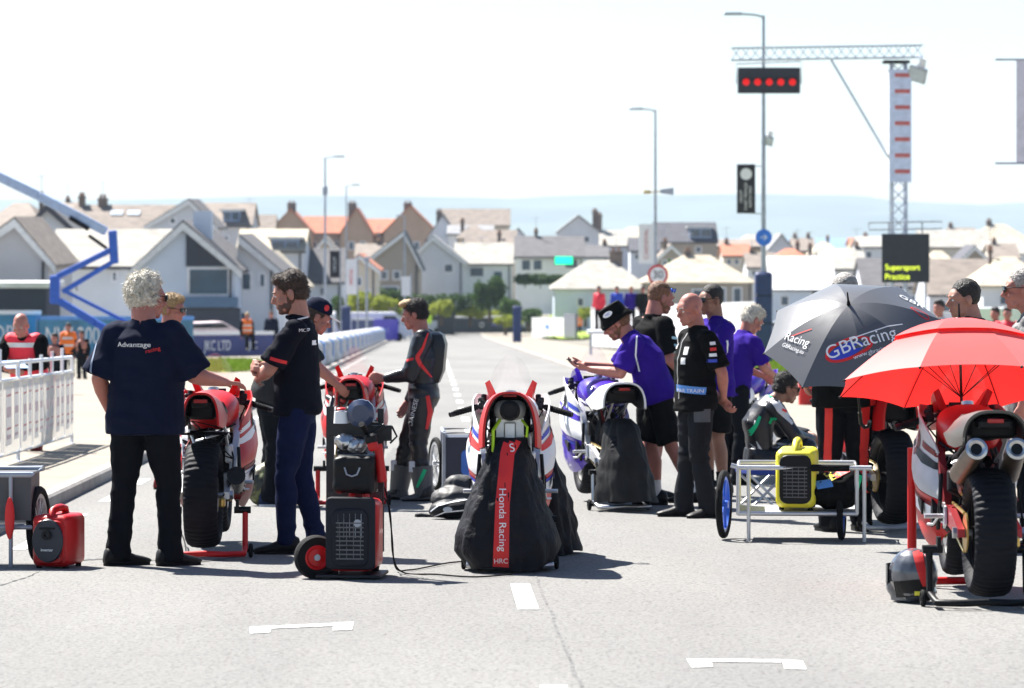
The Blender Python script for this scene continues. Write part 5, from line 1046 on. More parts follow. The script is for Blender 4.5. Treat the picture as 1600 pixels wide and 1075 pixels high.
for i, (x, y, z, r_, m_, nm, lb) in enumerate(((-.03, -.04, .79, .055, steel, "air_bottle", "chrome canister lying on the tool case"), (.045, -.05, .765, .05, mat("crumpled_foil", (.5, .52, .55), .3, .8, bump=.6), "foil_bundle", "crumpled foil bundle beside the chrome canister"))):
    q = MB(); q.ell((0, 0, 0), (r_ * 1.1, r_, r_ * .85)); q.ell((r_ * .7, 0, .01), (r_ * .6, r_ * .7, r_ * .6)); o = q.organic(nm, m_, None, .007, 2, clump_disp(.01, 22, i)); o.location = world(ht, (x, y, z)); tag(o, lb, "canister" if i == 0 else "bundle")
q = MB(); q.rbox((0, 0, .085), (.16, .12, .16), .07, axis='Y'); o = q.obj("visor_case", mat("smoky_plastic", (.04, .055, .11), .25)); o.location = world(ht, (.06, .0, .87)); tag(o, "rounded smoky blue case behind the top bar of the hand truck", "case")
q = MB(); q.cyl((0, 0, 0), (0, 0, .07), .045, .04, 20); q.cyl((0, 0, .07), (0, 0, .085), .02, n=12); o = q.obj("white_pot", whitep); o.location = world(ht, (-.055, -.01, .895)); tag(o, "small white pot with red lid on the top of the hand truck", "pot"); q = MB(); q.ell((0, 0, .085), (.03, .03, .01)); q.obj("lid", redp, o)
q = MB(); q.cyl((0, 0, 0), (.03, 0, .22), .030, .024, 12); q.rbox((.0, -.03, .22), (.06, .10, .06), .02); o = q.obj("impact_driver", redp); o.location = world(ht, (.20, -.1, .56)); o.rotation_euler = (0, R(-14), 0); tag(o, "red and black power tool hooked on the right of the hand truck", "tool")
q = MB(); q.rbox((.0, -.02, .26), (.07, .12, .06), .02); q.cyl((-.02, -.02, .3), (-.03, -.1, .36), .018); q.obj("tool_head", black, o)
q = MB(); q.box((0, 0, 0), (.12, .05, .09)); q.cyl((-.05, -.03, 0), (.02, -.03, .05), .012); q.tube([(.06, 0, .04), (.09, 0, -.02), (.05, 0, -.06)], .006); o = q.obj("control_unit", grime); o.location = world(ht, (.185, -.02, .84)); tag(o, "small grey control unit clipped to the right upright of the hand truck", "control unit")
def cable(pts, r_, label):
    P_ = [G(a, b) + V((0, 0, h)) for a, b, h in pts]; Q = []
    for i in range(len(P_) - 1):
        p0 = P_[max(i - 1, 0)]; p1, p2 = P_[i], P_[i + 1]; p3 = P_[min(i + 2, len(P_) - 1)]
        for j in range(8): t = j / 8; Q.append(.5 * ((2 * p1) + (p2 - p0) * t + (2 * p0 - 5 * p1 + 4 * p2 - p3) * t * t + (3 * p1 - p0 - 3 * p2 + p3) * t ** 3))
    Q.append(P_[-1]); q = MB(); q.tube(Q, r_, 6); o = q.obj("power_cable", rubber); tag(o, label, "cable")
cable([(585, 898, .55), (602, 898, .50), (612, 898, .25), (618, 894, .03), (640, 893, .01), (670, 888, .01), (700, 882, .01), (735, 879, .01)], .005, "thin black cable from the hand truck to the middle motorcycle")
cable([(583, 899, .52), (608, 899, .40), (614, 899, .12), (630, 897, .01), (680, 900, .01), (740, 904, .01), (800, 900, .01)], .005, "black cable looping lowest across the asphalt from the hand truck")
cable([(262, 868, .01), (255, 860, .06), (268, 852, .12), (285, 856, .08), (290, 868, .01), (275, 874, .01)], .005, "coiled black cable beside the left paddock stand")
cable([(1590, 940, .62), (1597, 940, .45), (1600, 940, .25), (1604, 945, .05), (1612, 950, .01)], .006, "black cable hanging beside the nearest rear wheel at the right edge")
# things on the ground
def blob(name, label, cat, loc, prims, m, rz=0, vox=.012, disp=.012, seed=1, dsc=9):
    q = MB()
    for c, r_ in prims: q.ell(c, r_)
    o = q.organic(name, m, None, vox, 3, clump_disp(disp, dsc, seed)); o.location = loc; o.rotation_euler = (0, 0, rz); return tag(o, label, cat)
camo = bpy.data.materials.new("camouflage"); camo.use_nodes = True; _n = camo.node_tree.nodes; _t = _n.new("ShaderNodeTexNoise"); _t.inputs["Scale"].default_value = 14; _r = _n.new("ShaderNodeValToRGB"); _r.color_ramp.interpolation = 'CONSTANT'
for p_, c_ in ((.45, (.06, .05, .02)), (.52, (.11, .13, .04)), (.6, (.22, .22, .10))): e_ = _r.color_ramp.elements.new(p_); e_.color = (*c_, 1)
_r.color_ramp.elements[0].color = (.015, .018, .012, 1); camo.node_tree.links.new(_t.outputs[0], _r.inputs[0]); camo.node_tree.links.new(_r.outputs[0], _n["Principled BSDF"].inputs[0]); _tc = _n.new("ShaderNodeTexCoord"); camo.node_tree.links.new(_tc.outputs["Object"], _t.inputs["Vector"])
blob("backpack", "camouflage patterned rucksack on the ground behind the man with crossed arms", "bag", G(412, 790), [((0, 0, .16), (.15, .13, .17)), ((.05, 0, .28), (.1, .1, .08)), ((.22, .0, .12), (.12, .11, .12))], camo, vox=.014)
o = blob("backpack", "black backpack with grey straps lying against the small cart", "bag", G(712, 800), [((0, 0, .10), (.20, .15, .11)), ((.04, .06, .2), (.14, .1, .09)), ((-.1, .02, .12), (.1, .1, .06))], mat("black_nylon_bag", (.02, .02, .022), .6), seed=4)
o2 = blob("helmet_bag", "flat black bag with white piping and an oval badge left of the middle motorcycle", "bag", G(706, 811), [((0, 0, .075), (.17, .12, .075)), ((.08, 0, .09), (.12, .1, .07)), ((-.08, 0, .06), (.10, .09, .05))], black, seed=6, disp=.006)
decal(ribbon([(-.16, .0), (-.1, .05), (0, .075), (.16, .10)], .009, 40), o2, plane_m(V((0, -.8, .06)), (1, 0, 0), (0, 0, 1)), whitet, o2, "piping"); decal(ribbon([(-.16, -.05), (-.05, .0), (.16, .02)], .008, 40), o2, plane_m(V((0, -.8, .06)), (1, 0, 0), (0, 0, 1)), whitet, o2, "piping"); decal(disc(-.03, .02, .035, .02), o2, plane_m(V((0, -.8, .06)), (1, 0, 0), (0, 0, 1)), mat("grey_print", (.45, .47, .5), .6), o2, "badge", .005)
q = MB(); q.tube([(-.06, 0, .005), (-.02, .02, .008), (.05, 0, .006), (.14, -.02, .02)], [.02, .022, .018, .01]); o = q.obj("strap", black); o.location = G(662, 808); tag(o, "loose black strap lying on the asphalt left of the flat bag", "strap")
# small cart behind the middle bike
SC = G(726, 770); sc_ = empty("small_cart", SC, R(3), "small grey cart with a blue panel behind the middle motorcycle's left side", "cart")
q = MB(); q.tube([(-.18, 0, .0), (-.18, 0, .52), (.2, 0, .52), (.2, 0, 0)], .018); q.tube([(-.18, .5, 0), (-.18, .5, .53), (.2, .5, .53), (.2, .5, 0)], .018); q.cyl((-.18, 0, .52), (-.18, .5, .53), .018); q.cyl((.2, 0, .52), (.2, .5, .53), .018); q.obj("frame", galv, sc_, 50)
q = MB(); q.box((0, .25, .30), (.34, .44, .36)); q.obj("bin", mat("navy_bin", (.02, .025, .05), .5), sc_); q = MB(); q.rbox((.06, .02, .26), (.18, .01, .22), .04, axis='Y'); q.obj("panel", mat("mid_blue_panel", (.04, .16, .6), .5), sc_); spoked(sc_, "wheel", (-.24, .28, .235), .235, (1, .2, 0), alu, 12)
# helmet on the ground
hl = empty("crash_helmet", G(1427, 941), R(35), "black, silver and red crash helmet on the asphalt beside the nearest motorcycle", "helmet")
q = MB(); q.ell((0, 0, .15), (.125, .145, .14)); q.ell((0, .08, .08), (.10, .09, .075)); q.ell((0, -.05, .06), (.10, .09, .05)); q.box((0, .02, .03), (.15, .16, .05)); hs = q.organic("shell", mat("silver_helmet", (.10, .105, .12), .25, .2, var=.5, vs=11, coat=.8), hl, .009, 4)
M1 = plane_m(V((-.55, -.6, .14)), (.7, -.7, 0), (0, 0, 1)); decal(ribbon([(-.13, -.07), (0, -.05), (.13, -.07)], .09, 40), hs, M1, black, hs, "black_band", .004); decal(ribbon([(-.01, .14), (.02, .03), (.04, -.05)], [.05, .045, .03], 30), hs, M1, redt, hs, "red_flash", .006); decal(ribbon([(-.02, -.08), (.02, -.08)], .022), hs, M1, yellowp, hs, "sticker", .008)
q = MB(); q.grid(lambda u, v: V((.13 * math.cos(R(25 + 130 * u)), .01 + .152 * math.sin(R(25 + 130 * u)), .10 + .10 * v)), 18, 4).thick(.004).obj("visor", darkglass, hl)
# jack, red pot, fire box
jk = empty("folded_jack", G(184, 872), 0, "black folded jack with a red top left of the white haired man's shoes", "jack"); q = MB(); q.tube([(0, 0, .04), (.02, 0, .16), (.045, 0, .34)], [.035, .028, .024]); q.rbox((-.01, 0, .04), (.10, .10, .08), .02); q.cyl((-.04, -.05, .05), (-.04, .05, .05), .03); q.obj("arm", black, jk); q = MB(); q.cyl((.045, 0, .33), (.055, 0, .40), .016); q.obj("red_tip", redp, jk)
bx = empty("red_canister", G(1263, 642), 0, "pink red canister standing alone far behind the seated rider", "canister"); q = MB(); q.cyl((0, 0, 0), (0, 0, .52), .16, .17, 20); q.obj("drum", redp, bx); q = MB(); q.cyl((0, 0, .52), (0, 0, .56), .175, n=20); q.cyl((.08, 0, .56), (.08, 0, .68), .03); q.obj("lid", redd, bx)
# tablecloth-like white towel hung on seat of the purple bike; bar of the bench
# ------------------------------------------------------------------ street furniture
def lamp(label, px, row, top, rad=.07, arm=-1.2, cams=None, floods=None):
    d = D(row); g = GD(px, d); h = Z(top, d) - g.z; root = empty("lamp_post", g, 0, label, "lamp post", "lamp posts along the road"); m = galv
    q = MB(); q.cyl((0, 0, 0), (0, 0, h * .25), rad * 1.25, rad * 1.2, 12); q.cyl((0, 0, h * .25), (0, 0, h), rad, rad * .55, 12); q.tube([(0, 0, h - .05), (arm * .4, 0, h + .02), (arm, 0, h + .05)], rad * .45); q.obj("pole", m, root)
    q = MB(); q.rbox((arm - .25 * (1 if arm > 0 else -1) * -1, 0, h + .05), (.6, .25, .10), .04); q.obj("lamp_head", m, root); return root, d, h
def flood(root, c, rz, s=1.0):
    o = bpy.data.objects.new("floodlight", None); S.collection.objects.link(o); o.parent = root; o.location = c; o.rotation_euler = (R(20), R(18), rz)
    q = MB(); q.loft([[V((x * w, y, z * w * .8)) for x, z in ((-1, -1), (1, -1), (1, 1), (-1, 1))] for y, w in ((0, .26 * s), (.12 * s, .24 * s), (.32 * s, .14 * s))]); q.obj("housing", mat("grey_housing", (.35, .36, .38), .4, .4), o, 20)
    q = MB(); q.box((0, -.01, 0), (.46 * s, .02, .36 * s)); q.obj("glass", mat("lamp_glass", (.5, .55, .6), .1), o)
    q = MB(); q.cyl((-.0, .2 * s, .18 * s), (0, .25 * s, .42 * s), .12 * s, .10 * s, 14); q.obj("ballast", whitep, o)
l1, dd, hh = lamp("tall lamp post above the dark blue padding, right of centre", 1193, 572, 24, .085, -.75); zz = lambda r_, d=dd, g=l1: Z(r_, d) - g.location.z
flood(l1, V((.12, 0, zz(220))), R(-20), .75)
q = MB(); q.cyl((0, 0, zz(260)), (-.8, 0, zz(258)), .02); q.cyl((0, 0, zz(334)), (-.8, 0, zz(332)), .02); q.obj("banner_arm", galv, l1)
bn = empty("lamp_post_banner", l1.location + V((-.57, -.03, zz(295))), 0, "narrow black banner with white lettering hanging from the padded lamp post", "banner"); q = MB(); q.box((0, 0, 0), (.60, .012, 1.60)); q.obj("cloth", mat("banner_black", (.02, .018, .025), .7), bn)
q = MB(); q.lathe([(0, 0), (0, .19), (.004, .19)], (0, -.012, .48), V((0, -1, 0)), 24, closed=False); q.obj("round_emblem", whitep, bn)
for i, t in enumerate(("NORTH WEST", "COAST TRIANGLE", "CIRCUIT")): text(t, .13, whitet, bn, plane_m(V((.14 - .15 * i, -.012, -.25)), (0, 0, 1), (-1, 0, 0)), sx=.85)
q = MB(); q.lathe([(0, 0), (0, .27), (.02, .27), (.02, 0)], (0, -.10, zz(371)), V((0, -1, 0)), 28); rs = q.obj("round_sign", mat("sign_blue", (.02, .16, .7), .4), l1); text("\u2192", .3, whitet, rs, plane_m(V((0, -.122, zz(371))), (1, 0, 0), (0, 0, 1)))
pd = empty("post_padding", l1.location, 0, "tall dark blue safety padding wrapped round the lamp post base", "padding"); q = MB(); q.rbox((0, 0, 1.53), (.56, .5, 3.06), .12)
q.obj("cushion", mat("navy_vinyl", (.012, .03, .13), .6, bump=.3, bs=4), pd)
for z in (.6, 1.4, 2.3): q = MB(); q.rbox((0, 0, z), (.575, .515, .05), .12); q.obj("strap", black, pd)
l2, d2, h2 = lamp("tall lamp post carrying the round speed sign", 1024, 556, 172, .075, -.55); z2 = lambda r_: Z(r_, d2) - l2.location.z
q = MB(); q.rbox((-.35, 0, z2(300)), (.3, .5, .16), .05); q.cyl((-.4, 0, z2(301)), (.5, 0, z2(298)), .03); q.obj("loudspeaker", mat("tan_speaker", (.45, .35, .15), .6), l2); q = MB(); q.loft([[V((x, y * w, z2(299) + z * w)) for y, z in ((-.3, -.15), (.3, -.15), (.3, .15), (-.3, .15))] for x, w in ((.2, .5), (.75, 1))]); q.obj("horn_speaker", galv, l2)
sg = empty("speed_sign", GD(1028, d2 - 1) + V((0, 0, z2(430))), 0, "round red ringed 30 speed sign above the bearded man's head", "road sign"); q = MB(); q.lathe([(0, 0), (0, .33), (.015, .33), (.015, 0)], (0, 0, 0), V((0, -1, 0)), 32); q.obj("face", whitep, sg); q = MB(); q.lathe([(0, .33), (-.0, .43), (.02, .43), (.02, .33)], (0, 0, 0), V((0, -1, 0)), 32); q.obj("ring", redp, sg); text("30", .46, black, sg, plane_m(V((0, -.02, 0)), (1, 0, 0), (0, 0, 1)))
q = MB(); q.cyl((0, .03, 0), (0, .03, -z2(430)), .04); q.obj("post", galv, sg)
l3, d3, h3 = lamp("slender lamp post rising left of centre above the far houses", 508, 543, 246, .08, .5); q = MB(); q.rbox((.0, 0, Z(298, d3) - l3.location.z), (.28, .2, .5), .05); q.obj("camera_box", galv, l3)
lamp("thinnest distant lamp post just right of the slender one", 541, 534, 290, .07, .4)
l5, d5, h5 = lamp("dark lamp post with a small square head near the boats", 632, 531, 338, .09, -.12)
pst = GD(573, 200); q = MB(); q.cyl((0, 0, 0), (0, 0, Z(405, 200) - pst.z), .07, .06, 10); q.rbox((0, 0, Z(405, 200) - pst.z), (.3, .12, .25), .03); o = q.obj("signal_post", galv); o.location = pst; tag(o, "plain grey post standing between the white flags and the hedge", "post")
def vbanner(label, px, d, w, r0, r1, m, txt=None, tm=None, n="lamp_post_banner"):
    g = GD(px, d); root = empty(n, g, 0, label, "banner"); z0, z1 = Z(r1, d) - g.z, Z(r0, d) - g.z; W_ = w * d / 5800
    q = MB(); q.box((0, 0, (z0 + z1) / 2), (W_, .03, z1 - z0)); q.obj("cloth", m, root); q = MB(); q.cyl((W_ / 2 + .05, .02, 0), (W_ / 2 + .05, .02, z1 + .15), .035); q.obj("pole", galv, root)
    if txt: text(txt, W_ * .42, tm or redt, root, plane_m(V((0, -.03, (z0 + z1) / 2)), (0, 0, 1), (-1, 0, 0)))
    return root
vbanner("small black banner with a white disc beside the slender lamp post", 523, 190, 15, 392, 434, mat("banner_black", (.02, .018, .025), .7), "CIRCUIT", whitet)
vbanner("white feather flag with pale pink lettering left of the fairground post", 549, 200, 17, 405, 460, whitep, "MOTUL", redt, "feather_flag"); vbanner("tall white feather flag left of the speed sign's lamp post", 1010, 170, 24, 350, 412, whitep, "CARNIVAL", mat("pink_print", (.6, .25, .25), .7), "feather_flag")
vbanner("white pennant hanging low on the dark lamp post", 634, 195, 14, 432, 462, whitep, None, None, "feather_flag")
e1 = empty("lamp_post_banner", GD(1662, 75), 0, "pale mauve banner on thin rods entering at the top right edge", "banner"); q = MB(); q.box((X(1618, 75) - X(1662, 75), 0, (Z(93, 75) + Z(255, 75)) / 2 + SL * 75), (.78, .02, Z(93, 75) - Z(255, 75))); q.obj("cloth", mat("pale_mauve", (.68, .65, .74), .7), e1)
q = MB(); q.cyl((0, 0, 0), (0, 0, 9), .08, .06, 12); q.obj("pole", galv, e1)
for r_ in (93, 255): q = MB(); q.cyl((0, 0, Z(r_, 75) + SL * 75), (X(1555, 75) - X(1662, 75), 0, Z(r_, 75) + SL * 75), .022); q.obj("rod", galv, e1)
for px, r0, r1 in ((513, 475, 512), (541, 478, 508), (808, 478, 512)):
    d = 235; g = GD(px, d); q = MB(); q.rbox((0, 0, (Z(r0, d) - g.z) / 2), (.55, .5, Z(r0, d) - g.z), .12); o = q.obj("padded_post", mat("navy_vinyl", (.012, .03, .13), .6)); o.location = g; tag(o, {513: "blue padded post left of its twin by the white bales", 541: "blue padded post right of its twin by the white bales", 808: "blue padded post at the far black barrier"}[px], "padding", "blue padded posts")
# start gantry
GD_ = 112; gg = GD(1405, GD_); gt = empty("start_gantry", gg, R(2), "white start gantry with a truss boom and a banner wrapped mast", "gantry"); s_ = 5800 / GD_
def gp(px, r_, y=0): return V((X(px, GD_) - gg.x, y, Z(r_, GD_) - gg.z))
def truss(name, a, b, w, m, n, parent, r_=.03):
    q = MB(); ax = (b - a).normalized(); x, y = frame(ax); cs = [x * w / 2 * i + y * w / 2 * j for i, j in ((-1, -1), (1, -1), (1, 1), (-1, 1))]
    for c in cs: q.cyl(a + c, b + c, r_, n=8)
    for i in range(n):
        p0 = a.lerp(b, i / n); p1 = a.lerp(b, (i + 1) / n)
        for k_ in range(4): q.cyl(p0 + cs[k_], p1 + cs[(k_ + 1) % 4], r_ * .55, n=6)
    return q.obj(name, m, parent)
tw_ = mat("white_truss", (.42, .46, .56), .4, .2)
truss("mast", gp(1404, 575), gp(1404, 96), .42, tw_, 22, gt, .035); truss("boom", gp(1142, 85), gp(1441, 80), .36, tw_, 20, gt, .025)
q = MB(); q.cyl(gp(1298, 93), gp(1392, 252), .035); q.obj("diagonal_brace", tw_, gt); q = MB(); q.rbox(gp(1400, 97), (.8, .5, .10), .04); q.obj("boom_clamp", grime, gt)
bw = MB(); zc = (gp(0, 110).z + gp(0, 283).z) / 2; bw.box(gp(1405, 197) + V((0, -.27, 0)), (.66, .03, gp(0, 108).z - gp(0, 284).z)); bo = bw.obj("mast_banner", mat("pale_blue_white", (.62, .68, .9), .7), gt); bw = MB(); bw.box(gp(1389, 197) + V((-.02, .0, 0)), (.03, .5, gp(0, 108).z - gp(0, 284).z)); bw.obj("banner_return", whitep, bo)
for i in range(7): text("MILWAUKEE", .10, redt, bo, plane_m(gp(1408, 118 + 25 * i) + V((0, -.29, 0)), (1, 0, 0), (0, 0, 1)), sx=.8); 
for i in range(7):
    q = MB(); q.rbox(gp(1408, 118 + 25 * i) + V((0, -.286, 0)), (.46, .004, .13), .03, axis='Y'); q.obj("print", mat("pink_print", (.6, .25, .25), .7), bo)
flood(gt, gp(1430, 118, -.4), R(-25), 1.1)
sl_ = empty("start_lights", gp(1201, 126, -.1) + gg, R(2), "black start light box with five lit red lamps hanging from the gantry", "traffic light"); q = MB(); q.rbox((0, 0, 0), (1.88, .22, .78), .03, axis='Y'); q.obj("casing", mat("dark_box", (.02, .022, .035), .5), sl_)
lit = mat("lit_red_lamp", (1, .0, .0), .4, var=0, emit=.12)
for i in range(5):
    q = MB(); q.cyl((-.70 + .35 * i, -.125, -.05), (-.70 + .35 * i, -.11, -.05), .105, n=24); q.obj("red_lamp", lit, sl_)
    q = MB(); q.grid(lambda u, v: V((-.70 + .35 * i + .14 * math.cos(math.pi * u), -.12 - .12 * v, -.05 + .14 * math.sin(math.pi * u))), 12, 2).thick(.006).obj("lamp_hood", black, sl_)
q = MB(); q.tube([(-.98, 0, -.1), (-.98, 0, .5), (.98, 0, .58), (.98, 0, -.1)], .02, 6); q.obj("hanger", galv, sl_)
ld = empty("display_screen", gg + V((gp(1411, 0).x, -.7, 0)), 0, "square black screen showing yellow text below the gantry mast", "screen"); zc = gp(0, 403).z
q = MB(); q.rbox((0, 0, zc), (1.42, .16, 1.46), .02, axis='Y'); q.obj("panel", mat("screen_black", (.02, .024, .035), .5), ld); ym = mat("lit_yellow_text", (.75, .9, .05), .5, emit=.55)
text("Supersport", .245, ym, ld, plane_m(V((-.10, -.085, gp(0, 417.5).z)), (1, 0, 0), (0, 0, 1)), sx=.95); text("Practice", .245, ym, ld, plane_m(V((-.255, -.085, gp(0, 432).z)), (1, 0, 0), (0, 0, 1)), sx=.95)
q = MB(); q.tube([(-.6, 0, 0), (-.6, 0, zc + .5), (.6, 0, zc + .5), (.6, 0, 0)], .03); q.tube([(-1.1, 0, gp(0, 348).z), (1.1, .0, gp(0, 346).z), (1.1, 0, gp(0, 357).z), (-1.1, 0, gp(0, 359).z), (-1.1, 0, gp(0, 348).z)], .02); q.cyl((-.5, 0, zc + .7), (-.5, 0, gp(0, 346).z), .02); q.cyl((.5, 0, zc + .7), (.5, 0, gp(0, 346).z), .02); q.obj("support_frame", galv, ld)
# boom lift
BD = 108; bgd = GD(225, BD); bf = empty("boom_lift", bgd, 0, "blue articulated boom lift folded in a zigzag at the left", "boom lift")
def bp(px, r_, y=0): return V((X(px, BD) - bgd.x, y, Z(r_, BD) - bgd.z))
def beam(name, pts, w, dep, m, parent):
    for a, b in zip(pts, pts[1:]):
        w_ = w * .78; q = MB(); d = (b - a); L = d.length; ang = math.atan2(d.z, d.x); q.rbox((0, 0, 0), (L, dep, w_), w_ * .2, axis='Y'); bmesh.ops.rotate(q.b, verts=q.b.verts, cent=(0, 0, 0), matrix=Matrix.Rotation(-ang, 3, 'Y')); bmesh.ops.translate(q.b, verts=q.b.verts, vec=(a + b) / 2); q.obj(name, m, parent)
pbl = mat("pale_boom_paint", (.40, .50, .72), .4); bbl = mat("boom_blue", (.02, .11, .55), .4)
beam("upper_boom", [bp(-60, 248), bp(60, 306), bp(166, 362)], .34, .3, pbl, bf); beam("fly_boom", [bp(-160, 205), bp(-55, 250)], .24, .22, pbl, bf)
beam("link_arm", [bp(176, 360), bp(179, 412)], .30, .34, bbl, bf); beam("middle_arm", [bp(178, 388), bp(90, 432)], .22, .25, bbl, bf); beam("middle_arm", [bp(178, 408), bp(98, 456)], .18, .2, bbl, bf); beam("knuckle", [bp(86, 430), bp(86, 475)], .36, .34, bbl, bf); beam("lower_arm", [bp(92, 470), bp(150, 505), bp(200, 535)], .26, .3, bbl, bf); beam("lower_arm", [bp(100, 454), bp(215, 512)], .13, .16, bbl, bf)
q = MB(); q.cyl(bp(110, 340, -.2), bp(140, 358, -.2), .07); q.cyl(bp(140, 368, -.2), bp(168, 388, -.2), .05); q.obj("hydraulic_ram", black, bf)
q = MB(); q.rbox(bp(222, 545) , (1.5, 1.6, .8), .15); q.obj("turret", bbl, bf); q = MB(); q.rbox((0, 0, .55), (2.0, 3.2, .5), .1); q.obj("chassis", mat("dark_box", (.02, .022, .035), .5), bf)
for sx in (-1, 1):
    for sy in (-1, 1): q = MB(); q.lathe([(-.12, .25), (-.14, .38), (.14, .38), (.12, .25)], (sx * 1.05, sy * 1.1, .38), V((1, 0, 0)), 24); q.cyl((sx * 1.05 - .1, sy * 1.1, .38), (sx * 1.05 + .1, sy * 1.1, .38), .25, n=20); q.obj("wheel", rubber, bf)
# hoardings and barriers
def hoarding(label, px0, px1, d0, d1, h, m, txts=(), name="hoarding", top=None, th=.06, z=.1):
    a = GD(px0, d0); b = GD(px1, d1); L = (b.xy - a.xy).length; rz = math.atan2(b.y - a.y, b.x - a.x); root = empty(name, a, rz, label, "hoarding"); dz = b.z - a.z; q = MB()
    q.loft([[V((x, y, zz_ + dz * x / L)) for y, zz_ in ((-th, z), (th, z), (th, h), (-th, h))] for x in (0, L)]); q.obj("panel", m, root, 20)
    if top: q = MB(); q.loft([[V((x, y, zz_ + dz * x / L)) for y, zz_ in ((-th * 1.6, h), (th * 1.6, h), (th * 1.6, h + .14), (-th * 1.6, h + .14))] for x in (0, L)]); q.obj("top_rail", top, root, 20)
    q = MB()
    for i in range(int(L / 2.5) + 1): x = min(L - .05, i * 2.5 + .05); q.cyl((x, th + .05, 0), (x, th + .05, h + .05 + dz * x / L), .03)
    q.obj("posts", galv, root)["kind"] = "stuff"
    for (u, zz_, s, t, tm) in txts: text(t, s, tm, root, plane_m(V((L * u, -th - .012, zz_ + dz * u)), (1, 0, dz / L), (0, 0, 1)))
    return root
blb = mat("blue_banner", (.006, .02, .17), .6); teal = mat("teal_banner", (.05, .22, .36), .6, var=.5, vs=.6)
hoarding("long blue banner fence with white letters behind the crossed arms man", 292, 425, 141, 147, .92, blb, [(.33, .5, .55, "JKC LTD", whitet), (.75, .5, .42, "JKC", whitet)], top=whitep)
hoarding("mottled blue banner with white shapes behind the white haired man", 60, 300, 133, 141, 1.5, teal, [(.2, .9, .9, "NW 200", whitet), (.62, .9, .7, "RACES", whitet)], top=mat("sky_blue", (.1, .3, .7), .6))
hoarding("pale banner along the far left edge behind the red vest marshal", -120, 62, 130, 134, 1.7, teal, [(.5, 1.0, .8, "JKC SPORT", whitet)], top=whitep)
hoarding("dark blue fence panel left of the violet panel", 552, 582, 250, 255, 1.5, mat("mid_navy", (.01, .03, .16), .6), top=whitep); hoarding("bright violet fence panel with faint letters", 582, 625, 255, 262, 1.55, mat("violet_banner", (.05, .02, .50), .6), [(.5, .8, .6, "NI", mat("lilac", (.3, .3, .8), .6))])
hoarding("far black barrier with pale logos across the end of the road", 685, 830, 330, 336, 1.45, mat("charcoal_barrier", (.03, .035, .05), .7), [(.44, .8, .7, "O", whitep), (.62, .8, .5, "MOTO", mat("lilac", (.3, .3, .8), .6)), (.82, .8, .6, "INSURE", whitet)], top=whitep, th=.3)
tb_ = GD(697, 326); q = MB(); q.rbox((0, 0, 1.1), (1.55, 1.2, 2.2), .1); o = q.obj("barrier_block", mat("charcoal_barrier", (.03, .035, .05), .7)); o.location = tb_; tag(o, "taller dark block with a white top at the left end of the far barrier", "barrier"); q = MB(); q.rbox((0, 0, 2.3), (1.7, 1.3, .22), .1); q.obj("white_top", whitep, o)
q = MB(); q.rbox((0, 0, .7), (1.2, .2, 1.0), .05, axis='Y'); q.cyl((-.4, 0, 0), (-.4, 0, .3), .03); q.cyl((.4, 0, 0), (.4, 0, .3), .03); o = q.obj("warning_board", limep); o.location = GD(664, 318) + V((0, 0, .9)); tag(o, "bright yellow board right of the fair haired rider's head", "board")
hoarding("nearer white hoarding on the right with faint blue print", 832, 882, 300, 285, 1.7, whitep, [(.5, 1.0, .6, "Roofing", mat("pale_blue_print", (.1, .3, .75), .6))]); hoarding("grey fence panel between white hoardings near the orange marshal", 882, 900, 280, 275, 2.0, mat("grey_panel", (.14, .15, .18), .7)); hoarding("long white hoarding with pink lettering behind the men in purple", 925, 1190, 200, 140, 2.2, whitep, [(.22, 1.5, .8, "CARNIVAL OF COLOUR", mat("pink_print", (.6, .25, .25), .7))])
hoarding("low white hoarding behind the black umbrella", 1210, 1360, 150, 138, 1.1, whitep, [(.3, .7, .5, "NW200", redt)]); hoarding("low white hoarding at the right behind the suited man", 1440, 1680, 120, 110, 1.0, whitep, [(.4, .6, .4, "coast road", bluet)])
pf = empty("spectator_stand", GD(970, 150), 0, "white spectator platform below four distant spectators", "platform"); q = MB(); q.box((0, .6, 1.0), (2.7, 1.6, .14)); q.obj("deck", whitep, pf)
for sx in (-1, 1): q = MB(); q.cyl((sx * 1.2, -.1, 0), (sx * 1.2, -.1, .95), .04); q.cyl((sx * 1.2, 1.3, 0), (sx * 1.2, 1.3, .95), .04); q.obj("leg", galv, pf)
# white wrapped bales on the left kerb
bm_ = mat("white_wrap", (.5, .5, .52), .5, bump=.5, bs=6); proto = None
for i in range(15):
    d = 104 + i * 9.5; px = 508 + 58 * (1 - math.exp(-i / 7.5)) * 1.12; g = V((cx(d) - 3.9, d, gz(d) + .1))
    if proto is None:
        proto = empty("straw_bale", g, R(88), "nearest white wrapped bale, right behind the man with crossed arms", "straw bale", "white wrapped bales on the left kerb"); q = MB(); q.rbox((0, 0, .42), (1.9, .7, .8), .2); q.ell((.3, .1, .8), (.5, .3, .12)); q.organic("wrapping", bm_, proto, .04, 3, clump_disp(.05, 3, 2)); q = MB(); q.rbox((.2, 0, .42), (.04, .73, .84), .2); q.obj("strap", mat("pale_blue_print", (.1, .3, .75), .6), proto)
    else:
        c = copytree(proto); c.location = g
        c['label'] = 'white plastic wrapped straw bale in the row on the left kerb'
        if i == 14: c['label'] = 'farthest white wrapped bale, next to the dark blue fence panel'
        elif i == 1: c['label'] = 'second nearest white wrapped bale on the left kerb'
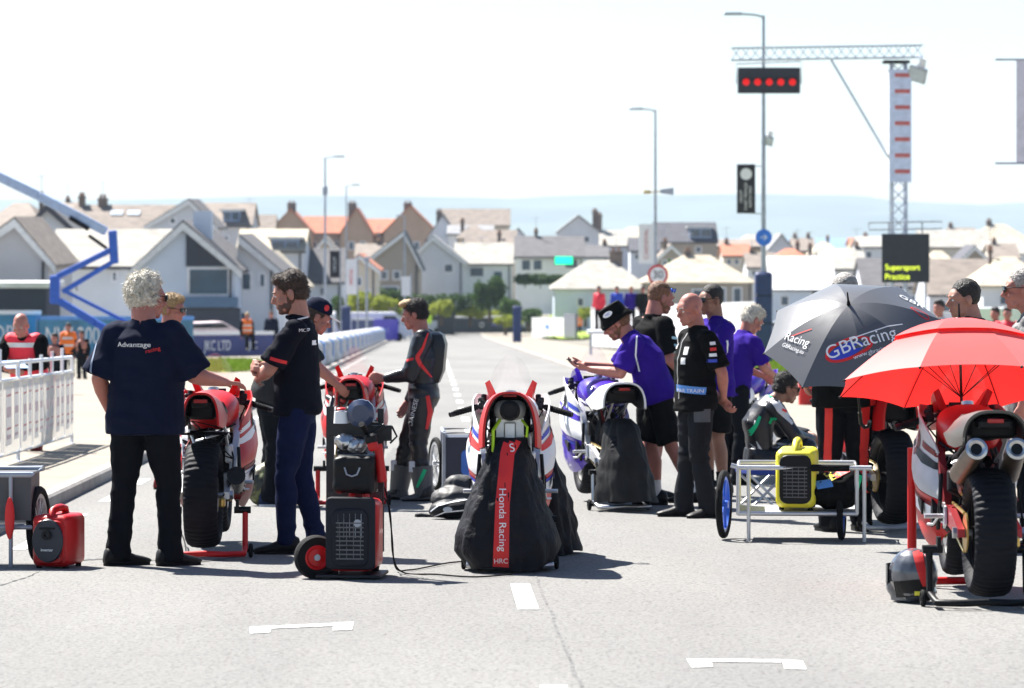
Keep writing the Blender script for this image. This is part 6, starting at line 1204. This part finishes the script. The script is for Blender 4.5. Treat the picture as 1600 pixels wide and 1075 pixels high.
# ------------------------------------------------------------------ parked vehicles
def car(label, px, d, rz, m, kind='car', z=0):
    g = GD(px, d); root = empty("parked_car" if kind == 'car' else "parked_van", g + V((0, 0, z)), rz, label, kind, "vehicles parked beyond the hoardings")
    if kind == 'car': prof = [(-2.1, .35), (-2.12, .7), (-1.9, .92), (-1.55, .97), (-1.0, 1.40), (.35, 1.44), (1.15, .98), (1.9, .88), (2.12, .65), (2.1, .35)]; hw = .86
    else: prof = [(-2.4, .35), (-2.42, 1.9), (-2.2, 2.05), (1.2, 2.05), (1.7, 1.2), (2.35, 1.0), (2.45, .6), (2.4, .35)]; hw = .95
    q = MB(); q.loft([[V((x, y * (1 if z_ < 1 else .86), z_)) for x, z_ in prof] for y in (-hw, -hw * .97, hw * .97, hw)]); q.obj("body", m, root, 30)
    gy = hw * .90
    for s in (-1, 1):
        q = MB(); pts = [(-1.35, 1.0), (-.95, 1.34), (.3, 1.37), (.95, 1.0)] if kind == 'car' else [(.3, 1.25), (.3, 1.8), (1.15, 1.8), (1.5, 1.25)]; q.loft([[V((x, s * (hw * .885 + e), z_)) for x, z_ in pts] for e in (0, .04)]); q.obj("side_window", darkglass, root)
    q = MB(); x0, x1, z0_, z1_ = ((-1.62, -1.08, .98, 1.36) if kind == 'car' else (1.74, 1.28, 1.2, 1.9)); q.loft([[V((x0 + e, y, z0_ + .02)), V((x1 + e, y, z1_ + .02))] for y in (-.68, .68) for e in (0,)], cap=False, closed=False); q.thick(.02); q.obj("rear_window" if kind == 'car' else "windscreen", darkglass, root)
    for x in (-1.3, 1.35):
        for s in (-1, 1): q = MB(); q.lathe([(-.09, .2), (-.1, .31), (.1, .31), (.09, .2)], (x, s * hw * .93, .32), V((0, 1, 0)), 20); q.cyl((x, s * hw * .93 - .08, .32), (x, s * hw * .93 + .08, .32), .2, n=14); q.obj("wheel", rubber, root)
    for s in (-1, 1): q = MB(); q.rbox((-2.08 if kind == 'car' else -2.4, s * .66, .78), (.08, .26, .14), .03); q.obj("tail_light", redp, root)
    return root
silver = mat("silver_paint", (.45, .47, .5), .3, .4, var=0, coat=.5)
for (px, d, rz, m, kd, lb) in ((330, 155, 20, mat("pinkish_white", (.75, .6, .6), .4), 'car', "pinkish white car parked above the long blue banner"), (505, 250, 90, whitep, 'van', "white van left of the white feather flag"), (590, 262, 10, whitep, 'van', "white camper with blue side near the hedge"), (660, 330, 0, whitep, 'van', "white van in front of the large grey gable"),
        (1100, 200, 10, silver, 'car', "silver car left of the dark blue padding"), (1155, 210, 15, whitep, 'car', "white car just left of the dark blue padding"), (1050, 215, 5, silver, 'car', "silver car behind the bearded man"), (1235, 200, -5, silver, 'car', "silver car right of the dark blue padding"), (1580, 165, 4, whitep, 'van', "white van at the right edge behind the sunglasses man"), (1500, 190, 10, silver, 'car', "silver car behind the suited man's head"), (740, 350, 10, whitep, 'car', "white car above the round bush")):
    car(lb, px, d, R(rz), m, kd)
# ------------------------------------------------------------------ planting
leafm = mat("leaf_dark", (.05, .10, .016), .8, trans=.3, var=.5, vs=3); leafy = mat("leaf_yellow", (.26, .30, .03), .8, trans=.3, var=.45, vs=3); bark = mat("bark", (.09, .065, .045), .9)
def leaves(name, parent, vols, n, size, m, seed):
    rr = random.Random(seed); q = MB(); tot = sum(a[1][0] * a[1][1] * a[1][2] for a in vols)
    for c, r_ in vols:
        for i in range(int(n * r_[0] * r_[1] * r_[2] / tot)):
            a = rr.uniform(0, 6.283); b = math.acos(rr.uniform(-1, 1)); f = rr.uniform(.55, 1.05) * (1 + .18 * noise.noise(V((a * 1.5, b * 2, seed))))
            p = V(c) + V((math.sin(b) * math.cos(a) * r_[0], math.sin(b) * math.sin(a) * r_[1], math.cos(b) * r_[2])) * f
            u = V((rr.gauss(0, 1), rr.gauss(0, 1), rr.gauss(0, 1))).normalized() * size * rr.uniform(.5, 1.3); w_ = u.cross(V((rr.gauss(0, 1), rr.gauss(0, 1), rr.gauss(0, 1)))).normalized() * size * .6
            q.face(q.ring([p - u, p - w_, p + u, p + w_]))
    return q.obj(name, m, parent)
def bush(label, px, d, row, w, h, m, seed, name="bush", cat="bush", n=1800, trunk=False, y2=1.4):
    g = V((X(px, d), d, Z(row, d))); W_ = w * d / 5800 / 2; H_ = h * d / 5800; root = empty(name, g, 0, label, cat); base = H_ * (.08 if trunk else .04)
    rr = random.Random(seed); vols = [((W_ * rr.uniform(-.55, .55), rr.uniform(-.5, .5), base + (H_ - base) * rr.uniform(.35, .72)), (W_ * rr.uniform(.3, .55), y2 * .7, (H_ - base) * rr.uniform(.22, .42))) for _ in range(11)]
    leaves("crown" if trunk else "foliage", root, vols, n, .16, m, seed); q = MB(); q.cyl((0, 0, -.6), (0, 0, base + H_ * .3), .16, .08); 
    for i in range(4): q.cyl((0, 0, base), V(vols[i][0]), .06, .02, 6)
    q.obj("trunk" if trunk else "stems", bark, root); return root
bush("round topped bushy tree left of the far houses' parking", 765, 318, 492, 62, 58, leafm, 21, "tree", "tree", 3400, True)
bush("small dark shrub right of the bushy tree", 797, 312, 497, 38, 32, leafm, 2); bush("yellow green shrub below the white camper", 562, 268, 497, 42, 42, leafy, 3); bush("low yellow shrub above the violet fence", 598, 275, 494, 50, 32, leafy, 4); bush("bright yellow green shrub below the long dark hedge", 650, 300, 500, 70, 24, leafy, 16); bush("yellow green scrub left of the taller dark block", 690, 310, 498, 44, 28, leafy, 17); bush("dark shrub between the two padded posts", 528, 262, 503, 26, 40, leafm, 18); bush("dark green scrub right of the far small shrub", 826, 330, 506, 44, 26, leafm, 19); bush("yellow flowering shrub beside the far padded post", 790, 300, 512, 50, 18, leafy, 5); bush("small yellow bush at the far barrier's left", 735, 322, 500, 60, 20, leafy, 6)
bush("tree top showing between the two tiled bungalows", 1052, 342, 517, 34, 112, leafm, 7, "tree", "tree", 2600, True); bush("shrub left of the tan roofed bungalow, at the stand", 915, 318, 500, 30, 20, leafy, 8)
def hedge(label, px0, px1, d, r0, r1, m, seed, n=2600):
    g = GD(px0, d); W_ = (px1 - px0) * d / 5800; root = empty("hedge", V((g.x, d, Z(r1, d))), 0, label, "hedge"); h = (r1 - r0) * d / 5800
    k = max(3, int(W_ / 1.2)); rr = random.Random(seed)
    leaves("foliage", root, [((W_ * (i + .5) / k, rr.uniform(-.1, .1), h * .5), (W_ / k * .75, .8, h * rr.uniform(.48, .62))) for i in range(k)], n, .15, m, seed)
    q = MB()
    for i in range(k): q.cyl((W_ * (i + .5) / k, 0, -.4), (W_ * (i + .5) / k, 0, h * .7), .05, .03, 6)
    q.obj("stems", bark, root)["kind"] = "stuff"
hedge("long dark clipped hedge below the large grey gable", 632, 745, 322, 460, 488, leafm, 11); hedge("dark hedge left of the grey gable below the camper", 588, 634, 315, 452, 482, leafm, 12, 1500); hedge("thin hedge below the dark shop with the green sign", 808, 905, 352, 429, 444, leafm, 13); hedge("yellow green hedge bank above the far black barrier", 700, 790, 335, 484, 500, leafy, 14, 1800)
# ------------------------------------------------------------------ the town
wallc = dict(white=(.72, .73, .76), cream=(.62, .56, .47), grey=(.50, .50, .53), pale=(.58, .65, .77), brown=(.42, .29, .21), tan=(.50, .40, .29), dark=(.03, .035, .06), stone=(.36, .31, .26), mid=(.58, .60, .66))
roofc = dict(slate=(.10, .095, .10), orange=(.40, .14, .075), tan=(.42, .36, .27), pale=(.34, .32, .28), brown=(.22, .18, .15), grey=(.22, .22, .23), white=(.66, .66, .66), dark=(.06, .06, .075))
def WM(k): return mat("wall_" + k, wallc[k], .9, var=.08, vs=.5, bump=.2, bs=6)
def RM_(k): return mat("roof_tiles_" + k, roofc[k], .85, var=.22, vs=1.2, bump=.4, bs=5, stretch=(1, 1, 3))
frame_m = mat("window_frame_white", (.75, .75, .78), .5); stackm = mat("chimney_brick", (.16, .12, .10), .9, var=.3, vs=3)
def house(label, px0, px1, ridge, eave, ground, d, kind, wall, roof, depth=8, wins=(), chim=(), rz=0, gable=None, dormer=None, sky_=(), barge=None, name="house", door=None, peak=.5):
    """kind G: gable faces the road end where the camera is; E: eaves face it; H: hipped roof; F: flat"""
    x0, x1 = X(px0, d), X(px1, d); w = x1 - x0; g = V(((x0 + x1) / 2, d, Z(ground, d))); root = empty(name, g, rz, label, "house"); he = Z(eave, d) - g.z; hr = Z(ridge, d) - g.z; hw = w / 2
    q = MB(); q.box((0, depth / 2, he / 2 - 1.5), (w, depth, he + 3))
    if kind == 'G':
        q2 = MB(); xp = -hw + w * peak; q.loft([[V((-hw, y, he)), V((hw, y, he)), V((xp, y, hr))] for y in (.0, depth)])
    q.obj("wall", WM(wall), root, 20); ov = .35; t = .16; q = MB()
    if kind == 'G':
        for sx in (-1, 1):
            xe = sx * hw; dx = xe - xp; sl = (he - hr) / abs(dx); ex = xe + sx * ov; ez = he + sl * ov
            q.loft([[V((xp, y, hr)), V((ex, y, ez)), V((ex, y, ez + t)), V((xp, y, hr + t * 1.3))] for y in (-ov, depth + ov)])
    elif kind == 'E':
        dm = depth / 2; sl = (hr - he) / dm
        for sy in (-1, 1):
            ye = dm + sy * (dm + ov); ez = he - sl * ov
            q.loft([[V((x, dm, hr)), V((x, ye, ez)), V((x, ye, ez + t)), V((x, dm, hr + t * 1.3))] for x in (-hw - ov * .5, hw + ov * .5)])
        q3 = MB(); q3.loft([[V((x, .02, he)), V((x, depth - .02, he)), V((x, dm, hr - .02))] for x in (-hw + .01, hw - .01)]); q3.obj("gable_wall", WM(wall), root, 20)
    elif kind == 'H':
        dm = depth / 2; ins = min(hw * .75, dm * 1.1); a = [V((-hw - ov, -ov, he)), V((hw + ov, -ov, he)), V((hw + ov, depth + ov, he)), V((-hw - ov, depth + ov, he))]; r0, r1 = V((-hw + ins, dm, hr)), V((hw - ins, dm, hr))
        v = q.ring(a + [r0, r1] + [p - V((0, 0, .14)) for p in a])
        for f in ((0, 1, 5, 4), (1, 2, 5), (2, 3, 4, 5), (3, 0, 4), (6, 7, 1, 0), (7, 8, 2, 1), (8, 9, 3, 2), (9, 6, 0, 3), (9, 8, 7, 6)): q.face([v[i] for i in f])
    else: q.box((0, depth / 2, he + .12), (w + .4, depth + .4, .24))
    rf = q.obj("roof", RM_(roof), root, 20)
    if kind in 'E': q = MB(); q.cyl((-hw - .2, -ov - .03, he - .1), (hw + .2, -ov - .03, he - .1), .07, n=6); q.obj("gutter", mat("gutter_dark", (.05, .05, .06), .6), root)
    if barge and kind == 'G':
        for sx in (-1, 1): q = MB(); xe = sx * (hw + ov); sl = (he - hr) / abs(sx * hw - xp); q.loft([[V((xp, y, hr + .1)), V((xe, y, he + sl * ov + .1)), V((xe, y, he + sl * ov - .25)), V((xp, y, hr - .3))] for y in (-ov - .06, -ov - .004)]); q.obj("bargeboard", mat("barge_" + barge, dict(white=(.7, .7, .7), dark=(.04, .04, .06))[barge], .6), root, 20)
    if gable: q = MB(); q.loft([[V((-hw + (xp + hw) * .06, y, he + .02)), V((hw - .3, y, he + .02)), V((xp, y, hr - .35))] for y in (-.09, -.03)]); q.obj("gable_glazing", mat("gable_dark", (.015, .018, .05), .3, var=.2, vs=1), root, 20)
    for (u, v_, ww, wh) in wins:      # u, v: centre across and up, as pixels in the photograph
        xw = X(u, d) - g.x; zw = Z(v_, d) - g.z; a, b = ww * d / 5800, wh * d / 5800
        q = MB(); q.box((xw, -.02, zw), (a + .16, .08, b + .16)); fo = q.obj("window", frame_m, root); nn = max(1, min(4, int(a / 1.0)))
        for i in range(nn): q = MB(); q.box((xw - a / 2 + a * (i + .5) / nn, -.065, zw), (a / nn - .09, .03, b - .06)); q.obj("pane", winglass, fo)
    for (u, top, ww) in chim:
        xc = X(u, d) - g.x; a = ww * d / 5800; zt_ = Z(top, d) - g.z; yc = depth / 2 if kind != 'G' else 1.2; q = MB(); q.box((xc, yc, (he + zt_) / 2), (a, min(a, .9), zt_ - he)); q.box((xc, yc, zt_ - .1), (a + .16, min(a, .9) + .16, .16))
        co = q.obj("chimney", stackm, rf)
        q = MB()
        for i in (-1, 1): q.cyl((xc + i * a * .22, yc, zt_), (xc + i * a * .22, yc, zt_ + .35), .13, .11, 10)
        q.obj("chimney_pots", mat("clay_pot", (.35, .2, .13), .9), rf)
    for (u, v_) in sky_: q = MB(); dm = depth / 2; zz_ = Z(v_, d) - g.z; f = (zz_ - he) / (hr - he); q.box((X(u, d) - g.x, dm * f - .1, zz_ + .12), (1.1, .9, .06), m=Matrix.Translation((X(u, d) - g.x, dm * f - .1, zz_ + .22)) @ Matrix.Rotation(math.atan2(hr - he, dm), 4, 'X')); q.obj("skylight", mat("skylight_glass", (.6, .65, .7), .15), rf)
    if kind in 'GEH' and d < 420:
        q = MB(); q.cyl((hw - .25, -.06, 0), (hw - .25, -.06, he - .1), .06, n=6); q.obj("downpipe", mat("gutter_dark", (.05, .05, .06), .6), root)
        if chim: xa = X(chim[0][0], d) - g.x; za = Z(chim[0][1], d) - g.z; q = MB(); q.cyl((xa, depth / 2, za), (xa, depth / 2, za + 1.6), .025, n=5); q.cyl((xa - .5, depth / 2, za + 1.4), (xa + .5, depth / 2, za + 1.5), .02, n=5); q.obj("aerial", galv, rf)
    if dormer:
        u0, u1, r0, r1 = dormer; a0, a1 = X(u0, d) - g.x, X(u1, d) - g.x; z0_, z1_ = Z(r1, d) - g.z, Z(r0, d) - g.z; q = MB(); q.box(((a0 + a1) / 2, 1.6, (z0_ + z1_) / 2), (a1 - a0, 2.6, z1_ - z0_)); do = q.obj("dormer", mat("dormer_blue", (.25, .33, .5), .6), rf)
        q = MB(); q.box(((a0 + a1) / 2, 1.55, z1_ + .1), (a1 - a0 + .6, 3.0, .18)); q.obj("dormer_roof", mat("roof_edge_white", (.6, .6, .6), .7), rf)
        n_ = max(2, int((a1 - a0) / 1.1))
        for i in range(n_): q = MB(); q.box((a0 + (a1 - a0) * (i + .5) / n_, .27, (z0_ + z1_) / 2), ((a1 - a0) / n_ - .15, .04, (z1_ - z0_) * .7)); q.obj("pane", winglass, do)
    return root
# nearest row, left to right
house("grey rendered house at the far left with a sloping roof", -60, 76, 345, 405, 520, 168, 'G', 'grey', 'brown', 9, [(-20, 440, 12, 14)], barge='white', peak=.62)
house("dark low annex below the grey rendered house", -40, 72, 449, 450, 520, 160, 'F', 'dark', 'white', 5)
house("white house with a cream slate roof behind the boom lift", 78, 262, 364, 416, 520, 196, 'E', 'white', 'pale', 8, [(179, 432, 6, 14), (120, 450, 5, 10)], chim=[])
house("large pale blue house with a dark glazed gable", 212, 368, 350, 418, 520, 182, 'G', 'pale', 'slate', 12, [(326, 440, 62, 40)], barge='white', peak=.48)
q = MB(); hh_ = [o for o in S.objects if o.get("label") == "large pale blue house with a dark glazed gable"][0]; _d = 182; _g = hh_.location
q.loft([[V((X(a, _d) - _g.x, y, Z(b, _d) - _g.z)) for a, b in ((291, 416), (364, 416), (291, 356))] for y in (-.12, -.02)]); q.obj("gable_glazing", mat("gable_dark", (.012, .014, .035), .3, var=.2, vs=1), hh_, 20)
q = MB(); q.box((X(330, _d) - _g.x, -.35, Z(472, _d) - _g.z), (2.7, .5, .5)); q.obj("balcony", mat("balcony_blue", (.08, .16, .28), .3), hh_); q = MB(); q.box((X(333, _d) - _g.x, -.08, Z(500, _d) - _g.z), (2.7, .1, 1.2)); q.obj("ground_floor", mat("dark_ground_floor", (.05, .06, .09), .5), hh_)
q = MB(); q.box((X(312, _d) - _g.x, 2, Z(352, _d) - _g.z), (.9, .9, 1.4)); q.obj("chimney", WM('pale'), hh_)
house("narrow white wing with dark roof right of the glazed gable", 368, 432, 372, 420, 520, 186, 'G', 'white', 'slate', 9, [(410, 438, 8, 20), (385, 440, 14, 26), (378, 500, 14, 24)], barge='white', peak=.1)
house("white cottage with dark bargeboards right of the wing", 400, 470, 398, 445, 505, 215, 'G', 'mid', 'tan', 8, [(410, 440, 7, 18), (448, 470, 12, 14)], barge='dark', peak=.3)
house("low dark roofed house beside the black banner", 462, 535, 392, 440, 500, 280, 'E', 'white', 'slate', 8, [(480, 455, 10, 12), (505, 455, 10, 12), (522, 470, 8, 10)])
house("white cottage with a dark red roof left of centre", 535, 588, 400, 420, 495, 300, 'G', 'cream', 'orange', 8, [(560, 440, 10, 12), (575, 460, 8, 12)], barge='white')
house("dark slate roofed house with a white verge", 568, 655, 364, 412, 495, 330, 'G', 'stone', 'slate', 9, [(600, 430, 10, 12), (620, 430, 10, 12), (610, 455, 24, 14)], barge='white', peak=.72)
house("large light grey house with one small gable window", 636, 724, 371, 408, 500, 345, 'G', 'mid', 'grey', 10, [(701, 419, 13, 12)], barge='white', peak=.46)
house("white roofed house joined to the light grey gable", 712, 800, 383, 412, 500, 350, 'E', 'white', 'pale', 8, [(745, 425, 22, 14), (778, 430, 14, 12)], chim=[(752, 395, 4)])
house("dark slate bungalow with the lit green sign", 806, 912, 372, 401, 446, 385, 'E', 'white', 'slate', 9, [(822, 414, 14, 16), (840, 414, 14, 16), (893, 412, 20, 14)], chim=[(838, 362, 5)])
house("white bungalow with a cream hipped roof", 866, 1012, 407, 451, 505, 322, 'H', 'pale', 'pale', 10, [(907, 472, 9, 12), (960, 470, 12, 12)], chim=[(965, 393, 20)])
house("tan hipped bungalow with a tall dark chimney", 1010, 1176, 399, 441, 505, 318, 'H', 'stone', 'tan', 10, [(1128, 462, 10, 24), (1152, 462, 12, 24), (1090, 462, 16, 18)], chim=[(1079, 393, 10)])
house("bright white cottage with dark windows right of the padding", 1206, 1304, 405, 452, 505, 300, 'E', 'pale', 'white', 9, [(1275, 463, 14, 16), (1226, 470, 12, 14)])
house("grey roofed white house behind the black umbrella", 1284, 1352, 392, 420, 505, 330, 'E', 'white', 'pale', 8, [(1320, 440, 16, 12)], chim=[(1345, 384, 5)])
house("dark roofed house behind the black screen", 1350, 1462, 408, 448, 510, 280, 'E', 'mid', 'slate', 9, [(1385, 470, 14, 14), (1430, 470, 18, 14)])
house("grey gabled house right of the black screen", 1452, 1552, 410, 460, 520, 262, 'E', 'mid', 'brown', 9, [(1480, 480, 16, 14), (1520, 480, 16, 14)])
house("tan roofed bungalow above the right edge man", 1536, 1640, 402, 446, 520, 250, 'H', 'white', 'tan', 10, [(1575, 468, 26, 16)], chim=[(1562, 392, 5)])
# second row
house("conical brown roofed house at the far left", -30, 62, 316, 356, 470, 260, 'H', 'grey', 'brown', 12, [(20, 380, 14, 12)], chim=[(93, 312, 7), (105, 305, 8)] if 0 else [(48, 306, 7)])
house("tall white house behind the boom arm", 38, 118, 322, 362, 470, 250, 'G', 'mid', 'slate', 9, [(90, 375, 8, 12)], barge='dark', peak=.45)
house("long slate roof with two skylights", 110, 276, 323, 362, 450, 330, 'E', 'grey', 'brown', 9, [(180, 385, 20, 12)], chim=[(152, 309, 14), (119, 306, 10)], sky_=[(177, 336), (204, 336)])
house("broad grey gabled house above the pale blue house", 232, 334, 314, 352, 450, 300, 'G', 'mid', 'slate', 10, [(270, 345, 8, 8)], barge='white', peak=.62)
house("brown roofed house with a blue dormer right of the grey gable", 300, 392, 320, 352, 450, 320, 'E', 'grey', 'brown', 9, [(350, 375, 14, 12)], dormer=(348, 374, 330, 346), chim=[(384, 336, 14)])
house("white roofed house with a wide blue glass dormer", 372, 474, 362, 392, 460, 275, 'E', 'mid', 'tan', 9, [(400, 410, 14, 12)], dormer=(424, 466, 374, 400))
# terrace with brown gables
TD = 520
for i, (a, b, r_, e_, ch, kd, lb) in enumerate(((420, 488, 328, 362, 455, 'G', "leftmost brown gabled terrace house with a stack"), (474, 540, 340, 364, None, 'E', "terrace house with orange tiles between two gables, left"), (532, 582, 326, 364, 550, 'G', "middle brown gabled terrace house with a stack"), (572, 624, 344, 364, None, 'E', "terrace house with bright orange tiles between two gables, right"), (600, 682, 322, 362, 637, 'G', "rightmost brown gabled terrace house with a stack"))):
    house(lb, a, b, r_, e_, 440, TD + (0 if kd == 'G' else 4), kd, 'brown' if kd == 'G' else 'stone', 'orange', 9, [(a + 16, 384, 9, 12), (b - 16, 384, 9, 12)] if kd == 'E' else [((a + b) / 2 - 8, 384, 8, 12), ((a + b) / 2 + 10, 384, 8, 12)], chim=[(ch, 317, 13)] if ch else [])
third = (("white house with slate roof right of the terrace", 668, 716, 336, 372, 430, 500, 'G', 'mid', 'slate'), ("broad slate roofed house with a low ridge, centre", 690, 796, 328, 352, 430, 540, 'E', 'cream', 'brown'), ("low white house below the broad slate roof", 700, 770, 354, 366, 430, 490, 'E', 'white', 'grey'), ("brown roofed house left of the dark shop", 728, 806, 362, 390, 440, 450, 'E', 'white', 'brown'), ("small grey gabled house behind the green sign", 790, 830, 358, 380, 440, 470, 'G', 'mid', 'slate'),
    ("large plain white gable house right of the green sign", 872, 936, 338, 362, 450, 440, 'G', 'mid', 'grey'), ("pale blue house with a lone chimney", 925, 985, 362, 384, 450, 450, 'E', 'pale', 'pale'), ("tan hipped house left of the feather flag", 962, 1020, 355, 372, 450, 470, 'H', 'cream', 'tan'), ("dark timber chalet with a blue glass front", 1024, 1120, 350, 378, 450, 430, 'E', 'stone', 'dark'), ("low stone house right of the chalet", 1112, 1192, 376, 386, 450, 440, 'E', 'tan', 'brown'), ("pale stone house behind the round blue sign", 1150, 1206, 366, 384, 450, 470, 'H', 'cream', 'pale'),
    ("grey gabled house just right of the round blue sign", 1198, 1244, 367, 394, 450, 460, 'G', 'mid', 'grey'), ("small house with twin chimneys", 1240, 1274, 374, 392, 450, 480, 'E', 'tan', 'brown'), ("tan roofed cottage right of the twin chimneys", 1272, 1312, 378, 398, 450, 460, 'H', 'cream', 'tan'), ("pale roofed house left of the black screen", 1342, 1404, 372, 386, 450, 470, 'E', 'white', 'pale'), ("long pale roofed house right of the black screen", 1440, 1546, 362, 386, 450, 480, 'E', 'cream', 'pale'), ("tan hipped house with a chimney on the skyline, right", 1522, 1610, 350, 376, 450, 500, 'H', 'tan', 'tan'), ("white roofed house on the right below the skyline", 1524, 1640, 372, 396, 460, 430, 'H', 'white', 'pale'), ("pale tan house between the black screen and right roofs", 1446, 1500, 392, 420, 470, 400, 'H', 'white', 'tan'))
for i, (lb, a, b, r_, e_, g_, d_, kd, wl, rf_) in enumerate(third):
    house(lb, a, b, r_, e_, g_, d_, kd, wl, rf_, 9, [(a + (b - a) * u, e_ + 12, 8, 9) for u in (.25, .7)], chim={5: [(930, 330, 8)], 0: [(686, 330, 9)], 6: [(938, 336, 8)], 12: [(1246, 368, 5), (1267, 368, 5)], 16: [(1552, 345, 8)], 13: [(1298, 372, 4)], 8: [(1110, 360, 5)]}.get(i, []), dormer={8: (1078, 1112, 356, 372)}.get(i))
extra = (("tiny brown roofed house beyond the boom arm", 84, 122, 318, 330, 400, 'E', 'tan', 'brown', 100), ("small dark roofed house above the long slate roof's right end", 262, 300, 322, 336, 420, 'G', 'mid', 'slate', 0), ("brown terrace cottage left of the terrace row", 384, 428, 338, 362, 440, 'E', 'stone', 'brown', 390), ("low white shed between cottages left of the black banner", 440, 482, 412, 424, 320, 'E', 'white', 'slate', 0), ("small tan gabled cottage below the terrace row", 488, 528, 372, 396, 400, 'G', 'tan', 'brown', 0),
    ("small white cottage below the middle brown gable", 556, 604, 384, 404, 380, 'E', 'cream', 'brown', 590), ("dark porch roof left of the large grey gable", 620, 646, 400, 418, 335, 'G', 'stone', 'dark', 0), ("brown roofed bungalow behind the grey gable", 716, 762, 352, 372, 470, 'H', 'tan', 'brown', 722), ("brown hipped house left of the slate bungalow", 770, 815, 372, 394, 420, 'H', 'cream', 'brown', 780), ("small white extension with dark roof above the cream bungalow", 910, 950, 386, 402, 400, 'E', 'pale', 'slate', 946),
    ("low dark roofed house left of the chalet", 985, 1030, 374, 392, 410, 'E', 'mid', 'dark', 0), ("brown gabled cottage under the chalet", 1030, 1068, 384, 402, 380, 'G', 'stone', 'brown', 1040), ("white cottage right of the tan bungalow", 1168, 1212, 398, 418, 370, 'E', 'white', 'brown', 1178), ("terracotta roofed cottage left of the round blue sign", 1130, 1172, 384, 400, 400, 'E', 'cream', 'orange', 1138), ("terracotta roofed cottage right of the round blue sign", 1212, 1262, 388, 406, 400, 'H', 'tan', 'orange', 1250),
    ("brown hipped roof above the bright white cottage", 1262, 1316, 392, 408, 385, 'H', 'cream', 'brown', 1270), ("tiny terracotta house on the right skyline", 1330, 1362, 374, 384, 500, 'E', 'tan', 'orange', 1356), ("dark gabled house above the dark roof at right", 1500, 1546, 386, 408, 360, 'G', 'stone', 'dark', 0), ("small brown house on the right skyline", 1486, 1526, 358, 370, 520, 'E', 'tan', 'brown', 1490), ("cream cottage right of the grey gabled house", 1548, 1592, 384, 404, 380, 'E', 'cream', 'brown', 1560))
for (lb, a, b, r_, e_, d_, kd, wl, rf_, ch) in extra:
    house(lb, a, b, r_, e_, 470, d_, kd, wl, rf_, 7, [(a + (b - a) * u, e_ + 9, 6, 8) for u in (.22, .5, .78)], chim=[(ch, r_ - 7, 6)] if ch else [], barge='white' if kd == 'G' else None)
for i, (px, r_) in enumerate(((93, 316), (352, 330), (1310, 374), (1150, 352), (1530, 362), (760, 330))): pass
gs = empty("lit_sign", V((X(881, 383), 383, Z(407, 383))), 0, "bright green lit sign on the dark slate bungalow", "sign"); q = MB(); q.rbox((0, 0, 0), (1.85, .2, .8), .08, axis='Y'); q.obj("light_panel", mat("lit_green_panel", (.0, .85, .42), .5, emit=.5), gs); q = MB(); q.box((0, .15, 0), (2.0, .1, .9)); q.obj("casing", black, gs)
# far scattered roofs on the crest
rr = random.Random(5)
# ------------------------------------------------------------------ haze
HZ = True
if HZ:
    q = MB(); q.box((300, 4740, 104), (9000, 9500, 270)); ho = q.obj("haze", None) if False else None
    me = q.mesh("haze", 30); hm_ = bpy.data.materials.new("haze"); hm_.use_nodes = True; n = hm_.node_tree.nodes; n.remove(n["Principled BSDF"]); pv = n.new("ShaderNodeVolumePrincipled"); pv.inputs["Color"].default_value = (.66, .82, 1, 1); pv.inputs["Density"].default_value = .00011; pv.inputs["Anisotropy"].default_value = .0
    hm_.node_tree.links.new(pv.outputs[0], n["Material Output"].inputs["Volume"]); ho = link("haze", me, hm_); ho["kind"] = "stuff"
